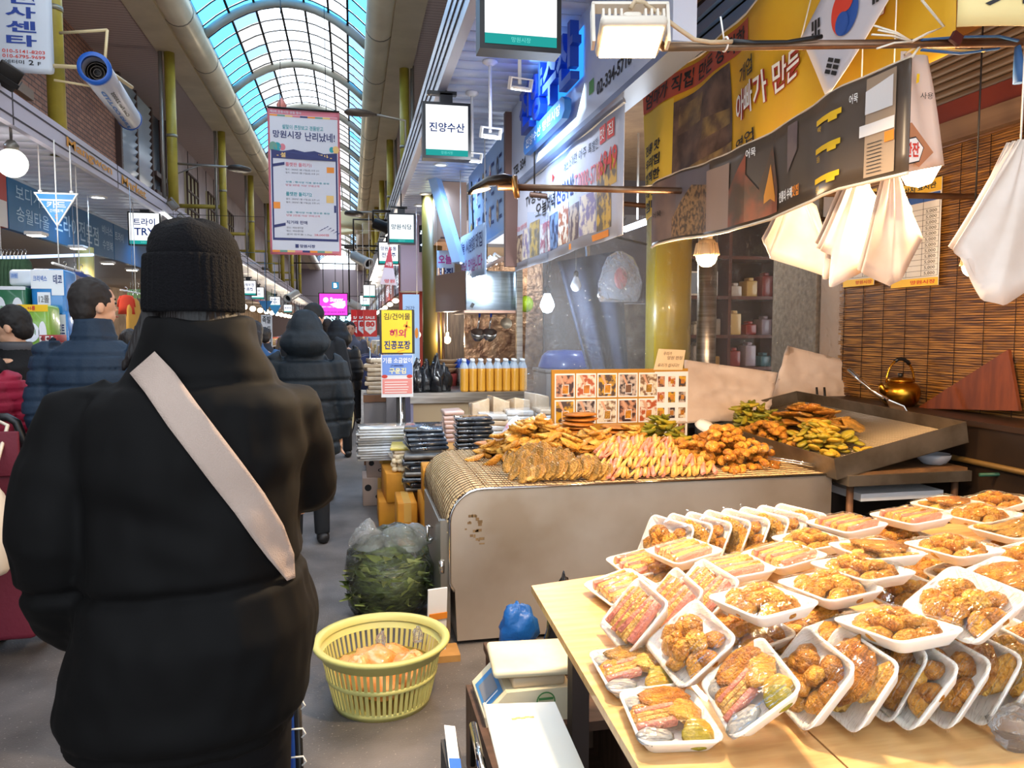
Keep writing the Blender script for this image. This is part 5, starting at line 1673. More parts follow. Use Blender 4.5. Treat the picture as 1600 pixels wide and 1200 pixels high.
# long white packs (fanned)
for k in range(13):
 wrapped(0.29 + 0.012 * math.sin(k * 2.3), 6.33 + 0.02 * math.cos(k), 0.445 + k * 0.021, 0.52, 0.30, 0.019, WRAPW, 'flat long white plastic pack in the fanned stack on pale cartons', 'fanned white packs', 0.05 * math.sin(k * 1.7))
for k in range(6):
 wrapped(0.40 + 0.02 * math.sin(k * 2), 6.0, 0.44 + k * 0.028, 0.22, 0.3, 0.026, WRAPT if k != 5 else mat('wrap_yellow', '#d8c25a', 0.3, coat=0.6), 'tan plastic pack beside the fanned white stack' if k != 5 else 'yellow plastic sheet over the tan packs', 'tan packs', 0.1 * math.sin(k))
for k in range(22):
 a = random.random() * 6.28
 o = MB().ell((0, 0, 0), (0.022, 0.02, 0.02), 10, 8).build('garlic_bulb', mat('garlic', '#e6cfa8', 0.6))
 o.location = (0.35 + random.uniform(-0.06, 0.06), 5.83 + random.uniform(-0.03, 0.05), 0.425 + 0.02 + 0.03 * (k // 6))
 tag(o, 'small cream garlic bulb in the bag beside the black packs', 'garlic', 'garlic bulbs beside the black packs')
# black laver stacks
for k in range(7):
 wrapped(0.50 + 0.02 * math.sin(k * 2.1), 5.62 + 0.03 * math.cos(k * 1.3), 0.34 + k * 0.040 - 0.02, 0.28, 0.24, 0.036, WRAPB if k % 3 else STEEL_D, 'shiny black laver pack in the leaning stack beside the orange cartons', 'black laver packs', 0.15 * math.sin(k * 1.9))
for k in range(5):
 wrapped(0.53, 5.75 + 0.03 * k, 0.62 + k * 0.030, 0.30, 0.24, 0.026, WRAPB, 'shiny black laver pack tilted on top of the leaning stack', 'tilted black laver packs', 0.2 - 0.08 * k, 0.12)
for k in range(9):
 wrapped(0.86 + 0.006 * math.sin(k * 3), 5.55, 0.60 + k * 0.030, 0.27, 0.22, 0.027, WRAPB, 'shiny black laver pack in the upright stack behind the bamboo mat', 'laver stack behind the mat', 0.04 * math.sin(k * 2))
t = thing('pack_table', 'low dark trestle carrying the laver packs behind the steel counter', 'table', (0.8, 5.8, 0))
MB().bx(0.68, 1.75, 5.42, 6.6, 0.56, 0.60).build('top', CARD, t)
for x in (0.8, 1.7):
 for y in (5.45, 6.55):
  MB().bx(x - 0.02, x + 0.02, y - 0.02, y + 0.02, 0, 0.56).build('leg', DARK, t)
for k in range(7):
 wrapped(0.79, 6.2, 0.60 + k * 0.036, 0.16, 0.3, 0.034, mat('wrap_rose', '#c9aaa0', 0.3, coat=0.5, bump=0.3, bs=20), 'rosy plastic pack in the small stack next to the laver', 'rosy packs', 0.05 * math.sin(k))
for r in range(3):
 for k in range(5):
  wrapped(1.10 + r * 0.24, 6.1 + 0.1 * (r % 2), 0.60 + k * 0.046 + 0.015 * r, 0.22, 0.3, 0.044, WRAPW if (k + r) % 3 else WRAPT, 'clear plastic pack of dried food before the cream counter panel', 'dried food packs before the fish counter', 0.1 * math.sin(k + r))
for r in range(4):
 wrapped(1.05 + r * 0.17, 6.45, 0.60, 0.15, 0.2, 0.30 + 0.03 * (r % 2), WRAPT, 'upright tan pack of dried food against the cream counter panel', 'upright dried food packs', 0.1 * r)
crumpled('printed_snack_bag', mat('snack_print', '#c9d0de', 0.2, coat=0.8, col2='#c0404a', ns=5, lo=0.52, hi=0.6), (1.22, 5.75, 0.60), (0.12, 0.06, 0.14), 5, 'clear snack bag printed red and white among the dried food packs', 'bag', None, 0.2, 4, 0.3)
# ================================================================== far right row
cols = ['#8a3a30', '#3f4f78', '#a03028', '#6a5a50', '#40607a', '#8a7a5a', '#5a4a6a', '#6a6a70']
kinds = ['brick red', 'slate navy', 'scarlet', 'mushroom brown', 'petrol blue', 'khaki', 'plum', 'grey']
for i in range(8):
 y0 = 11.8 + i * 6.0
 t = thing('shop_signboard', kinds[i] + ' signboard on the far right row of shops', 'sign', (1.3, y0, 2.5))
 pl = Pl((1.25, y0 + 5.9, 2.5), (0, -1, 0), (0, 0, 1))
 q = MB()
 board(q, pl, 0, 0, 5.85, 0.66, 0.1)
 q.build('panel', mat('rsign_%d' % i, cols[i], 0.4), t)
 q = MB()
 letter(q, pl, ('행복식당', '망원상회', '서울시장', '우리수산')[i % 4], 0.8, 0.14, 5.0, 0.52, 0, 0.02, 0.006)
 q.build('lettering', emat('rsign_glow', '#eaf4ff', 0.9), t)
 tb = thing('display_table', 'goods table of the far right shop under the %s signboard' % kinds[i], 'table', (1.0, y0 + 3, 0))
 MB().bx(0.55, 1.5, y0 + 0.4, y0 + 5.5, 0.70, 0.74).build('table_top', mat('table_tan', '#a08a70', 0.6), tb)
 for yy in (y0 + 0.5, y0 + 5.4):
  for xx in (0.6, 1.45):
   MB().bx(xx - 0.025, xx + 0.025, yy - 0.025, yy + 0.025, 0, 0.70).build('leg', DARK, tb)
 for k in range(8):
  cl = random.choice(['#c9a878', '#b0483a', '#d8d2c4', '#9a8a5a', '#d8a83a', '#6a88b8'])
  hh = random.uniform(0.15, 0.5)
  yy = y0 + 0.6 + k * 0.6
  tag(MB().bx(0.62, 1.3, yy, yy + 0.45, 0.74, 0.74 + hh, 0, 0.02).build('goods_box', mat('goods_' + cl, cl, 0.5)), 'boxed goods set out on the %s shop table, right row' % kinds[i], 'box', 'boxed goods on far right tables')
 for k in range(2):
  c = (1.05, y0 + 1.2 + k * 2.8, 2.2)
  b = thing('hanging_bulb', 'glowing bulb over the far right goods tables', 'bulb', c, 'bulbs over the far right tables')
  MB().ell(c, (0.08, 0.08, 0.06), 12, 8).build('bulb_glass', emat('far_bulb2', '#fff0d8', 6), b)
  MB().tube([(c[0], c[1], 2.25), (c[0], c[1], ZS)], 0.01, 6).build('cord', DARK, b)
 lamp('POINT', 'right_row_light', (0.9, y0 + 2.6, 2.2), 50, (1, 0.9, 0.78), 0.15)
struct(MB().bx(2.6, 2.8, 9.1, 62, 0, 2.48).build('wall_right_shops', mat('shop_back_r', '#9a8068', 0.7, col2='#6a5444', ns=2)))
struct(MB().bx(1.36, 2.8, 9.1, 62, 2.48, 2.52).build('ceiling_right_shops', mat('shop_ceiling', '#a09690')))
# street level olive post right
t = thing('steel_column', 'dark olive steel column standing between the black bags and the kitchen', 'column', (1.0, 9.6, 0), 'arcade columns at street level')
a = aty(676, 500, 9.9)
MB().tube([(a.x, 9.9, 0), (a.x, 9.9, ZS)], 0.13, 16).build('shaft', mat('olive_dark', '#57481c', 0.4), t)
# LED sign and big pale box further on
t = thing('led_sign', 'black sign case with glowing white letters beside the restaurant lightbox', 'sign', tuple(aty(664, 374, 10.8)))
pl = Pl(aty(655, 394, 11.2), (1, -1.6, 0), (0, 0, 1))
q = MB()
board(q, pl, 0, 0, 0.36, 0.38, 0.12)
q.build('case', BLACK, t)
q = MB()
hang(MB(), pl.p(0.18, 0.36, -0.06), 0.01).build('hanger', DARK, t)
letter(q, pl, '수', 0.03, 0.20, 0.33, 0.35, 0, 0.04, 0.005)
letter(q, pl, '산', 0.03, 0.03, 0.33, 0.18, 0, 0.04, 0.005)
q.build('letters', emat('led_letters', '#cfe4ff', 2.2), t)
t = thing('awning_box', 'pale mauve boxed awning over the right shops', 'awning', tuple(aty(645, 440, 11.6)))
a, b = aty(626, 455, 11.6), aty(663, 412, 11.6)
MB().bx(a.x, b.x + 0.1, 11.5, 11.75, a.z, ZS - 0.02).build('box', mat('mauve_box', '#9a8690', 0.6), t)
for k in range(4):
 c = aty(648 - k * 5, 456, 11.6)
 downlight(c.x, c.y, a.z, 'small warm downlight under the mauve awning box', 0, NEUT, 0.06, 'downlights under the mauve box')
# pennants and sale tags
t = thing('red_pennant', 'narrow red and white pennant hanging before the two line lightbox', 'pennant', tuple(aty(607, 420, 11)))
a, tp = aty(594, 444, 11), aty(608, 386, 11)
b = aty(620, 446, 11)
q = MB()
mid0, mid1 = a.lerp(tp, 0.45), b.lerp(tp, 0.45)
q.add([a, b, mid1, mid0], [(0, 1, 2, 3)], 1)
q.add([mid0, mid1, tp + Vector((0.02, 0, 0)), tp], [(0, 1, 2, 3)], 0)
q.add([p + Vector((0, 0.012, 0)) for p in (a, b, mid1, mid0)], [(3, 2, 1, 0)], 1)
q.add([p + Vector((0, 0.012, 0)) for p in (mid0, mid1, tp + Vector((0.02, 0, 0)), tp)], [(3, 2, 1, 0)], 0)
q.build('cloth', [mat('pennant_red', '#c0404a', 0.6), mat('pennant_white', '#cdbfc8', 0.6)], t)
hang(MB(), tp, 0.004).build('cord', DARK, t)
q = MB()
pl = Pl((a.x, 10.99, a.z), (1, 0, 0), (0, 0, 1))
letter(q, pl, '망원', 0.06, 0.02, 0.2, 0.07, 0, 0.02, 0.003)
letter(q, pl, '시장', 0.08, 0.25, 0.17, 0.31, 1, 0.02, 0.003)
q.build('lettering', [RED_INK, WHITE_INK], t)
for i, (u, y) in enumerate(((579, 12.4), (569, 13.4), (560, 14.4))):
 a, b = aty(u - 11, 526, y), aty(u + 10, 484, y)
 w, h = b.x - a.x, b.z - a.z
 t = thing('sale_tag', ('red sale tag banner reading 80 off beside the yellow post sign', 'red sale tag banner half behind the first sale tag', 'red sale tag banner deepest of the three tags')[i], 'banner', (a.x, y, a.z))
 pl = Pl((a.x, y, a.z), (1, 0.15, 0), (0, 0, 1))
 q = MB()
 board(q, pl, 0, 0, w, h, 0.012)
 q.build('tag', mat('sale_red', '#cf2222', 0.45), t)
 q = MB()
 poly(q, pl, [(w * 0.1, h * 0.6), (w * 0.1, h * 0.25), (w * 0.5, h * 0.08), (w * 0.9, h * 0.25), (w * 0.9, h * 0.6)], 0, 0.003)
 letter(q, pl, 'SALE', w * 0.15, h * 0.66, w * 0.85, h * 0.76, 0, 0.03, 0.003)
 letter(q, pl, '80', w * 0.16, h * 0.36, w * 0.84, h * 0.57, 1, 0.06, 0.006)
 letter(q, pl, 'OFF', w * 0.32, h * 0.24, w * 0.68, h * 0.32, 1, 0.02, 0.006)
 q.build('print', [WHITE_INK, mat('sale_red', '#cf2222')], t)
 hang(MB(), pl.p(w / 2, h - 0.01), 0.004).build('cord', WHITE, t)
t = thing('standing_banner', 'pale blue standing banner behind the yellow post sign', 'banner', tuple(aty(640, 600, 8.6)))
a, b = aty(630, 560, 8.6), aty(655, 460, 8.6)
pl = Pl((a.x, 8.6, a.z), (1, 0, 0), (0, 0, 1))
q = MB()
board(q, pl, 0, -0.3, b.x - a.x, b.z - a.z, 0.01)
q.build('cloth', mat('banner_paleblue', '#a9c2dc', 0.5), t)
q = MB()
letter(q, pl, '건강', 0.03, 0.52, 0.13, 0.58, 0, 0.0, 0.003)
letter(q, pl, '수산', 0.03, 0.45, 0.13, 0.51, 0, 0.0, 0.003)
disc(q, pl, 0.15, 0.28, 0.02, 1, 0.003, 12, 0.06)
q.build('print', [NAVY_INK, ORG_INK], t)
MB().tube([(a.x + 0.02, 8.62, 0), (a.x + 0.02, 8.62, b.z)], 0.01, 6).tube([(b.x - 0.02, 8.62, 0), (b.x - 0.02, 8.62, b.z)], 0.01, 6).build('pole', CHROME, t)
# clothes rack
t = thing('clothes_rack', 'chrome rack of dark clothes below the red sale tags', 'rack', tuple(aty(592, 600, 11.5)))
c = aty(588, 545, 11.8)
MB().tube([(c.x - 0.1, 11.4, 1.2), (c.x - 0.1, 13.0, 1.2)], 0.015, 6).build('rail', CHROME, t)
for yy in (11.4, 13.0):
 MB().tube([(c.x - 0.1, yy, 0), (c.x - 0.1, yy, 1.2)], 0.015, 6).build('leg', CHROME, t)
for k in range(7):
 coat((c.x - 0.1, 11.5 + k * 0.2, 1.12), 0.34, 0.5, mat('rack_%d' % (k % 4), ('#2a3050', '#7a6a70', '#4a4048', '#22304a')[k % 4], 0.85), '%s garment on the chrome clothes rack, place %s' % (('navy', 'mauve', 'plum', 'ink')[k % 4], ('first', 'second', 'third', 'fourth', 'fifth', 'sixth', 'seventh')[k]), 0.0)
for k in range(8):
 wrapped(0.30 + 0.02 * math.sin(k * 2), 8.8, 0.78 + k * 0.05, 0.3, 0.3, 0.046, WRAPT, 'tan pack stacked on the crate beyond the post sign', 'tan packs beyond the post sign', 0.2 * math.sin(k * 3))
t = thing('grey_crate', 'tall grey crate under the tan packs beyond the post sign', 'crate', (0.3, 8.8, 0))
MB().bx(0.12, 0.5, 8.6, 9.0, 0, 0.78).build('crate_box', mat('crate_grey', '#8a807c', 0.7), t)
MB().bx(0.11, 0.51, 8.59, 8.6, 0.7, 0.78).build('batten', mat('shelf_wood', '#7a5236'), t)
MB().bx(0.11, 0.51, 8.59, 8.6, 0.0, 0.08).build('batten', mat('shelf_wood', '#7a5236'), t)
o = thing('juice_bottle', 'single large bottle of orange juice beside the tan packs', 'bottle', (0.42, 8.45, 0.78))
for mm, nm in ((mb1, 'juice'), (mb2, 'shoulder'), (mb3, 'cap')):
 x = obj(nm, mm, o, True)
 x.scale = (1.5, 1.5, 1.25)
MB().box((0, 0, -0.39), (0.13, 0.13, 0.78)).build('stand', mat('crate_grey', '#8a807c'), o, True)
# ================================================================== the fritter stall: shell
XW = 3.6
ZT = 3.3
struct(MB().bx(1.36, 7, -3, 9, ZT, ZT + 0.06).build('ceiling_stall', mat('tan_plaster', '#9c7a58', 0.75, col2='#87674a', ns=5, bump=0.15, bs=30)))
ws = struct(MB().bx(XW, XW + 0.1, -3, 5.12, 0, 2.64).bx(XW, XW + 0.1, -3, 6.1, 2.64, ZT).build('wall_right', mat('stall_wall', '#6a4a34', 0.7, col2='#54392a', ns=4)))
struct(MB().bx(XW - 0.02, XW + 0.1, 5.12, 5.40, 0, 2.64).build('wall_right_panel', mat('pale_pillar', '#a98e78', 0.6, col2='#98806c', ns=3)))
struct(MB().bx(XW - 0.02, XW + 0.45, 5.46, 6.1, 0, 2.64).build('wall_right_pillar', mat('pebble_concrete', '#8d8070', 0.75, col2='#6f6456', ns=30, bump=0.3, bs=60)))
struct(MB().bx(XW + 0.02, XW + 0.1, 5.40, 5.46, 0, 2.64).build('trim_9', DARK))  # dark strip standing in for the shade of the gap beside the pillar
# shutter housing and beams above the blind
bm_ = struct(MB().bx(XW - 0.10, XW, -3, 6.1, 2.62, 2.74).build('trim_10', mat('beam_grey', '#7d6450', 0.7, col2='#6a5240', ns=3, stretch=(1, 0.2, 6))))
struct(MB().bx(XW - 0.08, XW, -3, 6.1, 2.745, 2.86).build('trim_11', mat('beam_red', '#6e2a1c', 0.55)))
sh = struct(MB().bx(XW - 0.03, XW, -3, 6.1, 2.86, ZT).build('trim_12', DARK))
slm = MB().box((0, 0, 0), (0.025, 9.0, 0.042), None, 0, 0.008, 1).mesh('shutter_slat', mat('shutter', '#8a7258', 0.5, 0.3, col2='#75604a', ns=2))
for k in range(8):
 o = obj('shutter_slat', slm, sh)
 o.location = (XW - 0.045, 1.55, 2.885 + k * 0.046)
MB().bx(XW - 0.07, XW - 0.03, -3, 4.4, 3.22, 3.29).build('amber_slat', mat('amber_wood', '#8a5a22', 0.5), sh)
# horizontal siding above the yellow banner
sd = struct(MB().bx(1.9, 1.93, -1, 4.6, 2.9, ZT).build('trim_13', DARK))
sdm = MB().box((0, 0, 0), (0.02, 5.6, 0.075), (0, 0.25, 0)).mesh('siding_board', mat('siding_blue_lit', '#6a8ab0', 0.4))  # bluish light and shadow put into the board colour
for k in range(4):
 o = obj('siding_board', sdm, sd)
 o.location = (1.88, 1.8, 2.95 + k * 0.09)
# bamboo blind
t = thing('bamboo_blind', 'brown split bamboo blind covering the stall back wall', 'blind', (XW - 0.05, 4.0, 0.8))
q = MB()
n = 118
for k in range(n):
 z = 0.86 + k * 0.0149
 y0 = 2.3
 ph = random.random() * 9
 w = 5.13 + 0.02 * math.sin(ph)
 q.box((XW - 0.03 + 0.002 * math.sin(ph), (y0 + w) / 2, z), (0.006, w - y0, 0.0115), (0.0015 * math.sin(ph * 3), 0, 0))
stuff(q.build('bamboo_sticks', mat('bamboo_brown', '#a87430', 0.5, col2='#4a2a10', ns=5.0, stretch=(1, 0.9, 24), lo=0.36, hi=0.62, bump=0.1), t))
for k in range(13):
 y = 2.5 + k * 0.215
 MB().tube([(XW - 0.037, y, 0.86), (XW - 0.037, y + 0.005, 2.61)], 0.0025, 4).build('string', mat('string_dark', '#2c1a0e', 0.8), t)
MB().tube([(XW - 0.035, 2.3, 2.615), (XW - 0.035, 5.13, 2.615)], 0.012, 6).build('top_rod', mat('bamboo_rod', '#6a4520', 0.5), t)
# price notices pinned on the blind
for i, (u0, u1, lab) in enumerate(((1393, 1466, 'yellow edged price notice pinned on the bamboo blind beside the glowing dome bulb'), (1318, 1366, 'yellow edged price notice mostly hidden behind hanging plastic bags'))):
 a = atx(u1, 445, XW - 0.05)
 b = atx(u0, 445, XW - 0.05)
 w = b.y - a.y
 t = thing('price_notice', lab, 'notice', (XW - 0.05, a.y, 1.8))
 pl = Pl((XW - 0.052, b.y, a.z), (0, -1, 0), (0, 0, 1), (lambda s, tt: 0.004 * math.sin(s * 9)))
 hh = 0.66
 q = MB()
 q.slab(lambda x, y, o2: pl.p(x * w, y * hh, o2), 5, 5, 0.003)
 q.build('sheet', PAPER, t)
 q = MB()
 quad(q, pl, 0, 0, w, 0.05, 0, 0.003, 4)
 quad(q, pl, 0, hh - 0.08, w, hh, 0, 0.003, 4)
 quad(q, pl, 0.01, hh - 0.135, w - 0.01, hh - 0.085, 1, 0.003, 4)
 q.build('bands', [mat('notice_yellow', '#f0c030', 0.5), mat('notice_blue', '#3a62b0', 0.5)], t)
 q = MB()
 for k in range(13):
  quad(q, pl, 0.01, 0.06 + k * 0.035, w - 0.01, 0.062 + k * 0.035, 0, 0.004, 4)
 for k in range(4):
  quad(q, pl, 0.01 + k * (w - 0.02) / 3, 0.06, 0.013 + k * (w - 0.02) / 3, hh - 0.09, 0, 0.004)
 for k in range(12):
  letter(q, pl, '5,000', w * 0.72, 0.066 + k * 0.035, w * 0.93, 0.088 + k * 0.035, 0, 0.0, 0.004)
 letter(q, pl, '원산지 표시판', w * 0.12, hh - 0.06, w * 0.9, hh - 0.02, 0, 0.02, 0.005)
 q.build('table_print', BLACK_INK, t)
 q = MB()
 letter(q, pl, '망원시장', w * 0.45, 0.012, w * 0.95, 0.038, 0, 0.02, 0.005)
 q.build('footer_print', RED_INK, t)
# ================================================================== things behind the clear curtain
YC = 5.12
t = thing('steel_column', 'thick yellow olive column behind the clear plastic curtain', 'column', (2.42, 5.65, 0), 'arcade columns at street level')
MB().tube([(2.42, 5.65, 0), (2.42, 5.65, ZT)], 0.175, 24).build('shaft', mat('olive_bright', '#9a861c', 0.35, coat=0.3), t)
t = thing('steel_pipe_post', 'polished steel pipe post right of the yellow olive column', 'post', (2.72, 5.6, 0))
MB().tube([(2.72, 5.6, 0), (2.72, 5.6, 2.4)], 0.075, 20).build('pipe', STEEL, t)
t = thing('interior_cabinet', 'reddish brown shelf cabinet seen through the clear curtain', 'cabinet', (3.6, 6.7, 0))
WD = mat('cab_red', '#5a2a1c', 0.5)
MB().bx(2.9, 4.5, 6.95, 7.0, 0, 2.6).build('back_board', mat('cab_dark', '#34201c', 0.6), t)
for z in (0.75, 1.12, 1.42, 1.78, 2.15, 2.5):
 MB().bx(2.9, 4.5, 6.6, 6.97, z, z + 0.03).build('shelf', WD, t)
for x in (2.9, 3.42, 3.95, 4.47):
 MB().bx(x, x + 0.03, 6.6, 6.97, 0, 2.55).build('upright', WD, t)
cc = ['#b9b0aa', '#3a5a9a', '#8a2a26', '#d8d0c0', '#4a7a8a', '#c9a86a', '#2a2a3a', '#9a8a9a']
lb = ['grey', 'blue', 'red', 'cream', 'teal', 'tan', 'black', 'mauve']
for i, z in enumerate((0.78, 1.15, 1.45, 1.81)):
 for k in range(6):
  x = 2.96 + k * 0.16 + (0.05 if k > 2 else 0)
  if i == 3 and k < 3:
   continue
  j = (i * 3 + k * 5) % 8
  h = 0.10 + 0.05 * ((i + k) % 3)
  tag(MB().bx(x, x + 0.11, 6.68, 6.85, z, z + h, 0, 0.01).bx(x + 0.03, x + 0.08, 6.7, 6.8, z + h, z + h + 0.03, 0, 0.008).build('shelf_jar', mat('jar_%d' % j, cc[j], 0.3, coat=0.4)), '%s jar on the cabinet shelf behind the clear curtain' % lb[j], 'jar', 'jars in the brown cabinet')
t = thing('framed_photo', 'framed family photo in the brown cabinet behind the curtain', 'picture', (3.17, 6.62, 1.81))
pl = Pl((3.02, 6.62, 1.815), (1, 0, 0), (0, 0, 1))
q = MB()
board(q, pl, 0, 0, 0.30, 0.22, 0.02)
q.build('frame', WHITE, t)
q = MB()
quad(q, pl, 0.015, 0.015, 0.285, 0.205, 0, 0.003)
disc(q, pl, 0.12, 0.07, 0.03, 1, 0.005, 12, 0.05)
disc(q, pl, 0.18, 0.065, 0.035, 2, 0.005, 12, 0.05)
q.build('photo', [mat('photo_sky', '#8f9fb4', 0.4), mat('photo_dark', '#4a3a4a', 0.4), mat('photo_blue', '#3a7ab8', 0.4)], t)
struct(MB().bx(2.25, 7, 8.95, 9.0, 0, ZT).build('wall_right_back', mat('rear_wall', '#5a4a44', 0.7, col2='#473a36', ns=3)))
# fish shop left-overs seen through the curtain
t = thing('folded_parasol', 'big navy folded parasol cloth leaning behind the clear curtain', 'parasol', (1.75, 5.9, 0))
q = MB()
a0, a1, a2, a3 = aty(872, 408, 5.9), aty(968, 392, 5.9), aty(985, 600, 5.9), aty(925, 600, 5.9)
q.slab(lambda x, y, o2: (a0.lerp(a1, x)).lerp(a3.lerp(a2, x), y) + Vector((0, o2 + 0.04 * math.sin(x * 14) * (0.3 + y), 0)), 20, 8, 0.05)
q.build('cloth', mat('parasol_navy', '#1d2840', 0.7), t)
MB().tube([a3 + Vector((0.12, 0.05, -1.0)), a0.lerp(a1, 0.5) + Vector((0, 0.05, 0.1))], 0.02, 8).build('pole', CHROME, t)
t = thing('concrete_post', 'square grey concrete post behind the clear curtain', 'post', (2.05, 6.3, 0))
c = aty(980, 540, 6.3)
MB().bx(c.x - 0.11, c.x + 0.13, 6.2, 6.5, 0, 1.72, 0, 0.01).bx(c.x - 0.14, c.x - 0.11, 6.2, 6.5, 0, 1.68).build('shaft', mat('pebble_concrete2', '#8a807a', 0.7, col2='#6f6662', ns=14), t)
t = thing('blue_tub', 'blue plastic tub upside down behind the clear curtain', 'tub', (0, 0, 0))
c = aty(883, 562, 7.0)
t.location = (c.x, 7.0, c.z - 0.08)
MB().lathe([(0.25, 0.0), (0.255, 0.02), (0.22, 0.12), (0.17, 0.165), (0.0, 0.175)], 28).build('shell', mat('tub_blue', '#163f8c', 0.35, coat=0.3), t, True)
MB().lathe([(0.22, 0.0), (0.24, 0.0), (0.24, 0.02), (0.22, 0.03)], 28, cap=False).build('rim', mat('tub_blue', '#1f57b8'), t, True)
t2 = thing('white_freezer', 'pale chest cabinet below the blue tub behind the curtain', 'cabinet', (c.x, 6.05, 0))
MB().bx(c.x - 0.25, c.x + 0.35, 6.75, 7.25, 0, c.z - 0.11, 0, 0.015).build('body', mat('freezer', '#6f6660', 0.5), t2)
MB().bx(c.x - 0.26, c.x + 0.36, 6.74, 7.26, c.z - 0.11, c.z - 0.08, 0, 0.008).build('lid', mat('freezer', '#a8a4a8'), t2)
def bulb(p, top, label, r=0.035, lit=None, power=0, color=WARM, led=False, cat='bulb', group=None, up=None):
 """pear bulb or finned LED bulb hanging cap-up on a cord from z=top"""
 x, y, z = p
 t = thing('hanging_bulb', label, cat, (x, y, z), group)
 T = Matrix.Translation((x, y, z))
 if led:
  MB().lathe([(0.0, -1.05 * r), (0.45 * r, -0.97 * r), (0.78 * r, -0.7 * r), (0.95 * r, -0.3 * r), (r, 0)], 24, T).build('diffuser', lit, t)
  q = MB()
  q.lathe([(r * 1.06, 0), (r * 1.08, 0.25 * r), (r * 0.98, 0.9 * r), (r * 0.72, 1.5 * r), (r * 0.5, 1.55 * r)], 24, T)
  q.build('heat_sink', mat('led_sink', '#c9ab82', 0.4, 0.2), t)
  for k in range(22):
   w = 2 * PI * k / 22
   MB().box((0, 0, 0), (r * 0.16, r * 0.05, r * 1.15), None).build('fin', mat('led_sink', '#c9ab82'), t, True).matrix_local = Matrix.Translation((r * 1.03 * math.cos(w), r * 1.03 * math.sin(w), 0.62 * r)) @ Matrix.Rotation(w, 4, 'Z') @ Matrix.Rotation(-0.2, 4, 'Y')
  MB().lathe([(r * 0.5, 1.5 * r), (r * 0.55, 1.9 * r), (r * 0.5, 2.4 * r), (r * 0.3, 2.6 * r), (0, 2.6 * r)], 18, T).build('cap', mat('led_cap', '#d8c8ae', 0.4), t)
  ct = 2.6 * r
 else:
  MB().lathe([(0, -r), (0.6 * r, -0.8 * r), (r, 0), (0.85 * r, 0.6 * r), (0.45 * r, 1.5 * r), (0.4 * r, 1.7 * r)], 20, T).build('glass', lit, t)
  MB().lathe([(0.42 * r, 1.6 * r), (0.45 * r, 2.4 * r), (0.2 * r, 2.7 * r), (0, 2.7 * r)], 14, T).build('socket', DARK, t)
  ct = 2.7 * r
 MB().tube([(x, y, z + ct - 0.005), (x, y, top)], 0.004, 6).build('cord', BLACK, t)
 if power:
  lamp('POINT', 'bulb_light', (x, y, z - r * 1.3), power, color, r)
 return t
bulb(aty(855, 478, 5.6), ZT, 'glowing cool white bulb behind the clear curtain', 0.055, emat('bulb_cool', '#eaf4ff', 14), 35, (0.85, 0.93, 1.0))
bulb(aty(900, 447, 5.6), ZT, 'unlit white bulb hanging behind the clear curtain', 0.042, mat('bulb_off', '#c9cdd2', 0.2), 0)
t = thing('tube_light', 'bright white tube light at the ceiling behind the clear curtain', 'light', tuple(aty(990, 352, 7.0)))
MB().tube([aty(977, 358, 7.2), aty(1016, 344, 6.4)], 0.03, 8).build('tube', emat('tube_bright', '#f2f8ff', 7), t)
MB().tube([aty(996, 348, 6.8) + Vector((0, 0, 0.03)), aty(996, 348, 6.8) + Vector((0, 0, ZT - aty(996, 348, 6.8).z))], 0.01, 5).build('hanger', WHITE, t)
a = aty(996, 360, 6.7)
lamp('POINT', 'tube_glow', (a.x, a.y, a.z - 0.1), 40, (0.85, 0.93, 1), 0.1)
# clear bag hanging from the black cord
t = thing('clear_bag', 'clear plastic bag with red marks hanging behind the curtain', 'bag', tuple(aty(968, 470, 5.25)))
q = MB()
c = aty(968, 430, 5.25)
rings = []
for k, (dz, w) in enumerate(((0.17, 0.02), (0.13, 0.09), (0.05, 0.13), (-0.06, 0.155), (-0.15, 0.15), (-0.19, 0.13))):
 rings.append([(c.x + w * math.cos(x) * (1 + 0.12 * math.sin(5 * x + k)), c.y + 0.4 * w * math.sin(x), c.z + dz) for x in [2 * PI * j / 24 for j in range(24)]])
q.loft(rings)
q.build('film', film('bag_film', '#f2f4f8', 0.35, 16, 1.0, 0.16), t)
MB().ell((c.x + 0.01, c.y, c.z - 0.02), (0.05, 0.03, 0.08), 10, 8).build('red_contents', mat('contents_red', '#a84a40', 0.4), t)
MB().tube([aty(860, 405, 5.25), aty(885, 372, 5.25), aty(930, 362, 5.25), aty(1010, 382, 5.25)], 0.009, 6).tube([aty(860, 405, 5.25), aty(858, 440, 5.25)], 0.006, 6).tube([aty(968, 366, 5.25), (aty(968, 366, 5.25).x, YC + 0.01, 2.28)], 0.004, 5).build('black_cord', BLACK, t)
# the clear curtain itself
t = thing('clear_curtain', 'hazy clear plastic curtain closing the back of the stall', 'curtain', (1.9, YC, 0.8))
def cur(x0, x1, ph):
 def fn(u, v):
  x = x0 + (x1 - x0) * u
  z = 0.80 + 1.49 * v
  return (x - 0.03 * (1 - v) * (1 if u < 0.1 else 0), YC + 0.025 * math.sin(x * 9 + ph + 1.5 * math.sin(v * 4)) + 0.015 * math.sin(x * 23 + v * 5), z)
 return fn
q = MB()
q.grid(cur(1.17, 2.10, 0.3), 44, 24)
q.build('left_sheet', film('curtain_film', '#e2ecfa', 0.26, 7, 1.0, 0.09, 0.08, 0.06), t)  # bluish haze mixed into the film through tint and milk
q = MB()
q.grid(cur(2.12, 3.55, 2.0), 60, 24)
q.build('right_sheet', film('curtain_film2', '#f6efe6', 0.22, 9, 1.0, 0.05, 0.08, 0.06), t)
MB().tube([aty(828, 304, YC), aty(1010, 322, YC), (3.58, YC, 2.30)], 0.018, 8).build('rod', mat('rod_brown', '#4a3224', 0.5, 0.3), t)
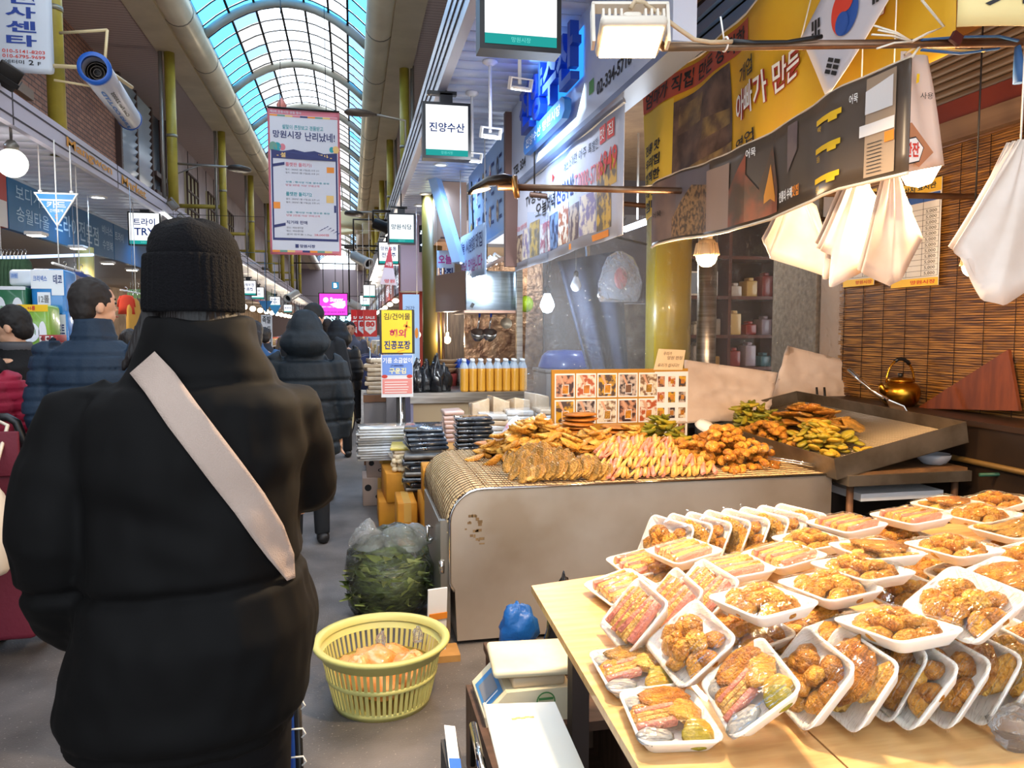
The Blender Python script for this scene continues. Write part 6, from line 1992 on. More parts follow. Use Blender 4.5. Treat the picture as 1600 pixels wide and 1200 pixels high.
MB().tube([aty(835, 305, YC), (aty(835, 305, YC).x, YC, ZS)], 0.006, 5).tube([(3.0, YC, 2.3), (3.0, YC, ZT)], 0.006, 5).build('hanging_wire', DARK, t)
# ================================================================== overhead pipes, lamps and banners of the stall
PIPE = mat('rust_pipe', '#8a7562', 0.38, 0.8, col2='#6a4a38', ns=6)
t = thing('lamp_pipe', 'brown pipe carrying a clamp lamp over the fish shop end', 'pipe', tuple(aty(880, 293, 3.5)))
MB().tube([aty(778, 292, 3.5), aty(1012, 297, 3.5), Vector((3.58, 3.5, 2.2))], 0.016, 10).build('pipe', PIPE, t)
c = aty(770, 290, 3.5)
t = thing('clamp_lamp', 'black clamp lamp with a warm lit hood on the brown pipe', 'lamp', tuple(c))
e = aty(731, 302, 3.5)
rings = []
for f, rx, rz in ((0, 0.012, 0.008), (0.08, 0.035, 0.018), (0.4, 0.05, 0.024), (0.75, 0.045, 0.026), (1.0, 0.02, 0.02)):
 p = e.lerp(aty(806, 283, 3.5), f) + Vector((0, 0, 0.03 * math.sin(PI * f)))
 rings.append([tuple(p + Vector((0.2 * rz * math.cos(w), rx * math.cos(w), rz * math.sin(w)))) for w in [2 * PI * j / 14 for j in range(14)]])
MB().loft(rings).build('hood', mat('lamp_black', '#1f1814', 0.3, 0.4), t)
m0 = e.lerp(c, 0.45)
MB().ell(tuple(m0 + Vector((0, 0, -0.004))), (0.055, 0.04, 0.008), 14, 8, 0, (0, -0.22, 0)).build('lit_glass', emat('clamp_glow', '#ffd9a8', 3.0), t)
MB().lathe([(0.05, -0.012), (0.055, 0), (0.05, 0.012), (0.03, 0.014), (0.03, -0.014)], 20, Matrix.Translation(aty(806, 292, 3.5)) @ rotm(0.3, 1.45, 0)).build('clamp_ring', mat('clamp_brass', '#7a5a34', 0.35, 0.7), t)
lamp('POINT', 'clamp_light', tuple(m0 + Vector((0, 0, -0.05))), 6, WARM, 0.03)
YP = 1.97
t = thing('stall_pipe', 'long grey steel pipe running over the stall with tied cords', 'pipe', (1.6, YP, 2.28))
pa, pb = aty(1035, 73, YP), aty(1440, 68, YP)
pd = (pb - pa).normalized()
MB().tube([pa, pb, pb + pd * ((XW - pb.x) / pd.x - 0.01)], 0.0125, 12).build('pipe', PIPE, t)
cable = mat('cable_cream', '#b8a080', 0.5)
MB().tube([aty(985, 14, YP - 0.02), aty(992, 2, YP - 0.02), aty(1006, 4, YP - 0.02), aty(1030, 22, YP - 0.02), aty(1060, 45, YP - 0.02), aty(1085, 62, YP - 0.02), aty(1110, 66, YP - 0.02), aty(1146, 65, YP - 0.02)], 0.006, 8).build('cable', cable, t)
MB().tube([aty(1144, 65, YP - 0.02), aty(1180, 67, YP - 0.02), aty(1230, 66, YP - 0.025), aty(1268, 60, YP - 0.03), aty(1284, 57, YP - 0.03)], [0.008, 0.007, 0.006, 0.007, 0.006], 8).build('black_tape', BLACK, t)
q = MB()
for u in (1133,):
 p = aty(u, 69, YP)
 q.tube([p + Vector((0, 0.018 * math.cos(w), 0.018 * math.sin(w))) for w in [2 * PI * k / 12 for k in range(12)]], 0.003, 5, closed=True)
q.tube([aty(1131, 60, YP - 0.02), aty(1126, 26, YP - 0.02)], 0.0025, 5)
q.build('cable_tie', WHITE, t)
cord = mat('cord_white', '#d8cfc0', 0.7)
k0 = aty(1425, 65, YP - 0.02)
for u, v in ((1366, 40), (1372, 47), (1362, 54), (1370, 76), (1378, 44)):
 MB().tube([k0, k0.lerp(aty(u, v, YP - 0.03), 0.5) + Vector((0, 0, 0.006)), aty(u, v, YP - 0.03)], 0.003, 5).build('string_end', cord, t)
MB().tube([k0, aty(1450, 52, YP - 0.02), aty(1475, 42, YP - 0.02), aty(1440, 0, YP - 0.02)], 0.004, 5).build('string_end', cord, t)
blue = mat('rope_blue', '#2f5f9a', 0.6)
MB().tube([aty(1440, 62, YP - 0.015), aty(1500, 58, YP - 0.02), aty(1560, 57, YP - 0.02), aty(1590, 64, YP - 0.015)], 0.007, 6, flat=0.5).build('blue_rope', blue, t)
MB().tube([aty(1440, 78, YP - 0.015), aty(1500, 84, YP - 0.02), aty(1560, 76, YP - 0.02)], 0.007, 6, flat=0.5).build('blue_rope', blue, t)
MB().tube([aty(1455, 76, YP - 0.02), aty(1500, 79, YP - 0.02), aty(1538, 80, YP - 0.02)], 0.006, 6, flat=0.5).build('straw_tie', mat('straw', '#d8b878', 0.7), t)
MB().box(tuple(aty(1494, 60, YP - 0.03)), (0.032, 0.012, 0.03), (0, 0.5, 0)).build('maroon_clip', mat('clip_maroon', '#4a1a22', 0.5), t)
MB().tube([aty(1590, 70, YP), aty(1592, 100, YP), aty(1592, 130, YP)], [0.008, 0.014, 0.016], 8).build('blue_wrap', blue, t)
# big warm floodlight
c = aty(985, 66, 1.95)
t = flood('stall_floodlight', 'large white LED floodlight glowing warm above the fritter stall', tuple(c), tuple(Vector((0.05, 0.24, 0.97)).to_track_quat('Z', 'Y').to_euler()), 0.17, 0.15, 0.05, mat('flood_cream', '#cfc4b4', 0.4), LEDW, None, 52, (1.0, 0.74, 0.46))
m = t.matrix_basis.inverted()
MB().tube([m @ pa, m @ (c + Vector((0.05, 0, 0.02)))], 0.012, 8).build('pipe_clamp', PIPE, t, True)
bulb(aty(1104, 400, 3.4), 2.12, 'finned LED bulb glowing below the dark photo banner', 0.05, BULBW, 62, WARM, True)
bulb(aty(1436, 262, 2.3), 2.31, 'wide glowing dome bulb beside the hanging plastic bags', 0.066, emat('dome_glow', '#ffe6bc', 22), 50, WARM, False)
bulb(aty(1520, 416, 3.0), ZT, 'finned LED bulb glowing before the bamboo blind', 0.045, BULBW, 34, WARM, True)
# dark photo banner
XD = 1.56
a = atx(1020, 385, XD)
b = atx(1416, 265, XD)
t = thing('photo_banner', 'long dark photo banner with flames and yellow price strips over the stall', 'banner', (XD, 2.9, 1.94))
LB = a.y - b.y
HB = atx(1020, 290, XD).z - a.z
def wv(s, tt):
 return (0.016 * math.sin(s * 8.5 + 0.4) * (1 - 0.6 * tt) + 0.006 * math.sin(s * 21), 0.012 * math.sin(s * 5.2) - 0.02 * math.sin(PI * s / LB))
pl = Pl((XD, a.y, a.z), (0, -1, (b.z - a.z) / LB), (0, 0, 1), wv)
q = MB()
q.slab(lambda x, y, o2: pl.p(x * LB, y * HB, o2), 60, 6, 0.004)
q.build('vinyl', mat('banner_charcoal', '#55483c', 0.35, col2='#4a3e34', ns=1.5), t)
PM = [mat('pb_mauve', '#7a675f', 0.4, col2='#5a4c50', ns=4), mat('pb_slate', '#5f5a62', 0.4), mat('pb_noodle', '#8a6a48', 0.4, col2='#3a2a20', ns=45, lo=0.42, hi=0.6), mat('pb_sand', '#9a8070', 0.4), mat('pb_flame', '#96482a', 0.4, col2='#55402f', ns=5, lo=0.42, hi=0.58), mat('pb_fire', '#e09028', 0.4), mat('pb_smoke', '#b9a48e', 0.4), mat('pb_black', '#33291f', 0.4), mat('pb_paper', '#a58e76', 0.4), YEL_INK, PAPER, ORG_INK]
q = MB()
def P(pts, m, off):
 """subdivided strip so that print follows the folds: pts given as left and right vertical edges"""
 (x0, y0, y1), (x1, y2, y3) = pts
 n = max(2, int(abs(x1 - x0) * 22))
 q.grid(lambda u, v: pl.p(x0 + (x1 - x0) * u, (y0 + (y2 - y0) * u) * (1 - v) + (y1 + (y3 - y1) * u) * v, off), n, 4, m)
P(((0.01, 0.01, HB - 0.01), (0.30, 0.01, HB - 0.01)), 0, 0.004)
P(((0.30, 0.01, HB - 0.01), (0.66, 0.01, HB - 0.01)), 1, 0.004)
P(((0.26, 0.01, 0.10), (0.45, 0.01, 0.24)), 2, 0.0055)
P(((0.45, 0.01, 0.24), (0.62, 0.01, 0.22)), 2, 0.0055)
P(((0.62, 0.01, HB - 0.04), (0.86, 0.01, HB - 0.04)), 3, 0.006)
P(((0.86, 0.01, 0.16), (1.0, 0.01, 0.28)), 4, 0.006)
P(((1.0, 0.01, 0.20), (1.08, 0.01, 0.12)), 4, 0.0075)
P(((1.08, 0.01, 0.14), (1.16, 0.01, 0.27)), 4, 0.0075)
P(((1.16, 0.01, 0.27), (1.20, 0.01, 0.10)), 4, 0.0075)
P(((1.11, 0.06, 0.09), (1.15, 0.07, 0.20)), 5, 0.009)
P(((1.15, 0.07, 0.20), (1.185, 0.05, 0.07)), 5, 0.009)
P(((1.27, 0.13, 0.30), (1.33, 0.20, 0.30)), 0, 0.006)
P(((1.72, 0.01, HB - 0.01), (1.85, 0.01, HB - 0.01)), 8, 0.006)
P(((1.72, 0.20, 0.27), (1.84, 0.20, 0.29)), 10, 0.008)
P(((1.70, 0.135, 0.17), (1.85, 0.135, 0.17)), 10, 0.009)
P(((1.81, 0.10, 0.13), (1.85, 0.10, 0.13)), 11, 0.009)
for zz in (0.04, 0.14, 0.235):
 P(((1.46, zz, zz + 0.018), (1.62, zz, zz + 0.018)), 9, 0.007)
 P(((1.55, zz - 0.012, zz), (1.60, zz - 0.012, zz)), 9, 0.007)
q.build('photo_print', PM, t)
q = MB()
for i in range(3):
 letter(q, pl, ('순대', '모듬', '떡')[i], 1.475, 0.01 + 0.098 * i, 1.50, 0.03 + 0.098 * i, 0, 0.0, 0.009)
letter(q, pl, '전통의 수제', 1.22, 0.035, 1.31, 0.075, 1, 0.03, 0.010)
letter(q, pl, '맛집', 1.31, 0.035, 1.35, 0.075, 2, 0.03, 0.010)
letter(q, pl, '어묵', 1.005, HB - 0.06, 1.06, HB - 0.025, 1, 0.01, 0.010)
letter(q, pl, '어묵', 1.655, HB - 0.07, 1.69, HB - 0.04, 1, 0.01, 0.010)
letter(q, pl, '어묵', 0.06, 0.13, 0.16, 0.16, 3, 0.01, 0.010)
for k in range(9):
 P(((1.735, 0.02 + k * 0.011, 0.022 + k * 0.011), (1.80, 0.02 + k * 0.011, 0.022 + k * 0.011)), 3, 0.010)
q.build('lettering', [YEL_INK, WHITE_INK, ORG_INK, BLACK_INK], t)
MB().tube([pl.p(s * LB / 20, -0.004, 0.0) for s in range(21)], 0.006, 6).tube([pl.p(s * LB / 20, HB + 0.003, 0.0) for s in range(21)], 0.004, 6).build('hem', mat('hem_cream', '#d8c9b4', 0.6), t)
MB().tube([pl.p(LB, HB, 0), pb, ], 0.004, 5).tube([pl.p(0, HB, 0), pl.p(0, HB, 0) + Vector((0.0, 0.4, 0.05))], 0.004, 5).build('tie', cord, t)
# yellow banner
XY = 1.80
t = thing('yellow_banner', 'creased yellow cloth banner with red band and brush lettering under the siding', 'banner', (XY, 3.0, 2.2))
a = atx(1010, 345, XY)
LY, HY = 2.45, 0.80
def wy(s, tt):
 return (0.03 * math.sin(s * 4.2 + 2.2 * tt) + 0.012 * math.sin(s * 12 - 4 * tt), (0.075 * s - 0.03 * math.sin(PI * s / 2.45)) * (1 - 0.8 * tt / 0.8) - 0.04 * s * tt)
pl = Pl((XY, a.y, a.z), (0, -1, 0), (0, 0, 1), wy)
q = MB()
q.slab(lambda x, y, o2: pl.p(x * LY, y * HY, o2), 60, 12, 0.003)
q.build('cloth', mat('banner_yellow', '#e0b022', 0.6, col2='#cf9c1c', ns=2), t)
q = MB()
P(((0.0, HY - 0.16, HY - 0.03), (1.25, HY - 0.16, HY - 0.03)), 0, 0.004)
P(((0.0, 0.0, HY - 0.17), (0.42, 0.0, HY - 0.17)), 3, 0.004)
P(((0.42, 0.02, HY - 0.20), (1.02, 0.10, HY - 0.17)), 1, 0.0045)
P(((0.42, 0.02, 0.16), (1.02, 0.10, 0.22)), 2, 0.006)
P(((0.47, 0.40, 0.56), (0.72, 0.42, 0.58)), 2, 0.006)
P(((0.75, 0.30, 0.42), (1.0, 0.32, 0.40)), 2, 0.006)
q.build('print_panels', [mat('yb_red', '#a84a34', 0.6), mat('yb_photo', '#6f584c', 0.5, col2='#3f322e', ns=9), mat('yb_photo2', '#8a7248', 0.5, col2='#55443a', ns=12), mat('yb_pale', '#d2b440', 0.6)], t)
YM = [BLACK_INK, mat('ink_brick', '#b03a28', 0.6), WHITE_INK]
q = MB()
letter(q, pl, '엄마가 직접 만든 정직한', 0.03, HY - 0.145, 1.20, HY - 0.05, 0, 0.02, 0.008, slant=0.15)
letter(q, pl, '개업', 1.12, 0.47, 1.32, 0.56, 0, 0.015, 0.008)
letter(q, pl, '아빠가 만든', 1.08, 0.28, 1.72, 0.44, 1, 0.07, 0.008)
letter(q, pl, '아빠가 만든', 1.08, 0.28, 1.72, 0.44, 2, 0.015, 0.012)
letter(q, pl, '우리집', 1.74, 0.34, 2.15, 0.48, 1, 0.05, 0.008)
letter(q, pl, '우리집', 1.74, 0.34, 2.15, 0.48, 2, 0.0, 0.012)
letter(q, pl, '영업', 1.08, 0.13, 1.30, 0.20, 0, 0.015, 0.008)
letter(q, pl, '맛', 2.2, 0.42, 2.4, 0.60, 1, 0.04, 0.008)
for i in range(5):
 letter(q, pl, ('엄마', '직접 만든', '정직한', '우리집', '전통 맛')[i], 0.03, 0.03 + i * 0.085, 0.30, 0.095 + i * 0.085, 0, 0.03, 0.008, slant=0.1)
q.build('lettering', YM, t)
MB().tube([pl.p(s * LY / 20, HY, 0) for s in range(21)], 0.006, 6).tube([pl.p(0, HY, 0), pl.p(0, HY, 0) + Vector((0, 0.15, 0.2))], 0.004, 5).build('top_cord', cord, t)
# pale yellow notice cloth further right
t = thing('pale_yellow_cloth', 'pale yellow cloth with black digits at the right end of the yellow banner', 'banner', tuple(aty(1540, 20, 1.6)))
pl = Pl(aty(1495, 42, 1.75), (1, -0.35, 0), (0, 0, 1), lambda s, tt: 0.008 * math.sin(s * 16))
q = MB()
q.slab(lambda x, y, o2: pl.p(x * 0.42, y * 0.2 - 0.02 * x, o2), 12, 4, 0.003)
q.build('cloth', mat('cloth_paleyellow', '#e0c98a', 0.6), t)
q = MB()
letter(q, pl, '941', 0.05, 0.045, 0.22, 0.09, 0, 0.02, 0.004)
q.build('lettering', BLACK_INK, t)
# national flag hung as a diamond
XFg = 1.70
t = thing('national_flag', 'white flag with red and blue circle and black bars hung cornerwise', 'flag', (XFg, 2.5, 2.2))
c = atx(1322, 18, XFg)
ang = math.radians(33)
pl = Pl((XFg, c.y, c.z), (0, -math.cos(ang), math.sin(ang)), (0, math.sin(ang), math.cos(ang)), lambda s, tt: 0.006 * math.sin(s * 9 + tt * 5))
FW2, FH2 = 0.23, 0.165
q = MB()
q.slab(lambda x, y, o2: pl.p((2 * x - 1) * FW2, (2 * y - 1) * FH2, o2), 12, 8, 0.003)
q.build('cloth', mat('flag_white', '#c4c3cc', 0.6), t)
R0 = 0.078
tilt = math.atan2(2, 3)
FR_, FB_ = mat('flag_red', '#cf3a24', 0.6), mat('flag_blue', '#1f4fa0', 0.6)
q = MB()
disc(q, pl, 0, 0, R0, 1, 0.006, 32)
disc(q, pl, 0, 0, R0, 0, 0.007, 24, None, tilt, PI + tilt)
disc(q, pl, R0 / 2 * math.cos(tilt), R0 / 2 * math.sin(tilt), R0 / 2, 0, 0.008, 20)
disc(q, pl, -R0 / 2 * math.cos(tilt), -R0 / 2 * math.sin(tilt), R0 / 2, 1, 0.008, 20)
q.build('taegeuk_circle', [FR_, FB_], t)
for sx, sy, bars in ((1, 1, (0, 0, 0)), (-1, 1, (1, 0, 1)), (1, -1, (0, 1, 0)), (-1, -1, (1, 1, 1))):
 cx, cy = sx * 0.148, sy * 0.098
 dx, dy = sx * math.cos(tilt), sy * math.sin(tilt)
 px_, py_ = -dy, dx
 q = MB()
 for i, br in enumerate(bars):
  ox, oy = cx + dx * (i - 1) * 0.02, cy + dy * (i - 1) * 0.02
  for (l0, l1) in (((-0.038, 0.038),) if not br else ((-0.038, -0.004), (0.004, 0.038))):
   poly(q, pl, [(ox + px_ * l0 - dx * 0.007, oy + py_ * l0 - dy * 0.007), (ox + px_ * l1 - dx * 0.007, oy + py_ * l1 - dy * 0.007), (ox + px_ * l1 + dx * 0.007, oy + py_ * l1 + dy * 0.007), (ox + px_ * l0 + dx * 0.007, oy + py_ * l0 + dy * 0.007)], 0, 0.006)
 q.v = q.v
 q.build('black_bars', BLACK_INK, t)
MB().tube([pl.p(-FW2, FH2, 0), pl.p(-FW2, FH2, 0) + Vector((0.05, 0.0, 0.2))], 0.003, 5).tube([pl.p(FW2, FH2, 0), pl.p(FW2, FH2, 0) + Vector((0.05, 0.0, 0.3))], 0.003, 5).build('tie', cord, t)
# white sheet behind the banner end
t = thing('white_notice_sheet', 'tall white plastic sheet with hexagon print at the dark banner end', 'notice', tuple(aty(1440, 200, 2.15)))
a0, a1, b1, b0 = aty(1405, 272, 2.12), aty(1476, 258, 2.12), aty(1448, 88, 2.12), aty(1408, 80, 2.12)
q = MB()
q.slab(lambda x, y, o2: a0.lerp(a1, x).lerp(b0.lerp(b1, x), y) + Vector((0, o2 + 0.006 * math.sin(9 * x + 3 * y), 0)), 8, 10, 0.002)
q.build('sheet', mat('sheet_rosy', '#d3bcae', 0.5), t)
pl = Pl(aty(1412, 262, 2.105), (1, 0, 0.05), (0, 0, 1))
q = MB()
poly(q, pl, [(0.0, 0.04), (0.05, 0.0), (0.10, 0.045), (0.02, 0.135), (0.0, 0.13)], 0, 0.004)
hx = [(0.02 + 0.045 * math.cos(k * PI / 3 + 0.2), 0.05 + 0.045 * math.sin(k * PI / 3 + 0.2)) for k in range(6)]
poly(q, pl, hx, 3, 0.006)
poly(q, pl, [(0.02 + (x - 0.02) * 0.9, 0.05 + (y - 0.05) * 0.9) for x, y in hx], 1, 0.008)
letter(q, pl, '한잔', -0.005, 0.03, 0.045, 0.075, 2, 0.03, 0.010)
letter(q, pl, '사용', 0.045, 0.205, 0.09, 0.225, 3, 0.0, 0.006)
poly(q, pl, [(0.03, 0.28), (0.04, 0.28), (0.038, 0.255), (0.028, 0.25)], 4, 0.006)
MB().tube([b0 + Vector((0.01, 0, -0.01)), pb], 0.003, 5).build('tie', cord, t)
q.build('print', [mat('kraft', '#a87250', 0.6), PAPER, RED_INK, BLACK_INK, YEL_INK], t)
# hanging bunches of white bags
BAGW = mat('bag_white', '#e2d4c8', 0.4, col2='#cfbdae', ns=5, bump=0.15, bs=9)
def bagbunch(y, top, polyp, label, layers=3):
 """a bunch of flat plastic bags hanging from one hook: layered folded sheets"""
 t = thing('bag_bunch', label, 'plastic bags', tuple(aty(top[0], top[1], y)))
 tp = aty(top[0], top[1], y)
 n = len(polyp)
 for k in range(layers):
  yy = y + 0.018 * k
  edge = [aty(u + 3 * k * ((-1) ** k), v - 4 * k, yy) for u, v in polyp]
  tk = Vector((tp.x, yy, tp.z))
  q = MB()
  def fn(x, s, o2=0):
   f = x * (n - 1)
   i = min(int(f), n - 2)
   e = edge[i].lerp(edge[i + 1], f - i)
   p = tk.lerp(e, s)
   return p + Vector((0.12 * (x - 0.5) * (1 - s) * 0.3, o2 + 0.012 * math.sin(x * 8 + k * 2) * s + 0.003 * math.sin(x * 23 + s * 6), 0))
  q.slab(fn, 36, 8, 0.0015)
  q.build('bag', BAGW, t)
 MB().tube([tp + Vector((0, 0.01, -0.01)), Vector((tp.x, tp.y + 0.01, ZT if y > 2 else 2.32))], 0.0025, 5).build('hook', WHITE, t)
 return t
bagbunch(2.95, (1243, 290), [(1195, 376), (1204, 398), (1205, 404), (1250, 420), (1300, 436), (1292, 410), (1268, 330)], 'small bunch of white plastic bags below the dark banner centre')
bagbunch(2.40, (1345, 262), [(1281, 391), (1302, 398), (1296, 451), (1345, 425), (1382, 372), (1372, 330)], 'wide bunch of white plastic bags beside the dome bulb', 4)
bagbunch(2.28, (1395, 262), [(1345, 425), (1393, 447), (1404, 438), (1440, 372), (1425, 330)], 'translucent white bag bunch right under the dome bulb', 2)
bagbunch(1.75, (1600, 218), [(1489, 388), (1505, 402), (1535, 470), (1565, 478), (1640, 430), (1680, 330)], 'large close bunch of white plastic bags near the blind bulb', 3)
# ================================================================== steel fritter counter
t = thing('steel_counter', 'brushed steel fritter counter with a rounded left shoulder', 'counter', (1.44, 3.54, 0))
Y0, Y1 = 3.54, 4.72
prof = [(2.44, 0.02), (2.44, 0.745), (0.72, 0.745)] + [(0.60 - 0.16 * math.sin(k * PI / 16) - 0.0, 0.585 + 0.16 * math.cos(k * PI / 16)) for k in range(9)] + [(0.44, 0.30), (0.46, 0.26), (0.47, 0.02)]
np_ = len(prof)
CST = mat('counter_steel', '#c9bbab', 0.38, 0.7, col2='#b09c86', ns=2.2, bump=0.03, bs=8)
q = MB()
q.add([(x, y, z) for y in (Y0, Y1) for x, z in prof], [tuple(range(np_)), tuple(range(2 * np_ - 1, np_ - 1, -1))] + [(i, np_ + i, np_ + (i + 1) % np_, (i + 1) % np_) for i in range(np_)])
q.build('body', CST, t)
q = MB()
q.tube([(x - (0.004 if x < 1 else 0), Y0 - 0.003, z + 0.004) for x, z in prof[1:-1]], 0.007, 6)
q.build('front_edge', CHROME, t)
q = MB()
q.bx(0.405, 0.44, 3.60, 4.5, 0.08, 0.56).bx(0.395, 0.44, 3.56, 3.60, 0.0, 0.6)
q.build('side_door', mat('door_steel', '#9a9286', 0.35, 0.8), t)
for z in (0.14, 0.35):
 MB().tube([(0.40, 3.56, z), (0.40, 3.56, z + 0.06)], 0.014, 8).build('hinge', CHROME, t)
MB().tube([(0.37, 3.95, 0.40), (0.37, 3.95, 0.48)], 0.008, 6).tube([(0.40, 3.95, 0.41), (0.37, 3.95, 0.40)], 0.006, 5).tube([(0.40, 3.95, 0.47), (0.37, 3.95, 0.48)], 0.006, 5).build('latch', CHROME, t)
GLUE = mat('glue_residue', '#6a5236', 0.8, col2='#8a6f4c', ns=30)
pl = Pl((0, Y0, 0), (1, 0, 0), (0, 0, 1))
for i in range(26):
 q = MB()
 x, z = random.uniform(0.49, 0.58), random.uniform(0.52, 0.615)
 if i > 12:
  x, z = random.uniform(0.50, 0.60), random.uniform(0.48, 0.54)
 quad(q, pl, x, z, x + random.uniform(0.008, 0.028), z + random.uniform(0.005, 0.016), 0, 0.0015)
 if i < 18:
  q.build('glue_mark', GLUE, t)
# bamboo mat
t = thing('bamboo_mat', 'beige bamboo mat draped over the steel counter and its rounded shoulder', 'mat', (1.4, 3.6, 0.745))
path = [(2.40 - k * 0.0075, 0.750) for k in range(224)]
path += [(0.60 + (0.72 - 0.60) * (1 - k / 15), 0.7515) for k in range(16)]
path += [(0.60 - 0.172 * math.sin(k * PI / 84), 0.582 + 0.172 * math.cos(k * PI / 84)) for k in range(42)]
path += [(0.428 - 0.001 * k * 0, 0.582 - k * 0.0072) for k in range(8)]
q = MB()
for i, (x, z) in enumerate(path):
 j = min(i + 1, len(path) - 1)
 j0 = max(i - 1, 0)
 an = math.atan2(path[j][1] - path[j0][1], path[j][0] - path[j0][0])
 ph = random.random() * 6
 q.box((x, (3.555 + 4.70) / 2 + 0.01 * math.sin(ph), z + 0.003 * math.sin(ph)), (0.0062, 1.13, 0.005), (0, -an, 0.0012 * math.sin(ph)))
stuff(q.build('bamboo_sticks', mat('mat_straw', '#ecd6ac', 0.6, col2='#c9a874', ns=9, stretch=(40, 2, 40), lo=0.3, hi=0.7), t))
thr = mat('mat_thread', '#4a3220', 0.8)
for k in range(23):
 y = 3.58 + k * 0.0495
 MB().tube([(x, y + 0.006 * math.sin(i * 0.9 + k), z + 0.0075 if i < 240 else z + 0.004) if i < 245 else (x - 0.006, y + 0.005 * math.sin(i * 0.9), z + 0.004) for i, (x, z) in enumerate(path[::4])] if False else [(x + (-0.007 * max(0, min(1, (0.60 - x) / 0.16))), y + 0.006 * math.sin(i * 1.3 + k), z + 0.0068 * max(0, min(1, (z - 0.56) / 0.1))) for i, (x, z) in enumerate(path[::3])], 0.0019, 4).build('thread', thr, t)
# ================================================================== fritters
OILS = dict(rough=0.4, bump=0.9, bs=120, coat=0.35)
GOLD = [mat('fry_gold_%d' % i, c1, col2=c2, ns=30, **OILS) for i, (c1, c2) in enumerate((('#e09a2c', '#b5691a'), ('#eaae42', '#c07a22'), ('#d68e28', '#9a5a14')))]
PALEF = [mat('fry_pale_%d' % i, c1, col2=c2, ns=24, **OILS) for i, (c1, c2) in enumerate((('#f0b448', '#c98424'), ('#f2c462', '#d2902e')))]
LEAF = [mat('fry_leaf_%d' % i, c1, col2=c2, ns=26, **OILS) for i, (c1, c2) in enumerate((('#e6ac4c', '#b07c30'), ('#d49a40', '#96702e'), ('#eebc62', '#bc8a3a')))]
HAM = mat('ham_pink', '#d0735e', 0.45, col2='#e09880', ns=20, bump=0.4, bs=90, coat=0.3)
HAMB = mat('ham_batter', '#e0b05c', 0.45, col2='#b87c2e', ns=24, bump=0.6, bs=90, coat=0.3)
PEPPER = [mat('pepper_0', '#8a8a24', 0.4, col2='#c09a30', ns=12, bump=0.4, bs=50), mat('pepper_1', '#8f8a2c', 0.4, col2='#5f6418', ns=12, bump=0.4, bs=50)]
PANC = [mat('pancake_0', '#c47c2c', 0.42, col2='#a05e1e', ns=18, bump=0.25, bs=40), mat('pancake_1', '#c98a3c', 0.45, col2='#a5682a', ns=18, bump=0.25, bs=40)]
ZUC = [mat('zuc_0', '#c9992e', 0.42, col2='#8f7a20', ns=20, bump=0.4, bs=50), mat('zuc_1', '#a8912c', 0.42, col2='#7f7a20', ns=20, bump=0.4, bs=50)]
def lump(r, seed, amp=0.22, nu=11, nv=8, fr=1.6, bend=0.0):
 q = MB()
 q.ell((0, 0, 0), (1, 1, 1), nu, nv)
 q.v = [tuple(Vector((p[0] * r[0], p[1] * r[1], p[2] * r[2] + bend * p[0] * p[0])) * (1 + amp * noise.noise(Vector(p) * fr + Vector((seed * 7.3, seed * 1.7, 2))))) for p in q.v]
 return q
def bar(l, w, h, seed, amp=0.08):
 q = MB()
 q.box((0, 0, 0), (l, w, h), None, 0, min(w, h) * 0.22, 2)
 q.v = [tuple(Vector(p) * (1 + amp * noise.noise(Vector(p) * 40 + Vector((seed * 5, 0, 0))))) for p in q.v]
 return q
MESH = {
 'pale': [lump((0.055, 0.032, 0.013), i, 0.3, 11, 8, 1.8, 0.01).mesh('pale_fritter', PALEF[i % 2]) for i in range(5)],
 'leaf': [lump((0.060, 0.040, 0.007), i + 20, 0.22, 14, 6, 2.4, 0.012).mesh('leaf_fritter', LEAF[i % 3]) for i in range(5)],
 'round': [lump((0.030, 0.027, 0.017), i + 40, 0.22, 11, 8, 1.6).mesh('round_fritter', GOLD[i % 3]) for i in range(6)],
 'pepper': [lump((0.062, 0.015, 0.013), i + 60, 0.25, 12, 8, 1.6, 0.012).mesh('pepper_fritter', PEPPER[i % 2]) for i in range(4)],
 'pan': [lump((0.115, 0.105, 0.014), i + 80, 0.08, 22, 6, 1.3).mesh('round_pancake', PANC[i % 2]) for i in range(3)],
 'zuc': [lump((0.030, 0.027, 0.010), i + 90, 0.14, 12, 6, 1.4).mesh('zucchini_fritter', ZUC[i % 2]) for i in range(4)],
 'big': [lump((0.085, 0.06, 0.012), i + 100, 0.35, 16, 8, 2.6, 0.01).mesh('crisp_fritter', LEAF[i % 3] if i % 2 else GOLD[i % 3]) for i in range(4)],
 'ham': [bar(0.115, 0.015, 0.024, i).mesh('ham_stick', HAM if i % 3 == 0 else HAMB) for i in range(3)],
}
DESC = {
 'pale': ('pale_fritter', 'pale golden sweet potato shaped fritter in the heap on the bamboo mat', 'fritter', 'pale fritters on the mat'),
 'leaf': ('leaf_fritter', 'thin brown leaf fritter in the overlapping rows on the bamboo mat', 'fritter', 'leaf fritters on the mat'),
 'round': ('round_fritter', 'small round golden fritter in the heap on the bamboo mat', 'fritter', 'round fritters on the mat'),
 'pepper': ('pepper_fritter', 'long green pepper fritter in the heap behind the ham sticks', 'fritter', 'pepper fritters on the mat'),
 'pan': ('round_pancake', 'thick round brown pancake stacked before the photo board', 'pancake', 'pancakes on the mat'),
 'ham': ('ham_stick', 'pink ham and batter stick stacked in rows on the bamboo mat', 'fritter', 'ham sticks on the mat'),
}
def food(kind, p, rot, scale=1.0, desc=None):
 nm, lab, cat, grp = desc or DESC[kind]
 o = obj(nm, random.choice(MESH[kind]))
 o.location = p
 o.rotation_euler = rot
 if scale != 1.0:
  o.scale = (scale, scale, scale)
 return tag(o, lab, cat, grp)
ZM = 0.757
rnd = random.Random(5)
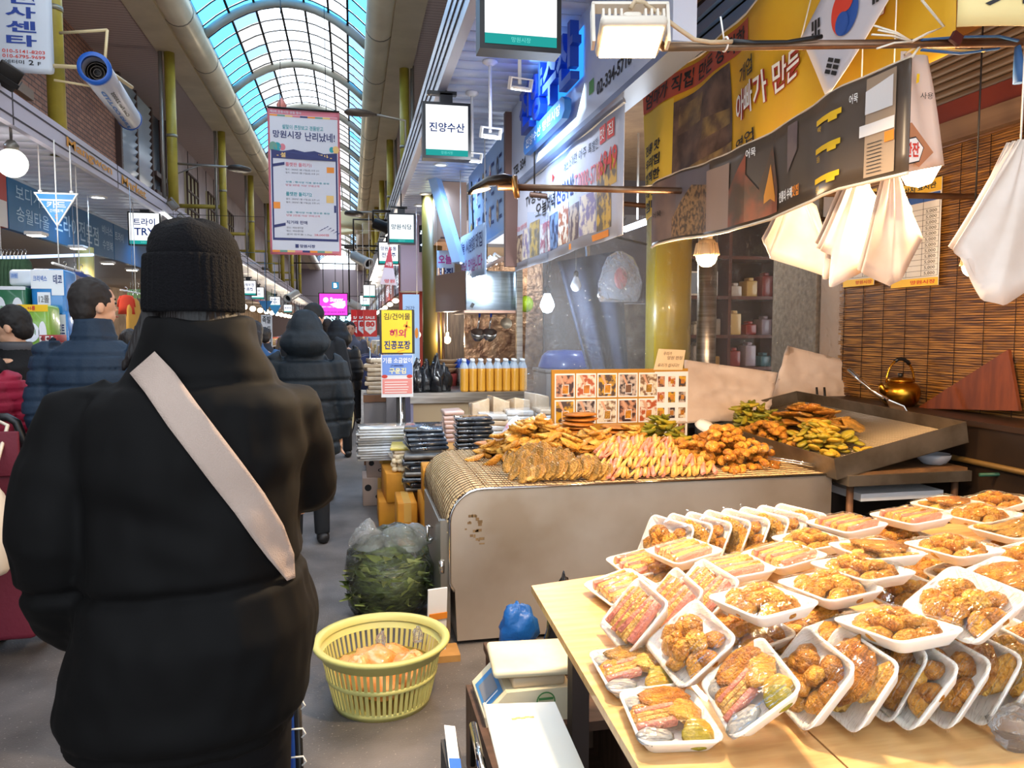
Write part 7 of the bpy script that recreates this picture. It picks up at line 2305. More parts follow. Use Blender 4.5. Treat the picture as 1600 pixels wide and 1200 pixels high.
def heap(kind, cx, cy, rx, ry, hh, n, yaw=0.0, jit=1.2, tilt=0.35, lay=0.022, scale=1.0, desc=None, z0=ZM, frame=None, mask=None):
 """fill a mound, layer by layer"""
 placed = 0
 z = 0.0
 layers = max(1, int(hh / lay))
 for L in range(layers):
  f = 1 - (L / layers) ** 1.4
  m = max(2, int(n * (0.35 + f) / sum(0.35 + 1 - (k / layers) ** 1.4 for k in range(layers))))
  for i in range(m):
   r = math.sqrt(rnd.random()) * f
   if L < layers - 2:
    r = max(r, 0.55 * f) if rnd.random() < 0.6 else r
   w = rnd.random() * 2 * PI
   x, y = r * math.cos(w), r * math.sin(w)
   px, py = cx + x * rx, cy + y * ry
   pz = z0 + 0.012 + L * lay
   p = Vector((px, py, pz))
   if frame:
    p = frame(px, py, pz)
   food(kind, p, (rnd.uniform(-tilt, tilt) - 0.25 * y, rnd.uniform(-tilt, tilt) + 0.25 * x, yaw + rnd.uniform(-jit, jit)), scale * rnd.uniform(0.85, 1.12), desc)
# pale heap back left
heap('pale', 1.03, 4.26, 0.36, 0.30, 0.23, 185, 0.3, 1.3, 0.45, 0.023, 1.12)
heap('pale', 1.36, 4.20, 0.24, 0.22, 0.18, 80, -0.5, 1.0, 0.45, 0.023, 1.05)
# brown leaf rows front left
for row, (y, x0, x1, z, n) in enumerate(((3.62, 0.80, 1.24, 0.022, 30), (3.71, 0.78, 1.20, 0.04, 28), (3.81, 0.78, 1.10, 0.06, 22), (3.90, 0.84, 1.02, 0.075, 10))):
 for k in range(n):
  x = x0 + (x1 - x0) * k / (n - 1)
  food('leaf', (x, y + rnd.uniform(-0.02, 0.02), ZM + z + 0.03 * math.sin(PI * k / n) + rnd.uniform(-0.008, 0.008)), (0.15 + rnd.uniform(-0.3, 0.3), -1.0 + rnd.uniform(-0.3, 0.3), 0.35 + rnd.uniform(-0.35, 0.35)), rnd.uniform(0.75, 0.95))
# ham stick rows
for row, (y, x0, x1, z, n) in enumerate(((3.63, 1.26, 1.82, 0.022, 26), (3.72, 1.24, 1.80, 0.055, 26), (3.82, 1.25, 1.70, 0.085, 22), (3.92, 1.30, 1.72, 0.105, 20), (4.0, 1.36, 1.74, 0.12, 16))):
 for k in range(n):
  x = x0 + (x1 - x0) * k / (n - 1)
  food('ham', (x, y + rnd.uniform(-0.015, 0.015), ZM + z + rnd.uniform(-0.006, 0.01)), (0.9 + rnd.uniform(-0.2, 0.2), -0.25 + rnd.uniform(-0.15, 0.15), 1.05 + rnd.uniform(-0.25, 0.25)), rnd.uniform(0.85, 1.1))
# round heap right
heap('round', 2.02, 3.94, 0.30, 0.32, 0.21, 225, 0, 3, 0.6, 0.026)
heap('round', 1.84, 4.15, 0.16, 0.16, 0.12, 40, 0, 3, 0.6, 0.026)
# peppers
heap('pepper', 1.84, 4.38, 0.24, 0.20, 0.23, 90, 0.4, 0.5, 0.3, 0.024)
heap('pale', 1.60, 4.26, 0.20, 0.14, 0.18, 46, 0.5, 0.4, 0.3, 0.022, 0.9, ('pepper_fritter', 'long batter strip fritter between the pancakes and the ham sticks', 'fritter', 'strip fritters on the mat'))
# pancakes
for cx, cy, n in ((1.10, 4.57, 6), (1.36, 4.52, 9), (1.60, 4.50, 6), (0.83, 4.52, 3)):
 for k in range(n):
  food('pan', (cx + rnd.uniform(-0.015, 0.015), cy + rnd.uniform(-0.02, 0.01), ZM + 0.014 + k * 0.026), (rnd.uniform(-0.06, 0.06), rnd.uniform(-0.06, 0.06), rnd.random() * 6), 1.0)
# steel draining tray
N_, R_, L_ = aty(1303, 717, 3.45), aty(1510, 659, 3.45), aty(1085, 652, 4.9)
B_ = R_ + (L_ - N_)
ex, ey = (R_ - N_), (L_ - N_)
exn, eyn = ex.normalized(), ey.normalized()
nz = exn.cross(eyn).normalized()
HT = 0.115
def tr(a, b, c=0.0):
 return N_ + ex * a + ey * b + nz * (c - HT)
t = thing('draining_tray', 'large tilted steel draining tray holding fritters at the counter end', 'tray', tuple(N_))
TST = mat('tray_steel', '#8f8272', 0.4, 0.8, col2='#6f6252', ns=6, bump=0.05)
def slabp(p4, th):
 q = MB()
 n2 = (p4[1] - p4[0]).cross(p4[3] - p4[0]).normalized() * th
 q.add([*p4, *[p + n2 for p in p4]], [(0, 1, 2, 3), (7, 6, 5, 4), (0, 4, 5, 1), (1, 5, 6, 2), (2, 6, 7, 3), (3, 7, 4, 0)])
 return q
slabp([tr(0, 0), tr(1, 0), tr(1, 1), tr(0, 1)], 0.004).build('base', TST, t)
for p4 in ([tr(0, 0), tr(1, 0), tr(1, 0, HT), tr(0, 0, HT)], [tr(1, 0), tr(1, 1), tr(1, 1, HT), tr(1, 0, HT)], [tr(1, 1), tr(0, 1), tr(0, 1, HT), tr(1, 1, HT)], [tr(0, 1), tr(0, 0), tr(0, 0, HT), tr(0, 1, HT)]):
 slabp(p4, -0.006).build('side_wall', TST, t)
q = MB()
for k in range(48):
 f = 0.02 + 0.96 * k / 47
 q.tube([tr(f, 0.01, 0.045), tr(f, 0.99, 0.045)], 0.004, 5)
for f in (0.05, 0.5, 0.95):
 q.tube([tr(0.01, f, 0.038), tr(0.99, f, 0.038)], 0.005, 5)
stuff(q.build('wire_rack', mat('rack_wire', '#a3937e', 0.4, 0.8), t))
def trf(x, y, z):
 return tr(x, y, z)
heap('pepper', 0.26, 0.74, 0.22, 0.20, 0.19, 80, 0.6, 1.0, 0.3, 0.024, 1.0, ('pepper_fritter', 'green pepper fritter in the far corner of the draining tray', 'fritter', 'pepper fritters in the tray'), 0.05, trf)
heap('big', 0.44, 0.52, 0.33, 0.26, 0.17, 60, 0.3, 2.0, 0.3, 0.026, 1.0, ('crisp_fritter', 'large crisp brown fritter in the draining tray', 'fritter', 'crisp fritters in the tray'), 0.05, trf)
heap('zuc', 0.24, 0.26, 0.22, 0.20, 0.17, 130, 0, 3, 0.5, 0.022, 1.25, ('zucchini_fritter', 'round zucchini fritter at the near end of the draining tray', 'fritter', 'zucchini fritters in the tray'), 0.05, trf)
heap('round', 0.12, 0.50, 0.12, 0.24, 0.14, 80, 0, 3, 0.5, 0.024, 1.0, ('round_fritter', 'round golden fritter along the low side of the draining tray', 'fritter', 'round fritters in the tray'), 0.05, trf)
# spatula resting in the tray
t = thing('steel_spatula', 'wide steel spatula with a tube handle resting in the draining tray', 'spatula', tuple(tr(0.72, 0.42, 0.06)))
h0, h1, h2 = aty(1326, 577, 4.25), aty(1362, 610, 4.12), aty(1388, 626, 4.05)
MB().tube([h0, h1, h2], 0.014, 12).build('handle', CHROME, t)
s0, s1, s2, s3 = aty(1384, 622, 4.05), aty(1413, 634, 4.0), aty(1437, 676, 3.95), aty(1402, 668, 3.95)
slabp([s0, s1, s2, s3], 0.003).build('blade', STEEL, t)
# stand under the tray, bowl, cup stack
t = thing('tray_stand', 'worn low table under the draining tray', 'table', (2.9, 4.0, 0))
MB().bx(2.47, 3.20, 3.44, 4.9, 0.70, 0.755).build('steel_frame', TST, t)
MB().bx(2.47, 3.19, 3.46, 4.9, 0.755, 0.77).build('worn_top', mat('worn_wood', '#7a5530', 0.7, col2='#5a3c20', ns=10), t)
MB().bx(2.6, 3.10, 3.52, 4.7, 0.60, 0.64).build('lower_board', PAPER, t)
for x in (2.52, 3.15):
 for y in (3.5, 4.84):
  MB().tube([(x, y, 0), (x, y, 0.70)], 0.018, 8).build('leg', mat('leg_rust', '#6a4a34', 0.6, 0.4), t)
t = thing('glass_bowl', 'clear glass bowl under the raised side of the draining tray', 'bowl', (3.08, 3.58, 0.77))
MB().lathe([(0.03, 0), (0.06, 0.005), (0.085, 0.035), (0.09, 0.06), (0.085, 0.058), (0.055, 0.012), (0, 0.01)], 20).build('glass', mat('bowl_glass', '#b9bcc4', 0.05, coat=0.5, alpha=0.55), t, True)
for i, (u, v, y) in enumerate(((1100, 668, 4.38), (1140, 682, 4.18))):
 c = aty(u, v, y)
 t = thing('paper_dish', ('white paper dish upside down on the fritters by the white cloth', 'white crumpled paper dish lying between the heap and the tray')[i], 'dish', tuple(c))
 t.rotation_euler = (0.5, 0.5 * i, 0.4)
 MB().lathe([(0.06, 0.0), (0.062, 0.004), (0.045, 0.035), (0.0, 0.04)], 18, cap=False).build('bowl', PAPER, t, True)
c = aty(1180, 705, 3.85)
crumpled('film_scrap', film('scrap_film', '#ffffff', 0.3, 20, 1.0, 0.15), (c.x, c.y, c.z), (0.09, 0.06, 0.025), 2, 'crumpled clear film scrap on the round fritters', 'film', None, 0.3, 5)
t = thing('steel_tongs', 'thin steel tongs lying on the bamboo mat beside the tray', 'tongs', tuple(aty(1245, 722, 3.66)))
MB().tube([aty(1198, 717, 3.72), aty(1240, 723, 3.66), aty(1282, 731, 3.6)], 0.005, 6).tube([aty(1200, 714, 3.73), aty(1242, 720, 3.67), aty(1284, 728, 3.61)], 0.005, 6).build('arms', CHROME, t)
# photo board
YB = 4.78
t = thing('photo_board', 'cardboard sheet pasted with small food photographs behind the fritters', 'board', (1.7, YB, 0.76))
a, b = aty(862, 578, YB), aty(1075, 580, YB)
WBD, HBD = b.x - a.x, 0.47
pl = Pl((a.x, YB, a.z - HBD), (1, 0, 0), (0, 0, 1))
q = MB()
board(q, pl, 0, 0, WBD, HBD, 0.02)
q.build('cardboard', mat('board_ochre', '#b07c22', 0.7), t)
pw = WBD * 0.735 / 5
PP = [mat('food_photo_%d' % i, c1, 0.35, col2=c2, ns=26, lo=0.44, hi=0.56) for i, (c1, c2) in enumerate((('#3f2a2a', '#c08a6a'), ('#a8502a', '#d8cbb8'), ('#c9992a', '#4a3a34'), ('#33282c', '#b9a698'), ('#7a5a40', '#d8c9b0')))]
SKIN = mat('skin', '#c99a7c', 0.5, sss=0.08)
for c in range(5):
 for r in range(3):
  x0 = 0.02 + c * (pw + 0.005)
  y1 = HBD - 0.025 - r * 0.17
  w, h = pw - 0.004, 0.158
  if y1 - h < 0.0:
   continue
  q = MB()
  board(q, pl, x0, y1 - h, x0 + w, y1, -0.004)
  j = (c + 2 * r) % 5
  quad(q, pl, x0 + 0.008, y1 - h + 0.008, x0 + w - 0.008, y1 - 0.01, 1, 0.0055)
  quad(q, pl, x0 + w * 0.35, y1 - h * 0.85, x0 + w * 0.7, y1 - h * 0.45, 2, 0.0065)
  poly(q, pl, [(x0 + w * 0.36, y1 - h * 0.82), (x0 + w * 0.66, y1 - h * 0.82), (x0 + w * 0.68, y1 - h * 0.48), (x0 + w * 0.38, y1 - h * 0.48)], 3, 0.0072)
  poly(q, pl, [(x0 + w * 0.15, y1 - 0.012), (x0 + w * 0.3, y1 - 0.012), (x0 + w * 0.5, y1 - h * 0.5), (x0 + w * 0.42, y1 - h * 0.52)], 4, 0.0075)
  q.build('photograph', [PAPER, PP[j], PAPER, (GOLD[0], PANC[0], GOLD[1], BRN_INK, LEAF[1])[j], SKIN], t)
q = MB()
board(q, pl, WBD * 0.75, 0.02, WBD, HBD - 0.02, -0.003)
q.build('photo_sheet', PAPER, t)
for c in range(3):
 for r in range(4):
  q = MB()
  x0 = WBD * 0.77 + c * 0.075
  y1 = HBD - 0.05 - r * 0.105
  quad(q, pl, x0, y1 - 0.07, x0 + 0.05, y1, 0, 0.005)
  quad(q, pl, x0 + 0.015, y1 - 0.05, x0 + 0.04, y1 - 0.02, 1, 0.006)
  q.build('small_photograph', [PP[(c + r) % 5], (PANC[1], GOLD[0], PANC[0])[(c + r) % 3]], t)
# handwritten card
t = thing('handwritten_card', 'cream card with handwritten Korean words on top of the photo board', 'card', tuple(aty(1045, 560, YB)))
a0, a1, b1, b0 = aty(1021, 578, YB), aty(1066, 578, YB), aty(1071, 547, YB), aty(1029, 545, YB)
slabp([a0, a1, b1, b0], 0.003).build('card', mat('card_cream', '#d8bf98', 0.7), t)
pl2 = Pl(a0 + Vector((0, -0.006, 0)), (a1 - a0), (b0 - a0))
q = MB()
letter(q, pl2, '우리가', 0.04, 0.10, 0.10, 0.125, 0, 0.0, 0.002)
letter(q, pl2, '망원 한정', 0.075, 0.07, 0.18, 0.095, 0, 0.0, 0.002)
letter(q, pl2, '우리가 삽시다!!', 0.02, 0.02, 0.17, 0.045, 0, 0.0, 0.002)
q.build('handwriting', BRN_INK, t)
# crumpled white papers
CLOTH = mat('paper_cloth', '#d3bfb0', 0.65, col2='#c4ae9e', ns=5, bump=0.25, bs=7)
def crump(name, label, cat, pts, y, seed):
 p = [aty(u, v, y + dy) for u, v, dy in pts]
 q = MB()
 def fn(x, s, o2):
  c = p[0].lerp(p[1], x).lerp(p[3].lerp(p[2], x), s)
  return c + Vector((0, o2 + 0.035 * noise.noise(Vector((x * 4, s * 4, seed))) + 0.02 * noise.noise(Vector((x * 11, s * 11, seed))), 0))
 q.slab(fn, 22, 16, 0.004)
 o = q.build(name, CLOTH)
 return tag(o, label, cat)
crump('paper_sheet', 'crumpled white paper sheet leaning between photo board and tray', 'paper', [(1052, 662, -0.1), (1200, 655, -0.05), (1215, 582, 0.1), (1070, 562, 0.1)], 4.88, 1.0)
crump('paper_sheet', 'stiff white paper sheet with two knife handles behind the tray', 'paper', [(1198, 640, 0), (1338, 648, 0.0), (1362, 574, 0.12), (1231, 540, 0.12)], 5.0, 4.0)
for i, u in enumerate((1277, 1289)):
 t = thing('black_knife', 'black knife handle standing against the white paper, ' + ('next to the tray peppers' if i == 0 else 'next to the spatula'), 'knife', tuple(aty(u, 636, 4.92)))
 MB().tube([aty(u - 1, 638, 4.92), aty(u, 620, 4.93), aty(u - 1, 605, 4.94)], [0.011, 0.013, 0.010], 8, flat=0.6).build('handle', BLACK, t)
 MB().box(tuple(aty(u, 643, 4.92)), (0.02, 0.003, 0.03)).build('blade', STEEL, t)
# kettle, wooden board, dark fryer
KZ = aty(1405, 634, 4.28).z
t = thing('dark_fryer', 'dark soot stained fryer bench below the bamboo blind', 'fryer', (3.3, 3.7, 0))
MB().bx(3.24, XW - 0.06, 2.4, 5.0, 0.0, KZ - 0.03).build('bench', mat('fryer_dark', '#241913', 0.55, 0.4, col2='#332419', ns=4), t)
MB().bx(3.23, XW - 0.05, 2.35, 5.0, KZ - 0.03, KZ).build('ledge', mat('fryer_edge', '#3a291e', 0.45, 0.5), t)
MB().tube([(3.22, 2.4, 0.80), (3.22, 4.9, 0.80)], 0.016, 8).build('gas_pipe', mat('gas_yellow', '#6a5028', 0.5, 0.3), t)
t = thing('side_bench', 'dark low shelf with a hose beside the tray stand', 'bench', (3.0, 3.0, 0))
MB().bx(2.6, 3.4, 2.45, 3.35, 0.52, 0.56).build('shelf', mat('fryer_dark', '#241913'), t)
for x in (2.65, 3.35):
 for y in (2.5, 3.3):
  MB().bx(x - 0.02, x + 0.02, y - 0.02, y + 0.02, 0, 0.52).build('leg', mat('fryer_dark', '#241913'), t)
t = thing('green_hose', 'thin green hose running from the tray stand to the fryer', 'hose', tuple(aty(1560, 742, 3.3)))
MB().tube([aty(1530, 742, 3.35), aty(1570, 741, 3.3), aty(1610, 742, 3.3)], 0.010, 8).tube([aty(1520, 727, 3.5), aty(1545, 718, 3.5), aty(1580, 718, 3.5), aty(1610, 722, 3.5)], 0.009, 8, 1).build('hose', [mat('hose_green', '#1f4a3a', 0.5), mat('hose_tan', '#6a5a38', 0.5)], t)
kp = aty(1405, 634, 4.28)
KB = mat('brass', '#b8842c', 0.28, 1.0, col2='#a8741f', ns=5)
t = thing('brass_kettle', 'round brass kettle with a black lid knob and arched handle', 'kettle', tuple(kp))
MB().lathe([(0.0, 0.0), (0.085, 0.0), (0.108, 0.03), (0.122, 0.075), (0.118, 0.115), (0.095, 0.145), (0.075, 0.155), (0.0, 0.156)], 32).build('body', KB, t, True)
MB().lathe([(0.078, 0.154), (0.08, 0.165), (0.06, 0.18), (0.0, 0.185)], 28).build('lid', KB, t, True)
MB().lathe([(0.012, 0.183), (0.016, 0.195), (0.014, 0.21), (0, 0.212)], 12).build('lid_knob', BLACK, t, True)
MB().tube([(-0.095, 0, 0.08), (-0.13, -0.01, 0.10), (-0.155, -0.02, 0.14)], [0.03, 0.022, 0.014], 12).build('spout', KB, t, True)
hp = [(0.10 * math.cos(w) * 1.0, 0, 0.15 + 0.15 * math.sin(w)) for w in [PI * k / 14 for k in range(15)]]
MB().tube(hp, 0.007, 8).build('handle', KB, t, True)
MB().tube(hp[4:10], 0.012, 10).build('handle_grip', BLACK, t, True)
p4 = [atx(1432, 638, 3.47), atx(1592, 642, 3.47), atx(1575, 546, 3.47)]
q = MB()
q.add([*p4, *[p + Vector((0.02, 0, 0)) for p in p4]], [(0, 1, 2), (5, 4, 3), (0, 3, 4, 1), (1, 4, 5, 2), (2, 5, 3, 0)])
tag(q.build('wooden_board', mat('board_red', '#6e3416', 0.55, col2='#57270f', ns=4, stretch=(1, 6, 1))), 'reddish triangular wooden board leaning on the bamboo blind', 'board')
# ================================================================== wrapped packs on the wooden table
ZTB = 0.75
t = thing('display_table', 'pale wooden table of wrapped fritter packs in the foreground', 'table', (1.8, 1.6, 0))
TW = mat('table_wood', '#d8ae74', 0.38, col2='#c4945c', ns=5, stretch=(1.2, 9, 1), coat=0.25, bump=0.02)
corn = [(0.505, 2.15), (3.3, 2.75), (3.3, 0.75), (0.455, 0.75)]
cuts = [0.0, 0.125, 0.40, 0.68, 1.0]
def tp(a, b, z):
 x = (corn[0][0] * (1 - a) + corn[1][0] * a) * (1 - b) + (corn[3][0] * (1 - a) + corn[2][0] * a) * b
 y = (corn[0][1] * (1 - a) + corn[1][1] * a) * (1 - b) + (corn[3][1] * (1 - a) + corn[2][1] * a) * b
 return (x, y, z)
for k in range(4):
 a0, a1 = cuts[k] + (0.0008 if k else 0), cuts[k + 1] - 0.0008
 MB().add([tp(a, b, z) for z in (ZTB - 0.02, ZTB) for a, b in ((a0, 0), (a0, 1), (a1, 1), (a1, 0))], [(3, 2, 1, 0), (4, 5, 6, 7), (0, 1, 5, 4), (1, 2, 6, 5), (2, 3, 7, 6), (3, 0, 4, 7)]).build('table_plank', TW, t)
for x, y in ((0.62, 2.05), (3.2, 2.6), (0.62, 0.85), (3.2, 0.85)):
 MB().bx(x - 0.025, x + 0.025, y - 0.025, y + 0.025, 0, ZTB - 0.02).build('leg', mat('leg_dark', '#2f2018', 0.6), t)
MB().bx(0.56, 3.25, 0.9, 0.93, ZTB - 0.09, ZTB - 0.02).build('apron', mat('leg_dark', '#2f2018'), t)
TWX, TWY, TH = 0.155, 0.20, 0.026
def rr(w, d, r, z, n=5):
 pts = []
 for cx, cy, a0 in ((w / 2 - r, d / 2 - r, 0), (-w / 2 + r, d / 2 - r, PI / 2), (-w / 2 + r, -d / 2 + r, PI), (w / 2 - r, -d / 2 + r, 1.5 * PI)):
  for k in range(n):
   w_ = a0 + PI / 2 * k / (n - 1)
   pts.append((cx + r * math.cos(w_), cy + r * math.sin(w_), z))
 return pts
TRAYM = MB().loft([rr(TWX - 0.04, TWY - 0.04, 0.015, 0.0), rr(TWX - 0.008, TWY - 0.008, 0.022, TH - 0.004), rr(TWX, TWY, 0.024, TH), rr(TWX, TWY, 0.024, TH + 0.003), rr(TWX - 0.012, TWY - 0.012, 0.02, TH + 0.003), rr(TWX - 0.03, TWY - 0.03, 0.016, 0.007), rr(TWX - 0.05, TWY - 0.05, 0.012, 0.005)]).mesh('foam_tray', FOAM)
WRAP = film('cling_film', '#ffffff', 0.09, 26, 1.0, 0.012, 0.07, 0.03, (0.5, 3.2, 1))
def wrapmesh(hh, seed):
 q = MB()
 def fn(u, v):
  x, y = (u - 0.5) * (TWX + 0.004), (v - 0.5) * (TWY + 0.004)
  e = min(1, 3.2 * min(u, 1 - u, v, 1 - v))
  z = TH + 0.004 + hh * math.sin(e * PI / 2) * (0.85 + 0.25 * noise.noise(Vector((u * 4, v * 4, seed)))) + 0.002 * noise.noise(Vector((u * 16, v * 9, seed)))
  return (x, y, z)
 q.grid(fn, 14, 16)
 return q.mesh('cling_film', WRAP)
PK = {}
def mkpack(kind, v):
 rg = random.Random(hash(kind) % 97 + v * 13) if False else random.Random({'round': 1, 'ham': 2, 'mix': 3, 'pan': 4}[kind] * 31 + v)
 pcs = []
 top = 0.03
 if kind == 'round':
  for i in range(13):
   L = i // 8
   r = (0.050 if i % 8 else 0.0) if L == 0 else 0.026
   w = i * 2.4
   pcs.append((MESH['round'][i % 6], (r * math.cos(w) * 0.95, r * math.sin(w) * 1.35, 0.019 + L * 0.018), (rg.uniform(-.5, .5), rg.uniform(-.5, .5), rg.random() * 6), 0.92, 'fritter_piece'))
  top = 0.026
 elif kind == 'ham':
  for i in range(11):
   pcs.append((MESH['ham'][i % 3], (rg.uniform(-.006, .006), -0.065 + i * 0.0130, 0.027 + 0.003 * (i % 2)), (0.5, rg.uniform(-.06, .06), rg.uniform(-.1, .1)), 0.95, 'ham_piece'))
  top = 0.022
 elif kind == 'mix':
  for i in range(4):
   pcs.append((MESH['ham'][i % 3], (-0.03 + 0.002 * i, -0.035 + i * 0.017, 0.028), (0.3, 0, 0.3), 0.72, 'ham_piece'))
  pcs.append((MESH['pale'][v % 5], (0.032, 0.01, 0.025), (0.2, 0.1, 1.2), 0.95, 'fritter_piece'))
  pcs.append((MESH['big'][v % 4], (0.005, 0.058, 0.03), (0.1, 0, 0.2), 0.62, 'fritter_piece'))
  pcs.append((MESH['zuc'][v % 4], (0.042, -0.055, 0.026), (0.5, 0.2, 0), 0.95, 'zucchini_piece'))
  pcs.append((MESH['zuc'][(v + 1) % 4], (0.03, -0.072, 0.022), (0.7, 0.0, 0), 0.9, 'zucchini_piece'))
  pcs.append((MESH['fish'][v % 2], (-0.045, -0.07, 0.024), (0.2, 0.1, 0.4), 1.0, 'fish_piece'))
  pcs.append((MESH['fish'][(v + 1) % 2], (-0.05, 0.05, 0.024), (0.1, 0.1, 1.4), 1.0, 'fish_piece'))
  pcs.append((MESH['round'][v % 6], (-0.045, 0.012, 0.022), (0.3, 0, 0), 0.9, 'fritter_piece'))
 else:
  for i in range(5):
   pcs.append((MESH['big'][(i + v) % 4] if i % 2 else MESH['pale'][(i + v) % 5], (rg.uniform(-.022, .022), -0.055 + i * 0.027, 0.018 + i % 2 * 0.012), (rg.uniform(-.25, .25), rg.uniform(-.2, .2), rg.uniform(-.6, .6)), 0.72 if i % 2 else 1.0, 'fritter_piece'))
  top = 0.022
 return pcs, wrapmesh(top, v * 3.7 + len(kind))
MESH['fish'] = [lump((0.038, 0.024, 0.008), i + 120, 0.25, 12, 6, 1.6).mesh('fish_piece', mat('fish_grey', '#a9a39a', 0.35, col2='#7f868c', ns=24, bump=0.3, bs=40)) for i in range(2)]
for kd in ('round', 'ham', 'mix', 'pan'):
 for v in range(2):
  PK[(kd, v)] = mkpack(kd, v)
KD = {'round': 'round golden fritters', 'ham': 'pink ham sticks', 'mix': 'mixed fritters and ham', 'pan': 'flat crisp fritters'}
npk = 0
def package(cx, cy, dz, kind, tilt=0, yaw=0, roll=0, where='lying in the heap on the wooden table', z=None):
 """cx, cy: centre in the detail view of the heap; dz: centre height above the table"""
 global npk
 u, v = 900 + 0.4375 * cx, 760 + 0.4375 * cy
 c = atz(u, v, ZTB + dz)
 R = Matrix.Rotation(math.radians(yaw), 4, 'Z') @ Matrix.Rotation(math.radians(-tilt), 4, 'Y') @ Matrix.Rotation(math.radians(roll), 4, 'X')
 nrm = R @ Vector((0, 0, 1))
 t = thing('wrapped_pack', 'wrapped tray of %s, %s' % (KD[kind], where), 'food pack', c - nrm * 0.015, 'wrapped fritter packs on the wooden table', R.to_euler())
 obj('foam_tray', TRAYM, t, True)
 pcs, wm = PK[(kind, npk % 2)]
 npk += 1
 for me, p, r, s, nm in pcs:
  o = obj(nm, me, t, True)
  o.location = p
  o.rotation_euler = r
  o.scale = (s, s, s)
 obj('cling_film', wm, t, True)
 return t
F1, F2 = 'alone flat at the table corner edge', 'flat on the wood behind the corner pack'
package(330, 838, 0.016, 'mix', 0, -8, 0, F1)
package(205, 665, 0.016, 'mix', 3, -4, 0, F2)
package(628, 725, 0.085, 'mix', 38, -12, 5, 'leaning on the domino row, zucchini at one corner')
package(415, 568, 0.085, 'round', 40, -4, 6, 'leaning between two ham packs and the flat mixed pack')
package(215, 468, 0.075, 'ham', 48, 0, 0, 'leaning at the heap corner next to the bare plank')
package(345, 425, 0.085, 'ham', 48, -4, 0, 'leaning second behind the corner ham pack')
package(455, 390, 0.10, 'ham', 45, 2, 0, 'leaning third behind the corner ham pack')
package(165, 372, 0.03, 'ham', 12, 8, 0, 'flat on the bare plank end')
package(230, 285, 0.03, 'ham', 8, 5, 0, 'flat at the heap back corner')
package(665, 425, 0.165, 'round', 6, 6, -6, 'flat on top above the leaning round pack')
package(1145, 515, 0.16, 'round', 4, 2, -8, 'flat on top of the domino row')
package(1388, 432, 0.20, 'round', 34, 0, 0, 'propped steeply on top of the domino row')
for k, (cx, cy, kd, w) in enumerate(((838, 690, 'round', 'first leaning pack of the domino row'), (985, 690, 'pan', 'second leaning pack of the domino row'), (1085, 655, 'round', 'third leaning pack of the domino row'), (1185, 690, 'round', 'fourth leaning pack of the domino row'), (1295, 680, 'round', 'fifth leaning pack of the domino row'), (1400, 665, 'pan', 'sixth leaning pack of the domino row'), (1500, 650, 'pan', 'seventh leaning pack of the domino row'), (1590, 635, 'pan', 'eighth leaning pack of the domino row'), (1680, 610, 'round', 'ninth leaning pack of the domino row'))):
 package(cx, cy, 0.075, kd, 52 + (k % 3) * 3, -6 + (k % 3) * 3, 0, w)
package(905, 372, 0.15, 'round', 5, 4, -5, 'flat behind the top round pack')
package(1020, 308, 0.17, 'round', 2, 6, -4, 'flat on the middle of the heap over another pack')
package(1070, 240, 0.19, 'pan', 3, -3, -4, 'flat on the middle ridge of the heap')
package(1348, 232, 0.17, 'round', 3, 3, -4, 'flat behind the steep propped pack')
package(565, 300, 0.12, 'ham', 8, -4, -4, 'flat in the second row of ham packs')
package(742, 258, 0.13, 'ham', 10, 2, -4, 'flat beside the ridge packs')
package(385, 243, 0.11, 'ham', 10, 6, -4, 'flat over the heap back corner')
package(965, 145, 0.16, 'ham', 6, 5, -4, 'flat on the back ridge next to the counter')
package(1195, 118, 0.17, 'ham', 6, 2, -4, 'flat on the back ridge below the tray stand')
package(840, 205, 0.13, 'round', 6, 0, -4, 'flat between the back ridge ham packs')
package(1445, 112, 0.15, 'round', 8, 3, -4, 'flat on the far side of the heap')
package(1560, 165, 0.15, 'pan', 8, -3, -4, 'flat on the far side at the edge of view')
package(1325, 72, 0.13, 'pan', 8, 2, -4, 'low at the far back of the heap')
package(1500, 62, 0.13, 'round', 10, 4, -4, 'upright at the far back of the heap')
package(1545, 350, 0.17, 'pan', 18, 0, 0, 'propped behind the steep propped pack')
package(1640, 270, 0.15, 'round', 10, 0, 0, 'flat beside the far side packs')
for k in range(8):
 package(325 + k * 66, 205 - 6 * k, 0.07 + 0.005 * k, ('round', 'pan')[k % 2], 62, 20, 0, 'standing in the back row of leaning packs, number %s' % ('one', 'two', 'three', 'four', 'five', 'six', 'seven', 'eight')[k])
for cx, cy, dz, kd, w in ((600, 525, 0.07, 'round', 'under the top round pack'), (735, 535, 0.06, 'round', 'low between the domino row and the leaning round pack'), (860, 480, 0.09, 'round', 'half hidden under the flat top packs'), (1140, 375, 0.11, 'round', 'half hidden under the middle flat packs'), (1260, 300, 0.06, 'round', 'half hidden below the ridge packs'), (640, 245, 0.06, 'pan', 'low under the second row ham pack'), (480, 330, 0.06, 'round', 'low under the second row of ham packs'), (1130, 190, 0.10, 'round', 'half hidden under the back ridge ham packs'), (1420, 330, 0.10, 'pan', 'half hidden behind the steep propped pack'), (300, 305, 0.03, 'round', 'low between the flat corner ham packs'), (940, 250, 0.08, 'round', 'low behind the middle flat packs'), (1530, 250, 0.08, 'round', 'low behind the far side packs'), (1010, 560, 0.10, 'round', 'below the flat pack on the domino row')):
 package(cx, cy, dz, kd, 12, 4, 0, w)
c = atz(1575, 1165, ZTB)
crumpled('clear_film_ball', film('scrap_film', '#ffffff'), (c.x + 0.03, c.y, ZTB), (0.05, 0.05, 0.04), 8, 'crumpled clear film ball on the wooden table', 'film', None, 0.35, 5)
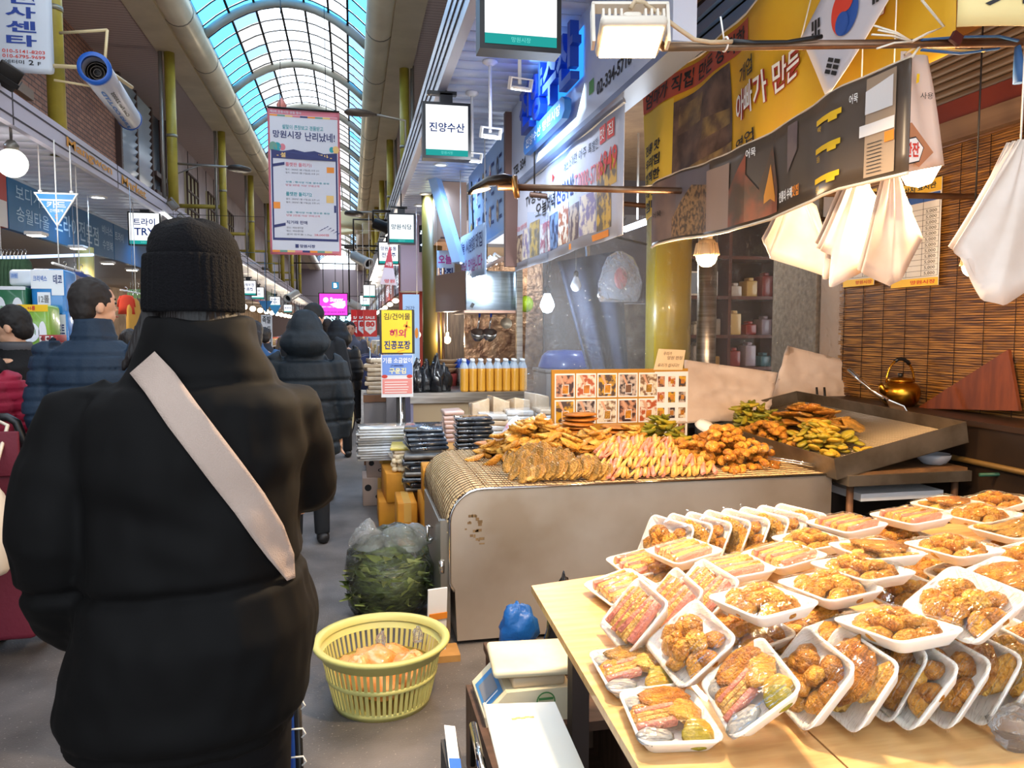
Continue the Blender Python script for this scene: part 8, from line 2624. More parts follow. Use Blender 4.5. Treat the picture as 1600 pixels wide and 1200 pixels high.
# ================================================================== floor things before the counter
# yellow green basket
bc = Vector((0.10, 3.07, 0))
t = thing('plastic_basket', 'yellow green slotted plastic basket holding bagged fish cakes', 'basket', tuple(bc))
BG = mat('basket_lime', '#c9c478', 0.4, sss=0.1)
BH_ = 0.25
def brad(z):
 return 0.19 + 0.055 * (z / BH_)
T = Matrix.Translation(bc)
MB().lathe([(0, 0.004), (0.185, 0.004), (0.19, 0.0), (brad(0.02) + 0.003, 0.03), (brad(0.02) - 0.004, 0.03), (0.18, 0.01), (0, 0.01)], 48, T).build('bottom', BG, t)
MB().lathe([(brad(0.12), 0.115), (brad(0.12) + 0.006, 0.118), (brad(0.13) + 0.006, 0.132), (brad(0.13), 0.135)], 48, T, cap=False).build('middle_band', BG, t)
MB().lathe([(brad(0.21) - 0.002, 0.205), (brad(0.21) + 0.004, 0.205), (brad(0.24) + 0.004, 0.235), (0.272, 0.245), (0.275, 0.255), (0.27, 0.262), (0.245, 0.258), (brad(0.24) - 0.002, 0.235)], 48, T, cap=False).build('rim', BG, t)
sm_ = {}
for z0, z1 in ((0.028, 0.118), (0.132, 0.207)):
 q = MB()
 q.box((brad((z0 + z1) / 2), 0, (z0 + z1) / 2), (0.005, 0.0125, z1 - z0), (0, 0.22, 0))
 me = q.mesh('basket_rib', BG)
 for k in range(60):
  o = obj('basket_rib', me, t, True)
  o.rotation_euler.z = 2 * PI * k / 60
OR = mat('fishcake_orange', '#e8873a', 0.25, col2='#f0b880', ns=16, coat=0.8, bump=0.3, bs=30)
for i, (dx, dy, r) in enumerate(((-0.1, 0.02, 0.10), (0.03, 0.09, 0.10), (0.11, 0.0, 0.09), (0.0, -0.09, 0.09), (-0.03, 0.0, 0.10), (-0.1, -0.08, 0.07), (0.09, -0.09, 0.07))):
 crumpled('fish_cake_bag', OR, tuple(bc + Vector((dx, dy, 0.06 if i < 4 else 0.10))), (r, r * 0.85, 0.075), i + 3, 'clear bag of orange fish cakes lying in the lime basket', 'bag', 'bagged fish cakes in the basket', 0.25, 5)
for i, (dx, dy) in enumerate(((0.0, 0.05), (0.15, 0.07))):
 crumpled('bag_twist', film('scrap_film', '#ffffff'), tuple(bc + Vector((dx, dy, 0.20))), (0.022, 0.022, 0.04), i, 'twisted clear bag end standing up from the orange fish cakes', 'bag', 'twisted bag ends in the basket', 0.4, 5, 0.3)
# bag of greens
gc = Vector((0.17, 4.02, 0))
t = thing('bag_of_greens', 'large clear plastic bag stuffed with green leaf vegetables', 'bag', tuple(gc))
o = crumpled('greens', mat('greens', '#66753a', 0.5, col2='#3a4520', ns=22, stretch=(1, 1, 3), bump=0.6, bs=26, lo=0.38, hi=0.6), gc + Vector((0, 0, 0.01)), (0.20, 0.17, 0.22), 4, 'x', 'x', None, 0.2, 4)
for kx in ('label', 'category'):
 del o[kx]
o.parent = t
o.matrix_parent_inverse = t.matrix_basis.inverted()
GL = [mat('leaf_%d' % i, c, 0.5) for i, c in enumerate(('#76843c', '#4a5826', '#98a058'))]
lv_ = []
for i in range(3):
 q = MB()
 q.grid(lambda u, v: ((u - 0.5) * 0.03 * math.sin(PI * min(v + 0.05, 1)), 0.012 * math.sin(u * 3 + v * 4), (v - 0.5) * 0.15), 2, 5)
 lv_.append(q.mesh('leaf', GL[i]))
for k in range(110):
 w = rnd.uniform(0, 2 * PI)
 z = rnd.uniform(0.06, 0.33)
 f = math.sqrt(max(0.1, 1 - ((z - 0.16) / 0.23) ** 2))
 o = obj('leaf', lv_[k % 3], t, True)
 o.location = (0.19 * f * math.cos(w), 0.16 * f * math.sin(w), z)
 o.rotation_euler = (rnd.uniform(-1.6, 1.6), 1.2 + rnd.uniform(-0.6, 0.6), w)
o = crumpled('bag_film', film('greens_film', '#eef0ea', 0.22, 9, 1.0, 0.05, 0.08), gc, (0.235, 0.20, 0.27), 9, 'x', 'x', None, 0.22, 4, 0, 34, 0.75)
for kx in ('label', 'category'):
 del o[kx]
o.parent = t
o.matrix_parent_inverse = t.matrix_basis.inverted()
for i, (dx, dz, sx) in enumerate(((-0.11, 0.42, 0.09), (0.09, 0.40, 0.12))):
 o = crumpled('bag_mouth', film('mouth_film', '#f2f2ee', 0.3, 12, 1.0, 0.22, 0.08), gc + Vector((dx, 0, dz - 0.06)), (sx, 0.08, 0.085), i + 5, 'x', 'x', None, 0.45, 4, 0.2)
 for kx in ('label', 'category'):
  del o[kx]
 o.parent = t
 o.matrix_parent_inverse = t.matrix_basis.inverted()
# papers and board against the counter foot
t = thing('leaflet_stack', 'white and orange leaflets propped at the foot of the steel counter', 'leaflets', (0.38, 3.45, 0))
MB().box((0.36, 3.42, 0.17), (0.09, 0.01, 0.32), (0.1, 0, 0.2)).build('leaflet', PAPER, t)
MB().box((0.365, 3.405, 0.20), (0.085, 0.004, 0.03), (0.1, 0, 0.2)).build('orange_strip', ORG_INK, t)
MB().bx(0.30, 0.46, 3.36, 3.50, 0.0, 0.03).build('wood_block', CARD, t)
# kitchen scale on a crate
sc_ = Vector((0.53, 2.33, 0.30))
t = thing('weighing_scale', 'cream weighing scale with a blue edged display', 'scale', tuple(sc_))
CRM = mat('scale_cream', '#ddd2b4', 0.45, col2='#cfc09c', ns=6)
q = MB()
q.add([tuple(sc_ + Vector(p)) for p in ((-0.15, -0.12, 0), (0.12, -0.12, 0), (0.12, 0.13, 0), (-0.15, 0.13, 0), (-0.085, -0.115, 0.10), (0.12, -0.115, 0.10), (0.12, 0.13, 0.10), (-0.085, 0.13, 0.10), (-0.155, -0.12, 0.03), (-0.155, 0.13, 0.03))], [(3, 2, 1, 0), (4, 5, 6, 7), (0, 1, 5, 4, 8), (1, 2, 6, 5), (2, 3, 9, 7, 6), (8, 4, 7, 9), (0, 8, 9, 3)])
q.build('body', CRM, t)
pl = Pl(sc_ + Vector((-0.155, 0.12, 0.03)), (0, -1, 0), (0.07, 0, 0.07))
q = MB()
quad(q, pl, 0.03, 0.008, 0.21, 0.09, 0, 0.002)
quad(q, pl, 0.06, 0.018, 0.17, 0.078, 1, 0.003)
quad(q, pl, 0.178, 0.02, 0.185, 0.075, 2, 0.003)
q.build('display', [mat('scale_blue', '#3f80b8', 0.4), mat('scale_lcd', '#7a7c84', 0.3), WHITE_INK], t)
MB().box(tuple(sc_ + Vector((0.02, 0.0, 0.115))), (0.17, 0.19, 0.035), None, 0, 0.01).build('neck', mat('scale_grime', '#b9a588', 0.6), t)
MB().box(tuple(sc_ + Vector((0.015, 0.01, 0.148))), (0.26, 0.235, 0.026), (0, 0, -0.08), 0, 0.012, 3).build('weighing_plate', CRM, t)
pl = Pl(sc_ + Vector((0.0, -0.121, 0.02)), (1, 0, 0), (0, 0, 1))
q = MB()
disc(q, pl, 0.035, 0.045, 0.03, 0, 0.001)
disc(q, pl, 0.035, 0.045, 0.026, 1, 0.002)
quad(q, pl, 0.012, 0.05, 0.058, 0.058, 0, 0.003)
q.build('sticker', [GRN_INK, mat('sticker_pale', '#cfcaa0', 0.6)], t)
MB().ell(tuple(sc_ + Vector((-0.075, -0.125, 0.008))), (0.018, 0.016, 0.012), 12, 8).build('foot', CRM, t)
t = thing('wooden_crate', 'dark open wooden crate carrying the scale and the white lid', 'crate', (0.6, 2.0, 0))
WC = mat('crate_wood', '#5a3f30', 0.7, col2='#46301f', ns=8, stretch=(1, 4, 1))
for x in (0.36, 0.385 + 0.42):
 MB().bx(x, x + 0.022, 1.2, 2.5, 0.02, 0.30).build('side_board', WC, t)
MB().bx(0.38, 0.82, 1.2, 2.5, 0.02, 0.04).build('bottom_board', WC, t)
MB().bx(0.38, 0.82, 2.18, 2.5, 0.27, 0.30).build('shelf_board', WC, t)
MB().bx(0.38, 0.82, 2.48, 2.5, 0.02, 0.30).build('end_board', WC, t)
p4 = [atz(757, 1107, 0.47), atz(790, 1235, 0.47), atz(925, 1235, 0.47), atz(867, 1103, 0.47)]
t = thing('white_storage_box', 'large white plastic box lid lying on the crate beside the scale', 'lid', tuple(p4[0]))
slabp(p4, 0.012).build('panel', mat('lid_white', '#e6e2d4', 0.35), t)
q = MB()
q.tube([p + Vector((0, 0, 0.012)) for p in (p4[0], p4[1])], 0.006, 6)
q.build('rim', mat('lid_white', '#e6e2d4'), t)
pc = p4[0].lerp(p4[2], 0.3)
for k in range(5):
 MB().box(tuple(pc + Vector((0.01 + 0.012 * k, 0.03 + 0.003 * (k % 2), 0.0128))), (0.012, 0.008, 0.001)).build('stain_mark', mat('lid_stain', '#c9a468', 0.7), t)
MB().box(tuple((p4[0] + p4[2]) / 2 + Vector((0, 0, -0.1))), (0.13, 0.2, 0.17)).build('box_below', BLACK, t)
t = thing('white_flap_box', 'white carton flap with blue print beside the steel tube', 'box', tuple(atz(727, 1150, 0.36)))
p4 = [atz(694, 1138, 0.38), atz(703, 1215, 0.38), atz(721, 1215, 0.38), atz(711, 1140, 0.38)]
slabp(p4, 0.01).build('flap', PAPER, t)
slabp([p.lerp(p4[1], 0.0) + Vector((0.002, -0.0, 0.011)) if i in (0, 3) else p + Vector((0.002, 0, 0.011)) for i, p in enumerate([p4[0].lerp(p4[1], 0.72), p4[0].lerp(p4[1], 0.95), p4[3].lerp(p4[2], 0.95), p4[3].lerp(p4[2], 0.72)])], 0.001).build('blue_print', BLUE_INK, t)
MB().box(tuple((p4[0] + p4[2]) / 2 + Vector((0.0, 0, -0.17))), (0.045, 0.15, 0.33)).build('carton', mat('carton_grey', '#3a3634', 0.7), t)
t = thing('steel_tube', 'short thick steel tube lying between the flap and the white lid', 'tube', tuple(atz(745, 1165, 0.40)))
MB().tube([atz(739, 1133, 0.42), atz(760, 1230, 0.42)], 0.011, 12).build('tube', CHROME, t)
MB().tube([atz(739, 1133, 0.42), atz(739, 1133, 0.42) + Vector((0, 0.01, -0.12))], 0.008, 8).build('stem', DARK, t)
crumpled('black_plastic_bag', BAGB, (0.50, 1.95, 0.12), (0.08, 0.14, 0.16), 3, 'glossy black plastic bag in the crate below the scale', 'bag', None, 0.3, 6)
crumpled('black_plastic_bag', BAGB, (0.74, 2.62, 0.0), (0.10, 0.10, 0.36), 6, 'tall black plastic bag hanging at the wooden table corner', 'bag', None, 0.3, 5, 0.35)
crumpled('black_plastic_bag', BAGB, (0.98, 2.28, 0.0), (0.15, 0.2, 0.26), 7, 'wide black plastic bag slumped under the wooden table', 'bag', None, 0.35, 6)
crumpled('black_plastic_bag', mat('bag_khaki', '#3a3a28', 0.3, coat=0.3, bump=0.4, bs=12), (0.93, 1.72, 0.0), (0.13, 0.2, 0.25), 9, 'khaki lined dark bag beside the white lid', 'bag', None, 0.3, 6)
c = aty(812, 992, 2.75)
crumpled('blue_plastic_bag', mat('bag_blue', '#1a5aa4', 0.4, bump=0.5, bs=16), (c.x + 0.02, 2.87, 0.24), (0.075, 0.05, 0.12), 11, 'bright blue plastic bag stuffed behind the black bag', 'bag', None, 0.35, 6)
t = thing('low_stool', 'dark low stool under the blue plastic bag', 'stool', (c.x, 2.87, 0))
MB().bx(c.x - 0.1, c.x + 0.12, 2.76, 2.98, 0.21, 0.24).build('seat', WC, t)
for dx in (-0.08, 0.1):
 for dy in (2.78, 2.96):
  MB().bx(c.x + dx - 0.012, c.x + dx + 0.012, dy - 0.012, dy + 0.012, 0, 0.21).build('leg', WC, t)
for i, (u, v, cl, lab) in enumerate(((958, 1155, '#c9bdb4', 'pale crumpled paper bag under the table edge'), (950, 1110, '#7a4a4a', 'dusty maroon cloth under the table edge'), (935, 1085, '#6a645c', 'grey folded carton piece under the table edge'), (990, 1195, '#8a5a2a', 'brown paper parcel under the table edge'))):
 c = atz(u, v, 0.40)
 crumpled('under_table_parcel', mat('under_%d' % i, cl, 0.7), (max(c.x + 0.1, 0.93), c.y, 0.336), (0.09, 0.09, 0.07), i + 20, lab, 'parcel', None, 0.3, 5)
t = thing('under_shelf', 'rough wooden shelf under the wooden table', 'shelf', (1.5, 1.5, 0))
MB().bx(0.87, 2.6, 0.95, 1.62, 0.31, 0.335).build('shelf_board', WC, t)
for x in (0.9, 2.55):
 for y in (1.0, 1.58):
  MB().bx(x - 0.02, x + 0.02, y - 0.02, y + 0.02, 0, 0.31).build('leg', WC, t)
# ================================================================== people
_dep = None
def remesh(mb, voxel, name, mats, it=4, disp=None):
 """union of the overlapping closed shapes as one continuous skin"""
 me = mb.mesh(name + '_raw', mats)
 o = bpy.data.objects.new(name + '_raw', me)
 tmp.collection.objects.link(o)
 r = o.modifiers.new('r', 'REMESH')
 r.mode = 'VOXEL'
 r.voxel_size = voxel
 r.use_smooth_shade = True
 s = o.modifiers.new('s', 'SMOOTH')
 s.iterations = it
 s.factor = 0.5
 vl = tmp.view_layers[0]
 vl.update()
 ev = o.evaluated_get(vl.depsgraph)
 out = bpy.data.meshes.new_from_object(ev, depsgraph=vl.depsgraph)
 out.name = name
 bpy.data.objects.remove(o)
 if not out.materials:
  out.materials.append(mats)
 if disp:
  ns = [v.normal.copy() for v in out.vertices]
  for v, n in zip(out.vertices, ns):
   v.co += n * disp(v.co, n)
 return out
tmp = bpy.data.scenes.new('tmp_build')
def ring(c, rx, ry, n=20, p=2.0):
 out = []
 for j in range(n):
  w = 2 * PI * j / n
  cw, sw = math.cos(w), math.sin(w)
  out.append((c[0] + rx * math.copysign(abs(cw) ** (2 / p), cw), c[1] + ry * math.copysign(abs(sw) ** (2 / p), sw), c[2]))
 return out
def hand(q, wrist, d, side, r=1.0, curl=0.4):
 """palm, four unequal bent fingers and a thumb that leaves the palm's side"""
 d = Vector(d).normalized()
 sv = Vector(side).normalized()
 nv = d.cross(sv).normalized()
 w = Vector(wrist)
 q.tube([w - d * 0.02, w + d * 0.03 * r, w + d * 0.075 * r], [0.022 * r, 0.030 * r, 0.034 * r], 10, flat=0.55)
 for i, (off, L) in enumerate(((-0.026, 0.062), (-0.009, 0.075), (0.009, 0.072), (0.025, 0.055))):
  b = w + d * 0.07 * r + sv * off * r
  k1 = b + (d * 0.6 + nv * curl * 0.4).normalized() * L * 0.5 * r
  k2 = k1 + (d * (0.9 - curl) + nv * curl).normalized() * L * 0.5 * r
  q.tube([b - d * 0.015, b, k1, k2], [0.009 * r, 0.009 * r, 0.0085 * r, 0.007 * r], 8)
 b = w + d * 0.02 * r - sv * 0.026 * r
 q.tube([b, b + (d * 0.5 - sv * 0.8).normalized() * 0.035 * r, b + (d * 0.5 - sv * 0.8).normalized() * 0.035 * r + (d + nv * 0.4).normalized() * 0.03 * r], [0.012 * r, 0.010 * r, 0.008 * r], 8)
def person(label, loc, yaw, H=1.7, top='#101012', legs='#17171a', hair='#16110e', armL=None, armR=None, quilt=0.0, hood=False, long=0.0, bulk=1.0, hat=None, vox=0.014, headyaw=0.0, headtilt=0.0, hands=True, topn='jacket', face=True, group=None, collar=0.05, hairlen=0.0, trim=None):
 """standing figure; local axes: +y is the way the figure faces"""
 s = H / 1.72
 t = thing('person', label, 'person', loc, group, (0, 0, yaw))
 V = lambda x, y, z: Vector((x * s, y * s, z * s))
 armL = armL or ((-0.19, 0, 1.38), (-0.25, -0.02, 1.10), (-0.23, 0.06, 0.86))
 armR = armR or ((0.19, 0, 1.38), (0.25, -0.02, 1.10), (0.23, 0.06, 0.86))
 # body
 q = MB()
 hc = V(0, 0.015, 1.60)
 HR = Matrix.Translation(hc) @ Matrix.Rotation(headyaw, 4, 'Z') @ Matrix.Rotation(-headtilt, 4, 'X')
 q.ell((0, 0, 0.015 * s), (0.076 * s, 0.094 * s, 0.098 * s), 16, 12, 0, None)
 q.ell((0, 0.022 * s, -0.052 * s), (0.058 * s, 0.068 * s, 0.066 * s), 14, 10)
 if face:
  q.add([(-0.013 * s, 0.088 * s, -0.035 * s), (0.013 * s, 0.088 * s, -0.035 * s), (0, 0.086 * s, 0.02 * s), (0, 0.118 * s, -0.032 * s), (0, 0.07 * s, -0.01 * s)], [(0, 1, 3), (1, 2, 3), (2, 0, 3), (0, 4, 1), (1, 4, 2), (2, 4, 0)])
  for sg in (-1, 1):
   q.ell((sg * 0.078 * s, -0.008 * s, -0.015 * s), (0.011 * s, 0.02 * s, 0.031 * s), 8, 8)
  q.ell((0, 0.083 * s, -0.062 * s), (0.024 * s, 0.012 * s, 0.009 * s), 8, 6)
 q.v = [tuple(HR @ Vector(p)) for p in q.v]
 q.tube([V(0, -0.01, 1.40), V(0, 0.0, 1.48), V(0, 0.01, 1.56)], [0.065 * s, 0.055 * s, 0.055 * s], 12)
 q.loft([[tuple(Vector(p) * s) for p in ring((0, 0, z), rx, ry, 16)] for z, rx, ry in ((0.86, 0.15, 0.10), (1.05, 0.13, 0.09), (1.25, 0.16, 0.10), (1.40, 0.16, 0.09), (1.44, 0.07, 0.06))])
 for A in (armL, armR):
  q.tube([V(*p) for p in A], [0.048 * s, 0.04 * s, 0.028 * s], 10)
  if hands:
   d = V(*A[2]) - V(*A[1])
   hand(q, V(*A[2]) + d.normalized() * 0.01, d, (0, 1, 0.1) if abs(d.normalized().z) > 0.7 else (0, 0.1, 1), 1.0 * s, 0.5)
 for sg in (-1, 1):
  q.tube([V(sg * 0.09, 0, 0.92), V(sg * 0.095, 0.01, 0.5), V(sg * 0.10, -0.01, 0.09)], [0.075 * s, 0.052 * s, 0.036 * s], 10)
  q.tube([V(sg * 0.10, -0.04, 0.04), V(sg * 0.11, 0.14, 0.03)], [0.036 * s, 0.03 * s], 8)
 obj('body', remesh(q, vox * 0.7 if hands else vox, 'body', SKIN, 2), t, True)
 # eyes and brows
 if face:
  for sg in (-1, 1):
   e = MB()
   e.ell(tuple(HR @ Vector((sg * 0.031 * s, 0.079 * s, 0.004 * s))), (0.012 * s, 0.008 * s, 0.006 * s), 10, 6)
   e.build('eye', mat('eye_dark', '#181210', 0.2), t, True)
   e = MB()
   e.tube([HR @ Vector((sg * 0.018 * s, 0.09 * s, 0.022 * s)), HR @ Vector((sg * 0.048 * s, 0.078 * s, 0.024 * s))], 0.004 * s, 5)
   e.build('eyebrow', mat('hair_' + hair, hair, 0.7), t, True)
  e = MB()
  e.ell(tuple(HR @ Vector((0, 0.091 * s, -0.06 * s))), (0.019 * s, 0.006 * s, 0.005 * s), 10, 6)
  e.build('lips', mat('lips', '#8f4f44', 0.5), t, True)
 # trousers and shoes
 q = MB()
 q.loft([[tuple(Vector(p) * s) for p in ring((0, 0, z), rx, ry, 16)] for z, rx, ry in ((0.80, 0.165, 0.12), (0.90, 0.175, 0.125), (1.0, 0.16, 0.115))])
 for sg in (-1, 1):
  q.tube([V(sg * 0.085, 0, 0.86), V(sg * 0.095, 0.01, 0.5), V(sg * 0.10, 0.0, 0.07)], [0.09 * s, 0.07 * s, 0.058 * s], 12)
 obj('trousers', remesh(q, vox, 'trousers', mat('legs_' + legs, legs, 0.8), 3), t, True)
 for sg in (-1, 1):
  q = MB()
  q.loft([[tuple(Vector(p) * s) for p in ring((sg * 0.105, y, 0.045), 0.042, 0.045 if False else 0.0001, 4)] for y in (0,)] if False else [[(sg * 0.105 * s + 0.046 * s * k * math.cos(w), y * s, 0.042 * s + 0.042 * s * k * math.sin(w)) for w in [2 * PI * j / 12 for j in range(12)]] for y, k in ((-0.075, 0.6), (-0.05, 1.0), (0.05, 1.05), (0.13, 0.95), (0.175, 0.55))])
  q.build('shoe', mat('shoe_dark', '#1d1a1a', 0.5), t, True)
 # jacket or coat
 q = MB()
 zb = 0.80 - long
 b = bulk
 q.loft([[tuple(Vector(p) * s) for p in ring((0, 0, z), rx * b, ry * b, 24, 2.3)] for z, rx, ry in ((zb, 0.20, 0.145), (zb + 0.06, 0.205, 0.15), (1.05, 0.195, 0.14), (1.25, 0.205, 0.145), (1.36, 0.19, 0.13), (1.42, 0.12, 0.10), (1.46, 0.085, 0.085), (1.46 + collar, 0.075, 0.08))])
 for A in (armL, armR):
  a0, a1, a2 = V(*A[0]), V(*A[1]), V(*A[2])
  q.tube([a0 * 0.9 + V(0, 0, 0.14), a0, a0.lerp(a1, 0.5), a1, a1.lerp(a2, 0.5), a2], [0.07 * s * b, 0.082 * s * b, 0.078 * s * b, 0.074 * s * b, 0.064 * s * b, 0.05 * s * b], 14)
 if hood:
  q.ell(tuple(V(0, -0.02, 1.60)), (0.135 * s, 0.15 * s, 0.165 * s), 18, 14)
  q.ell(tuple(V(0, -0.06, 1.52)), (0.185 * s, 0.15 * s, 0.12 * s), 18, 12)
 def dsp(co, n):
  d = 0.004 * noise.noise(co * 14)
  if quilt:
   ph = co.z / s / quilt
   f = abs((ph % 1.0) - 0.5) * 2
   d += -0.016 * max(0, f - 0.72) / 0.28 * (1 if co.z < 1.47 * s else 0.2) + 0.004 * noise.noise(Vector((co.x * 30, co.y * 30, co.z * 8)))
  return d
 obj(topn, remesh(q, vox, topn, mat('top_' + top, top, 0.62 if quilt else 0.8, bump=0.12, bs=60, spec=0.3), 3, dsp), t, True)
 if trim:
  MB().lathe([(0.086 * s, 1.44 * s), (0.090 * s, 1.49 * s), (0.080 * s, 1.51 * s), (0.07 * s, 1.49 * s)], 20).build('collar_lining', mat('trim_' + trim, trim, 0.8), t, True)
 # hair
 if not hood and not hat:
  q = MB()
  q.ell((0, -0.016 * s, 0.032 * s), (0.086 * s, 0.098 * s, 0.10 * s), 16, 12)
  q.ell((0, -0.05 * s, -0.02 * s), (0.074 * s, 0.06 * s, 0.075 * s), 14, 10)
  if hairlen:
   q.tube([(0, -0.05 * s, 0), (0, -0.07 * s, -0.1 * s), (0, -0.075 * s, -hairlen)], [0.085 * s, 0.08 * s, 0.05 * s], 14)
  q.v = [tuple(HR @ Vector(p)) for p in q.v]
  obj('hair', remesh(q, vox * 0.7, 'hair', mat('hair_' + hair, hair, 0.55, col2='#2a201a', ns=30, stretch=(1, 1, 0.2), bump=0.4, bs=60), 1, lambda co, n: 0.004 * noise.noise(co * 60) if not (n.y > 0.6 and co.z < hc.z + 0.05) else -0.03), t, True)
 return t
def cx(u, v, y):
 p = aty(u, v, y)
 return (p.x, p.y, 0)
# navy quilted man
person('man in a navy quilted down jacket walking away, face turned right', cx(150, 600, 4.02), -0.12, 1.74, '#1c2c3e', '#1a1c22', '#1c1512', quilt=0.072, bulk=1.08, headyaw=-0.75, headtilt=-0.05, vox=0.011, collar=0.075)
# black coat man drinking
m_ = person('man in a long black coat seen in profile lifting a small black camera', cx(28, 600, 4.85), 1.45, 1.63, '#0e0e10', '#1c2436', '#120d0b', long=0.42, bulk=1.0, vox=0.010, headtilt=0.25, trim='#4a4a4e', topn='coat',
   armL=((-0.19, 0.02, 1.37), (-0.2, 0.12, 1.16), (-0.06, 0.23, 1.36)), armR=((0.19, 0.02, 1.37), (0.22, 0.12, 1.14), (0.06, 0.24, 1.36)))
c = m_.matrix_basis @ Vector((0.0, 0.19, 1.47))
t = thing('small_camera', 'small black camera held at the face of the coated man', 'camera', tuple(c))
MB().box(tuple(c), (0.05, 0.10, 0.065), (0, 0, 1.45 - PI / 2 + PI / 2), 0, 0.008).build('body', BLACK, t)
MB().tube([c, c + Vector((-0.05, 0.0, 0))], 0.022, 12).build('lens', DARK, t)
# red puffer with trolley
person('person in a red quilted puffer jacket at the far side of the maroon trolley', cx(-58, 600, 4.2), 0.5, 1.56, '#8c1630', '#1a1a1c', '#1a1412', quilt=0.06, bulk=1.12, vox=0.012, face=False, armR=((0.19, 0.0, 1.36), (0.31, 0.02, 1.14), (0.20, 0.22, 1.02)))
# brown coat beyond the woman
person('person in a brown coat mostly hidden behind the woman in black', cx(262, 600, 2.75), 0.1, 1.52, '#4a3630', '#1a1a1c', '#1c1512', bulk=0.98, vox=0.014, face=False, hands=False)
# hooded puffer
person('person in a dark hooded puffer coat walking ahead on the right', cx(478, 600, 5.5), 0.05, 1.60, '#171f26', '#16181c', '#16110e', quilt=0.155, hood=True, bulk=1.22, long=0.12, vox=0.011, armR=((0.21, -0.02, 1.36), (0.27, -0.03, 1.08), (0.25, 0.02, 0.80)))
for lab, u, y, H, tp_, hr, kw in (
  ('dark haired man looking down beyond the hooded coat', 492, 6.9, 1.72, '#15171b', '#100d0c', dict(headyaw=-0.9, headtilt=0.4)),
  ('man in a dark jacket with short hair farther up the street', 513, 11.9, 1.66, '#18222c', '#2a1e18', dict()),
  ('person in a black hooded coat beside the bicycle', 529, 9.2, 1.58, '#0f0f12', '#100d0c', dict(hood=True, quilt=0.14)),
  ('woman in a grey coat walking towards the bicycle, face visible', 549, 12.6, 1.62, '#565a66', '#1a1210', dict(back=True)),
  ('dark haired passer-by beside the price sheet', 400, 7.6, 1.58, '#3a5a80', '#1c1210', dict(hairlen=0.2)),
  ('short dark haired passer-by behind the price sheet', 416, 10.0, 1.52, '#2a2a30', '#14100e', dict()),
  ('dark haired shopper beyond the navy jacket man', 205, 6.3, 1.50, '#241f24', '#120e0c', dict()),
  ('shopper in a dark coat far up the middle of the street', 500, 14.5, 1.66, '#1c1e26', '#181210', dict()),
  ('shopper in a tan coat far up the street on the left', 455, 16.5, 1.62, '#6a5846', '#181210', dict()),
  ('shopper in a burgundy coat far up the street', 528, 18.0, 1.64, '#4a1f28', '#181210', dict())):
 bk = kw.pop('back', False)
 person(lab, cx(u, 600, y), PI if bk else 0.0, H, tp_, '#17171a', hr, vox=0.016, hands=False, face=(bk or 'headyaw' in kw), **kw)
# ---- maroon trolley and the white bag beside it
t = thing('shopping_trolley', 'maroon cloth shopping trolley with a black tube handle', 'trolley', cx(8, 800, 4.3))
MAR = mat('trolley_maroon', '#5e1024', 0.7, bump=0.1, bs=40)
a, b = aty(-70, 880, 3.75), aty(44, 725, 3.75)
MB().box(((a.x + b.x) / 2, 3.88, (0.10 + b.z) / 2), (b.x - a.x, 0.26, b.z - 0.10), None, 0, 0.03, 3).build('bag', MAR, t)
p0, p1 = aty(-60, 732, 3.72), aty(28, 690, 3.72)
MB().box(((p0.x + p1.x) / 2, 3.735, (p0.z + p1.z) / 2 + 0.0), (p1.x - p0.x, 0.02, 0.20), None, 0, 0.008).build('flap', MAR, t)
MB().tube([aty(46, 735, 4.02), aty(38, 690, 4.02), aty(26, 660, 4.02), aty(12, 652, 4.02), aty(-40, 652, 4.02)], 0.02, 10).build('handle', BLACK, t)
MB().tube([aty(30, 677, 4.02), aty(-40, 677, 4.02)], 0.007, 8).build('cross_bar', CHROME, t)
MB().tube([aty(44, 690, 4.04), aty(46, 760, 4.04)], 0.008, 8).tube([(b.x, 4.04, 0.12), aty(46, 740, 4.04)], 0.008, 8).build('frame', CHROME, t)
for x in (a.x + 0.06, b.x - 0.04):
 MB().lathe([(0.0, -0.015), (0.075, -0.015), (0.08, 0.0), (0.075, 0.015), (0.0, 0.015)], 20, Matrix.Translation((x, 4.04, 0.08)) @ rotm(0, PI / 2, 0)).build('wheel', BLACK, t)
c = aty(-10, 897, 3.55)
tb = thing('cloth_bag', 'ivory cloth bag hanging by two handles from the maroon trolley', 'bag', tuple(c))
o = crumpled('bag_body', mat('bag_ivory', '#d9cbb8', 0.7), tuple(c + Vector((-0.02, 0, 0))), (0.10, 0.11, 0.26), 4, 'x', 'x', None, 0.12, 3)
for kx in ('label', 'category'):
 del o[kx]
o.parent = tb
o.matrix_parent_inverse = tb.matrix_basis.inverted()
for dx in (-0.07, 0.0):
 MB().tube([c + Vector((dx, 0, 0.36)), c + Vector((dx - 0.02, 0.25, 0.6)), aty(-30, 652, 4.0) + Vector((dx, 0, 0.02))], 0.008, 6).build('handle', mat('bag_ivory', '#d9cbb8'), tb)
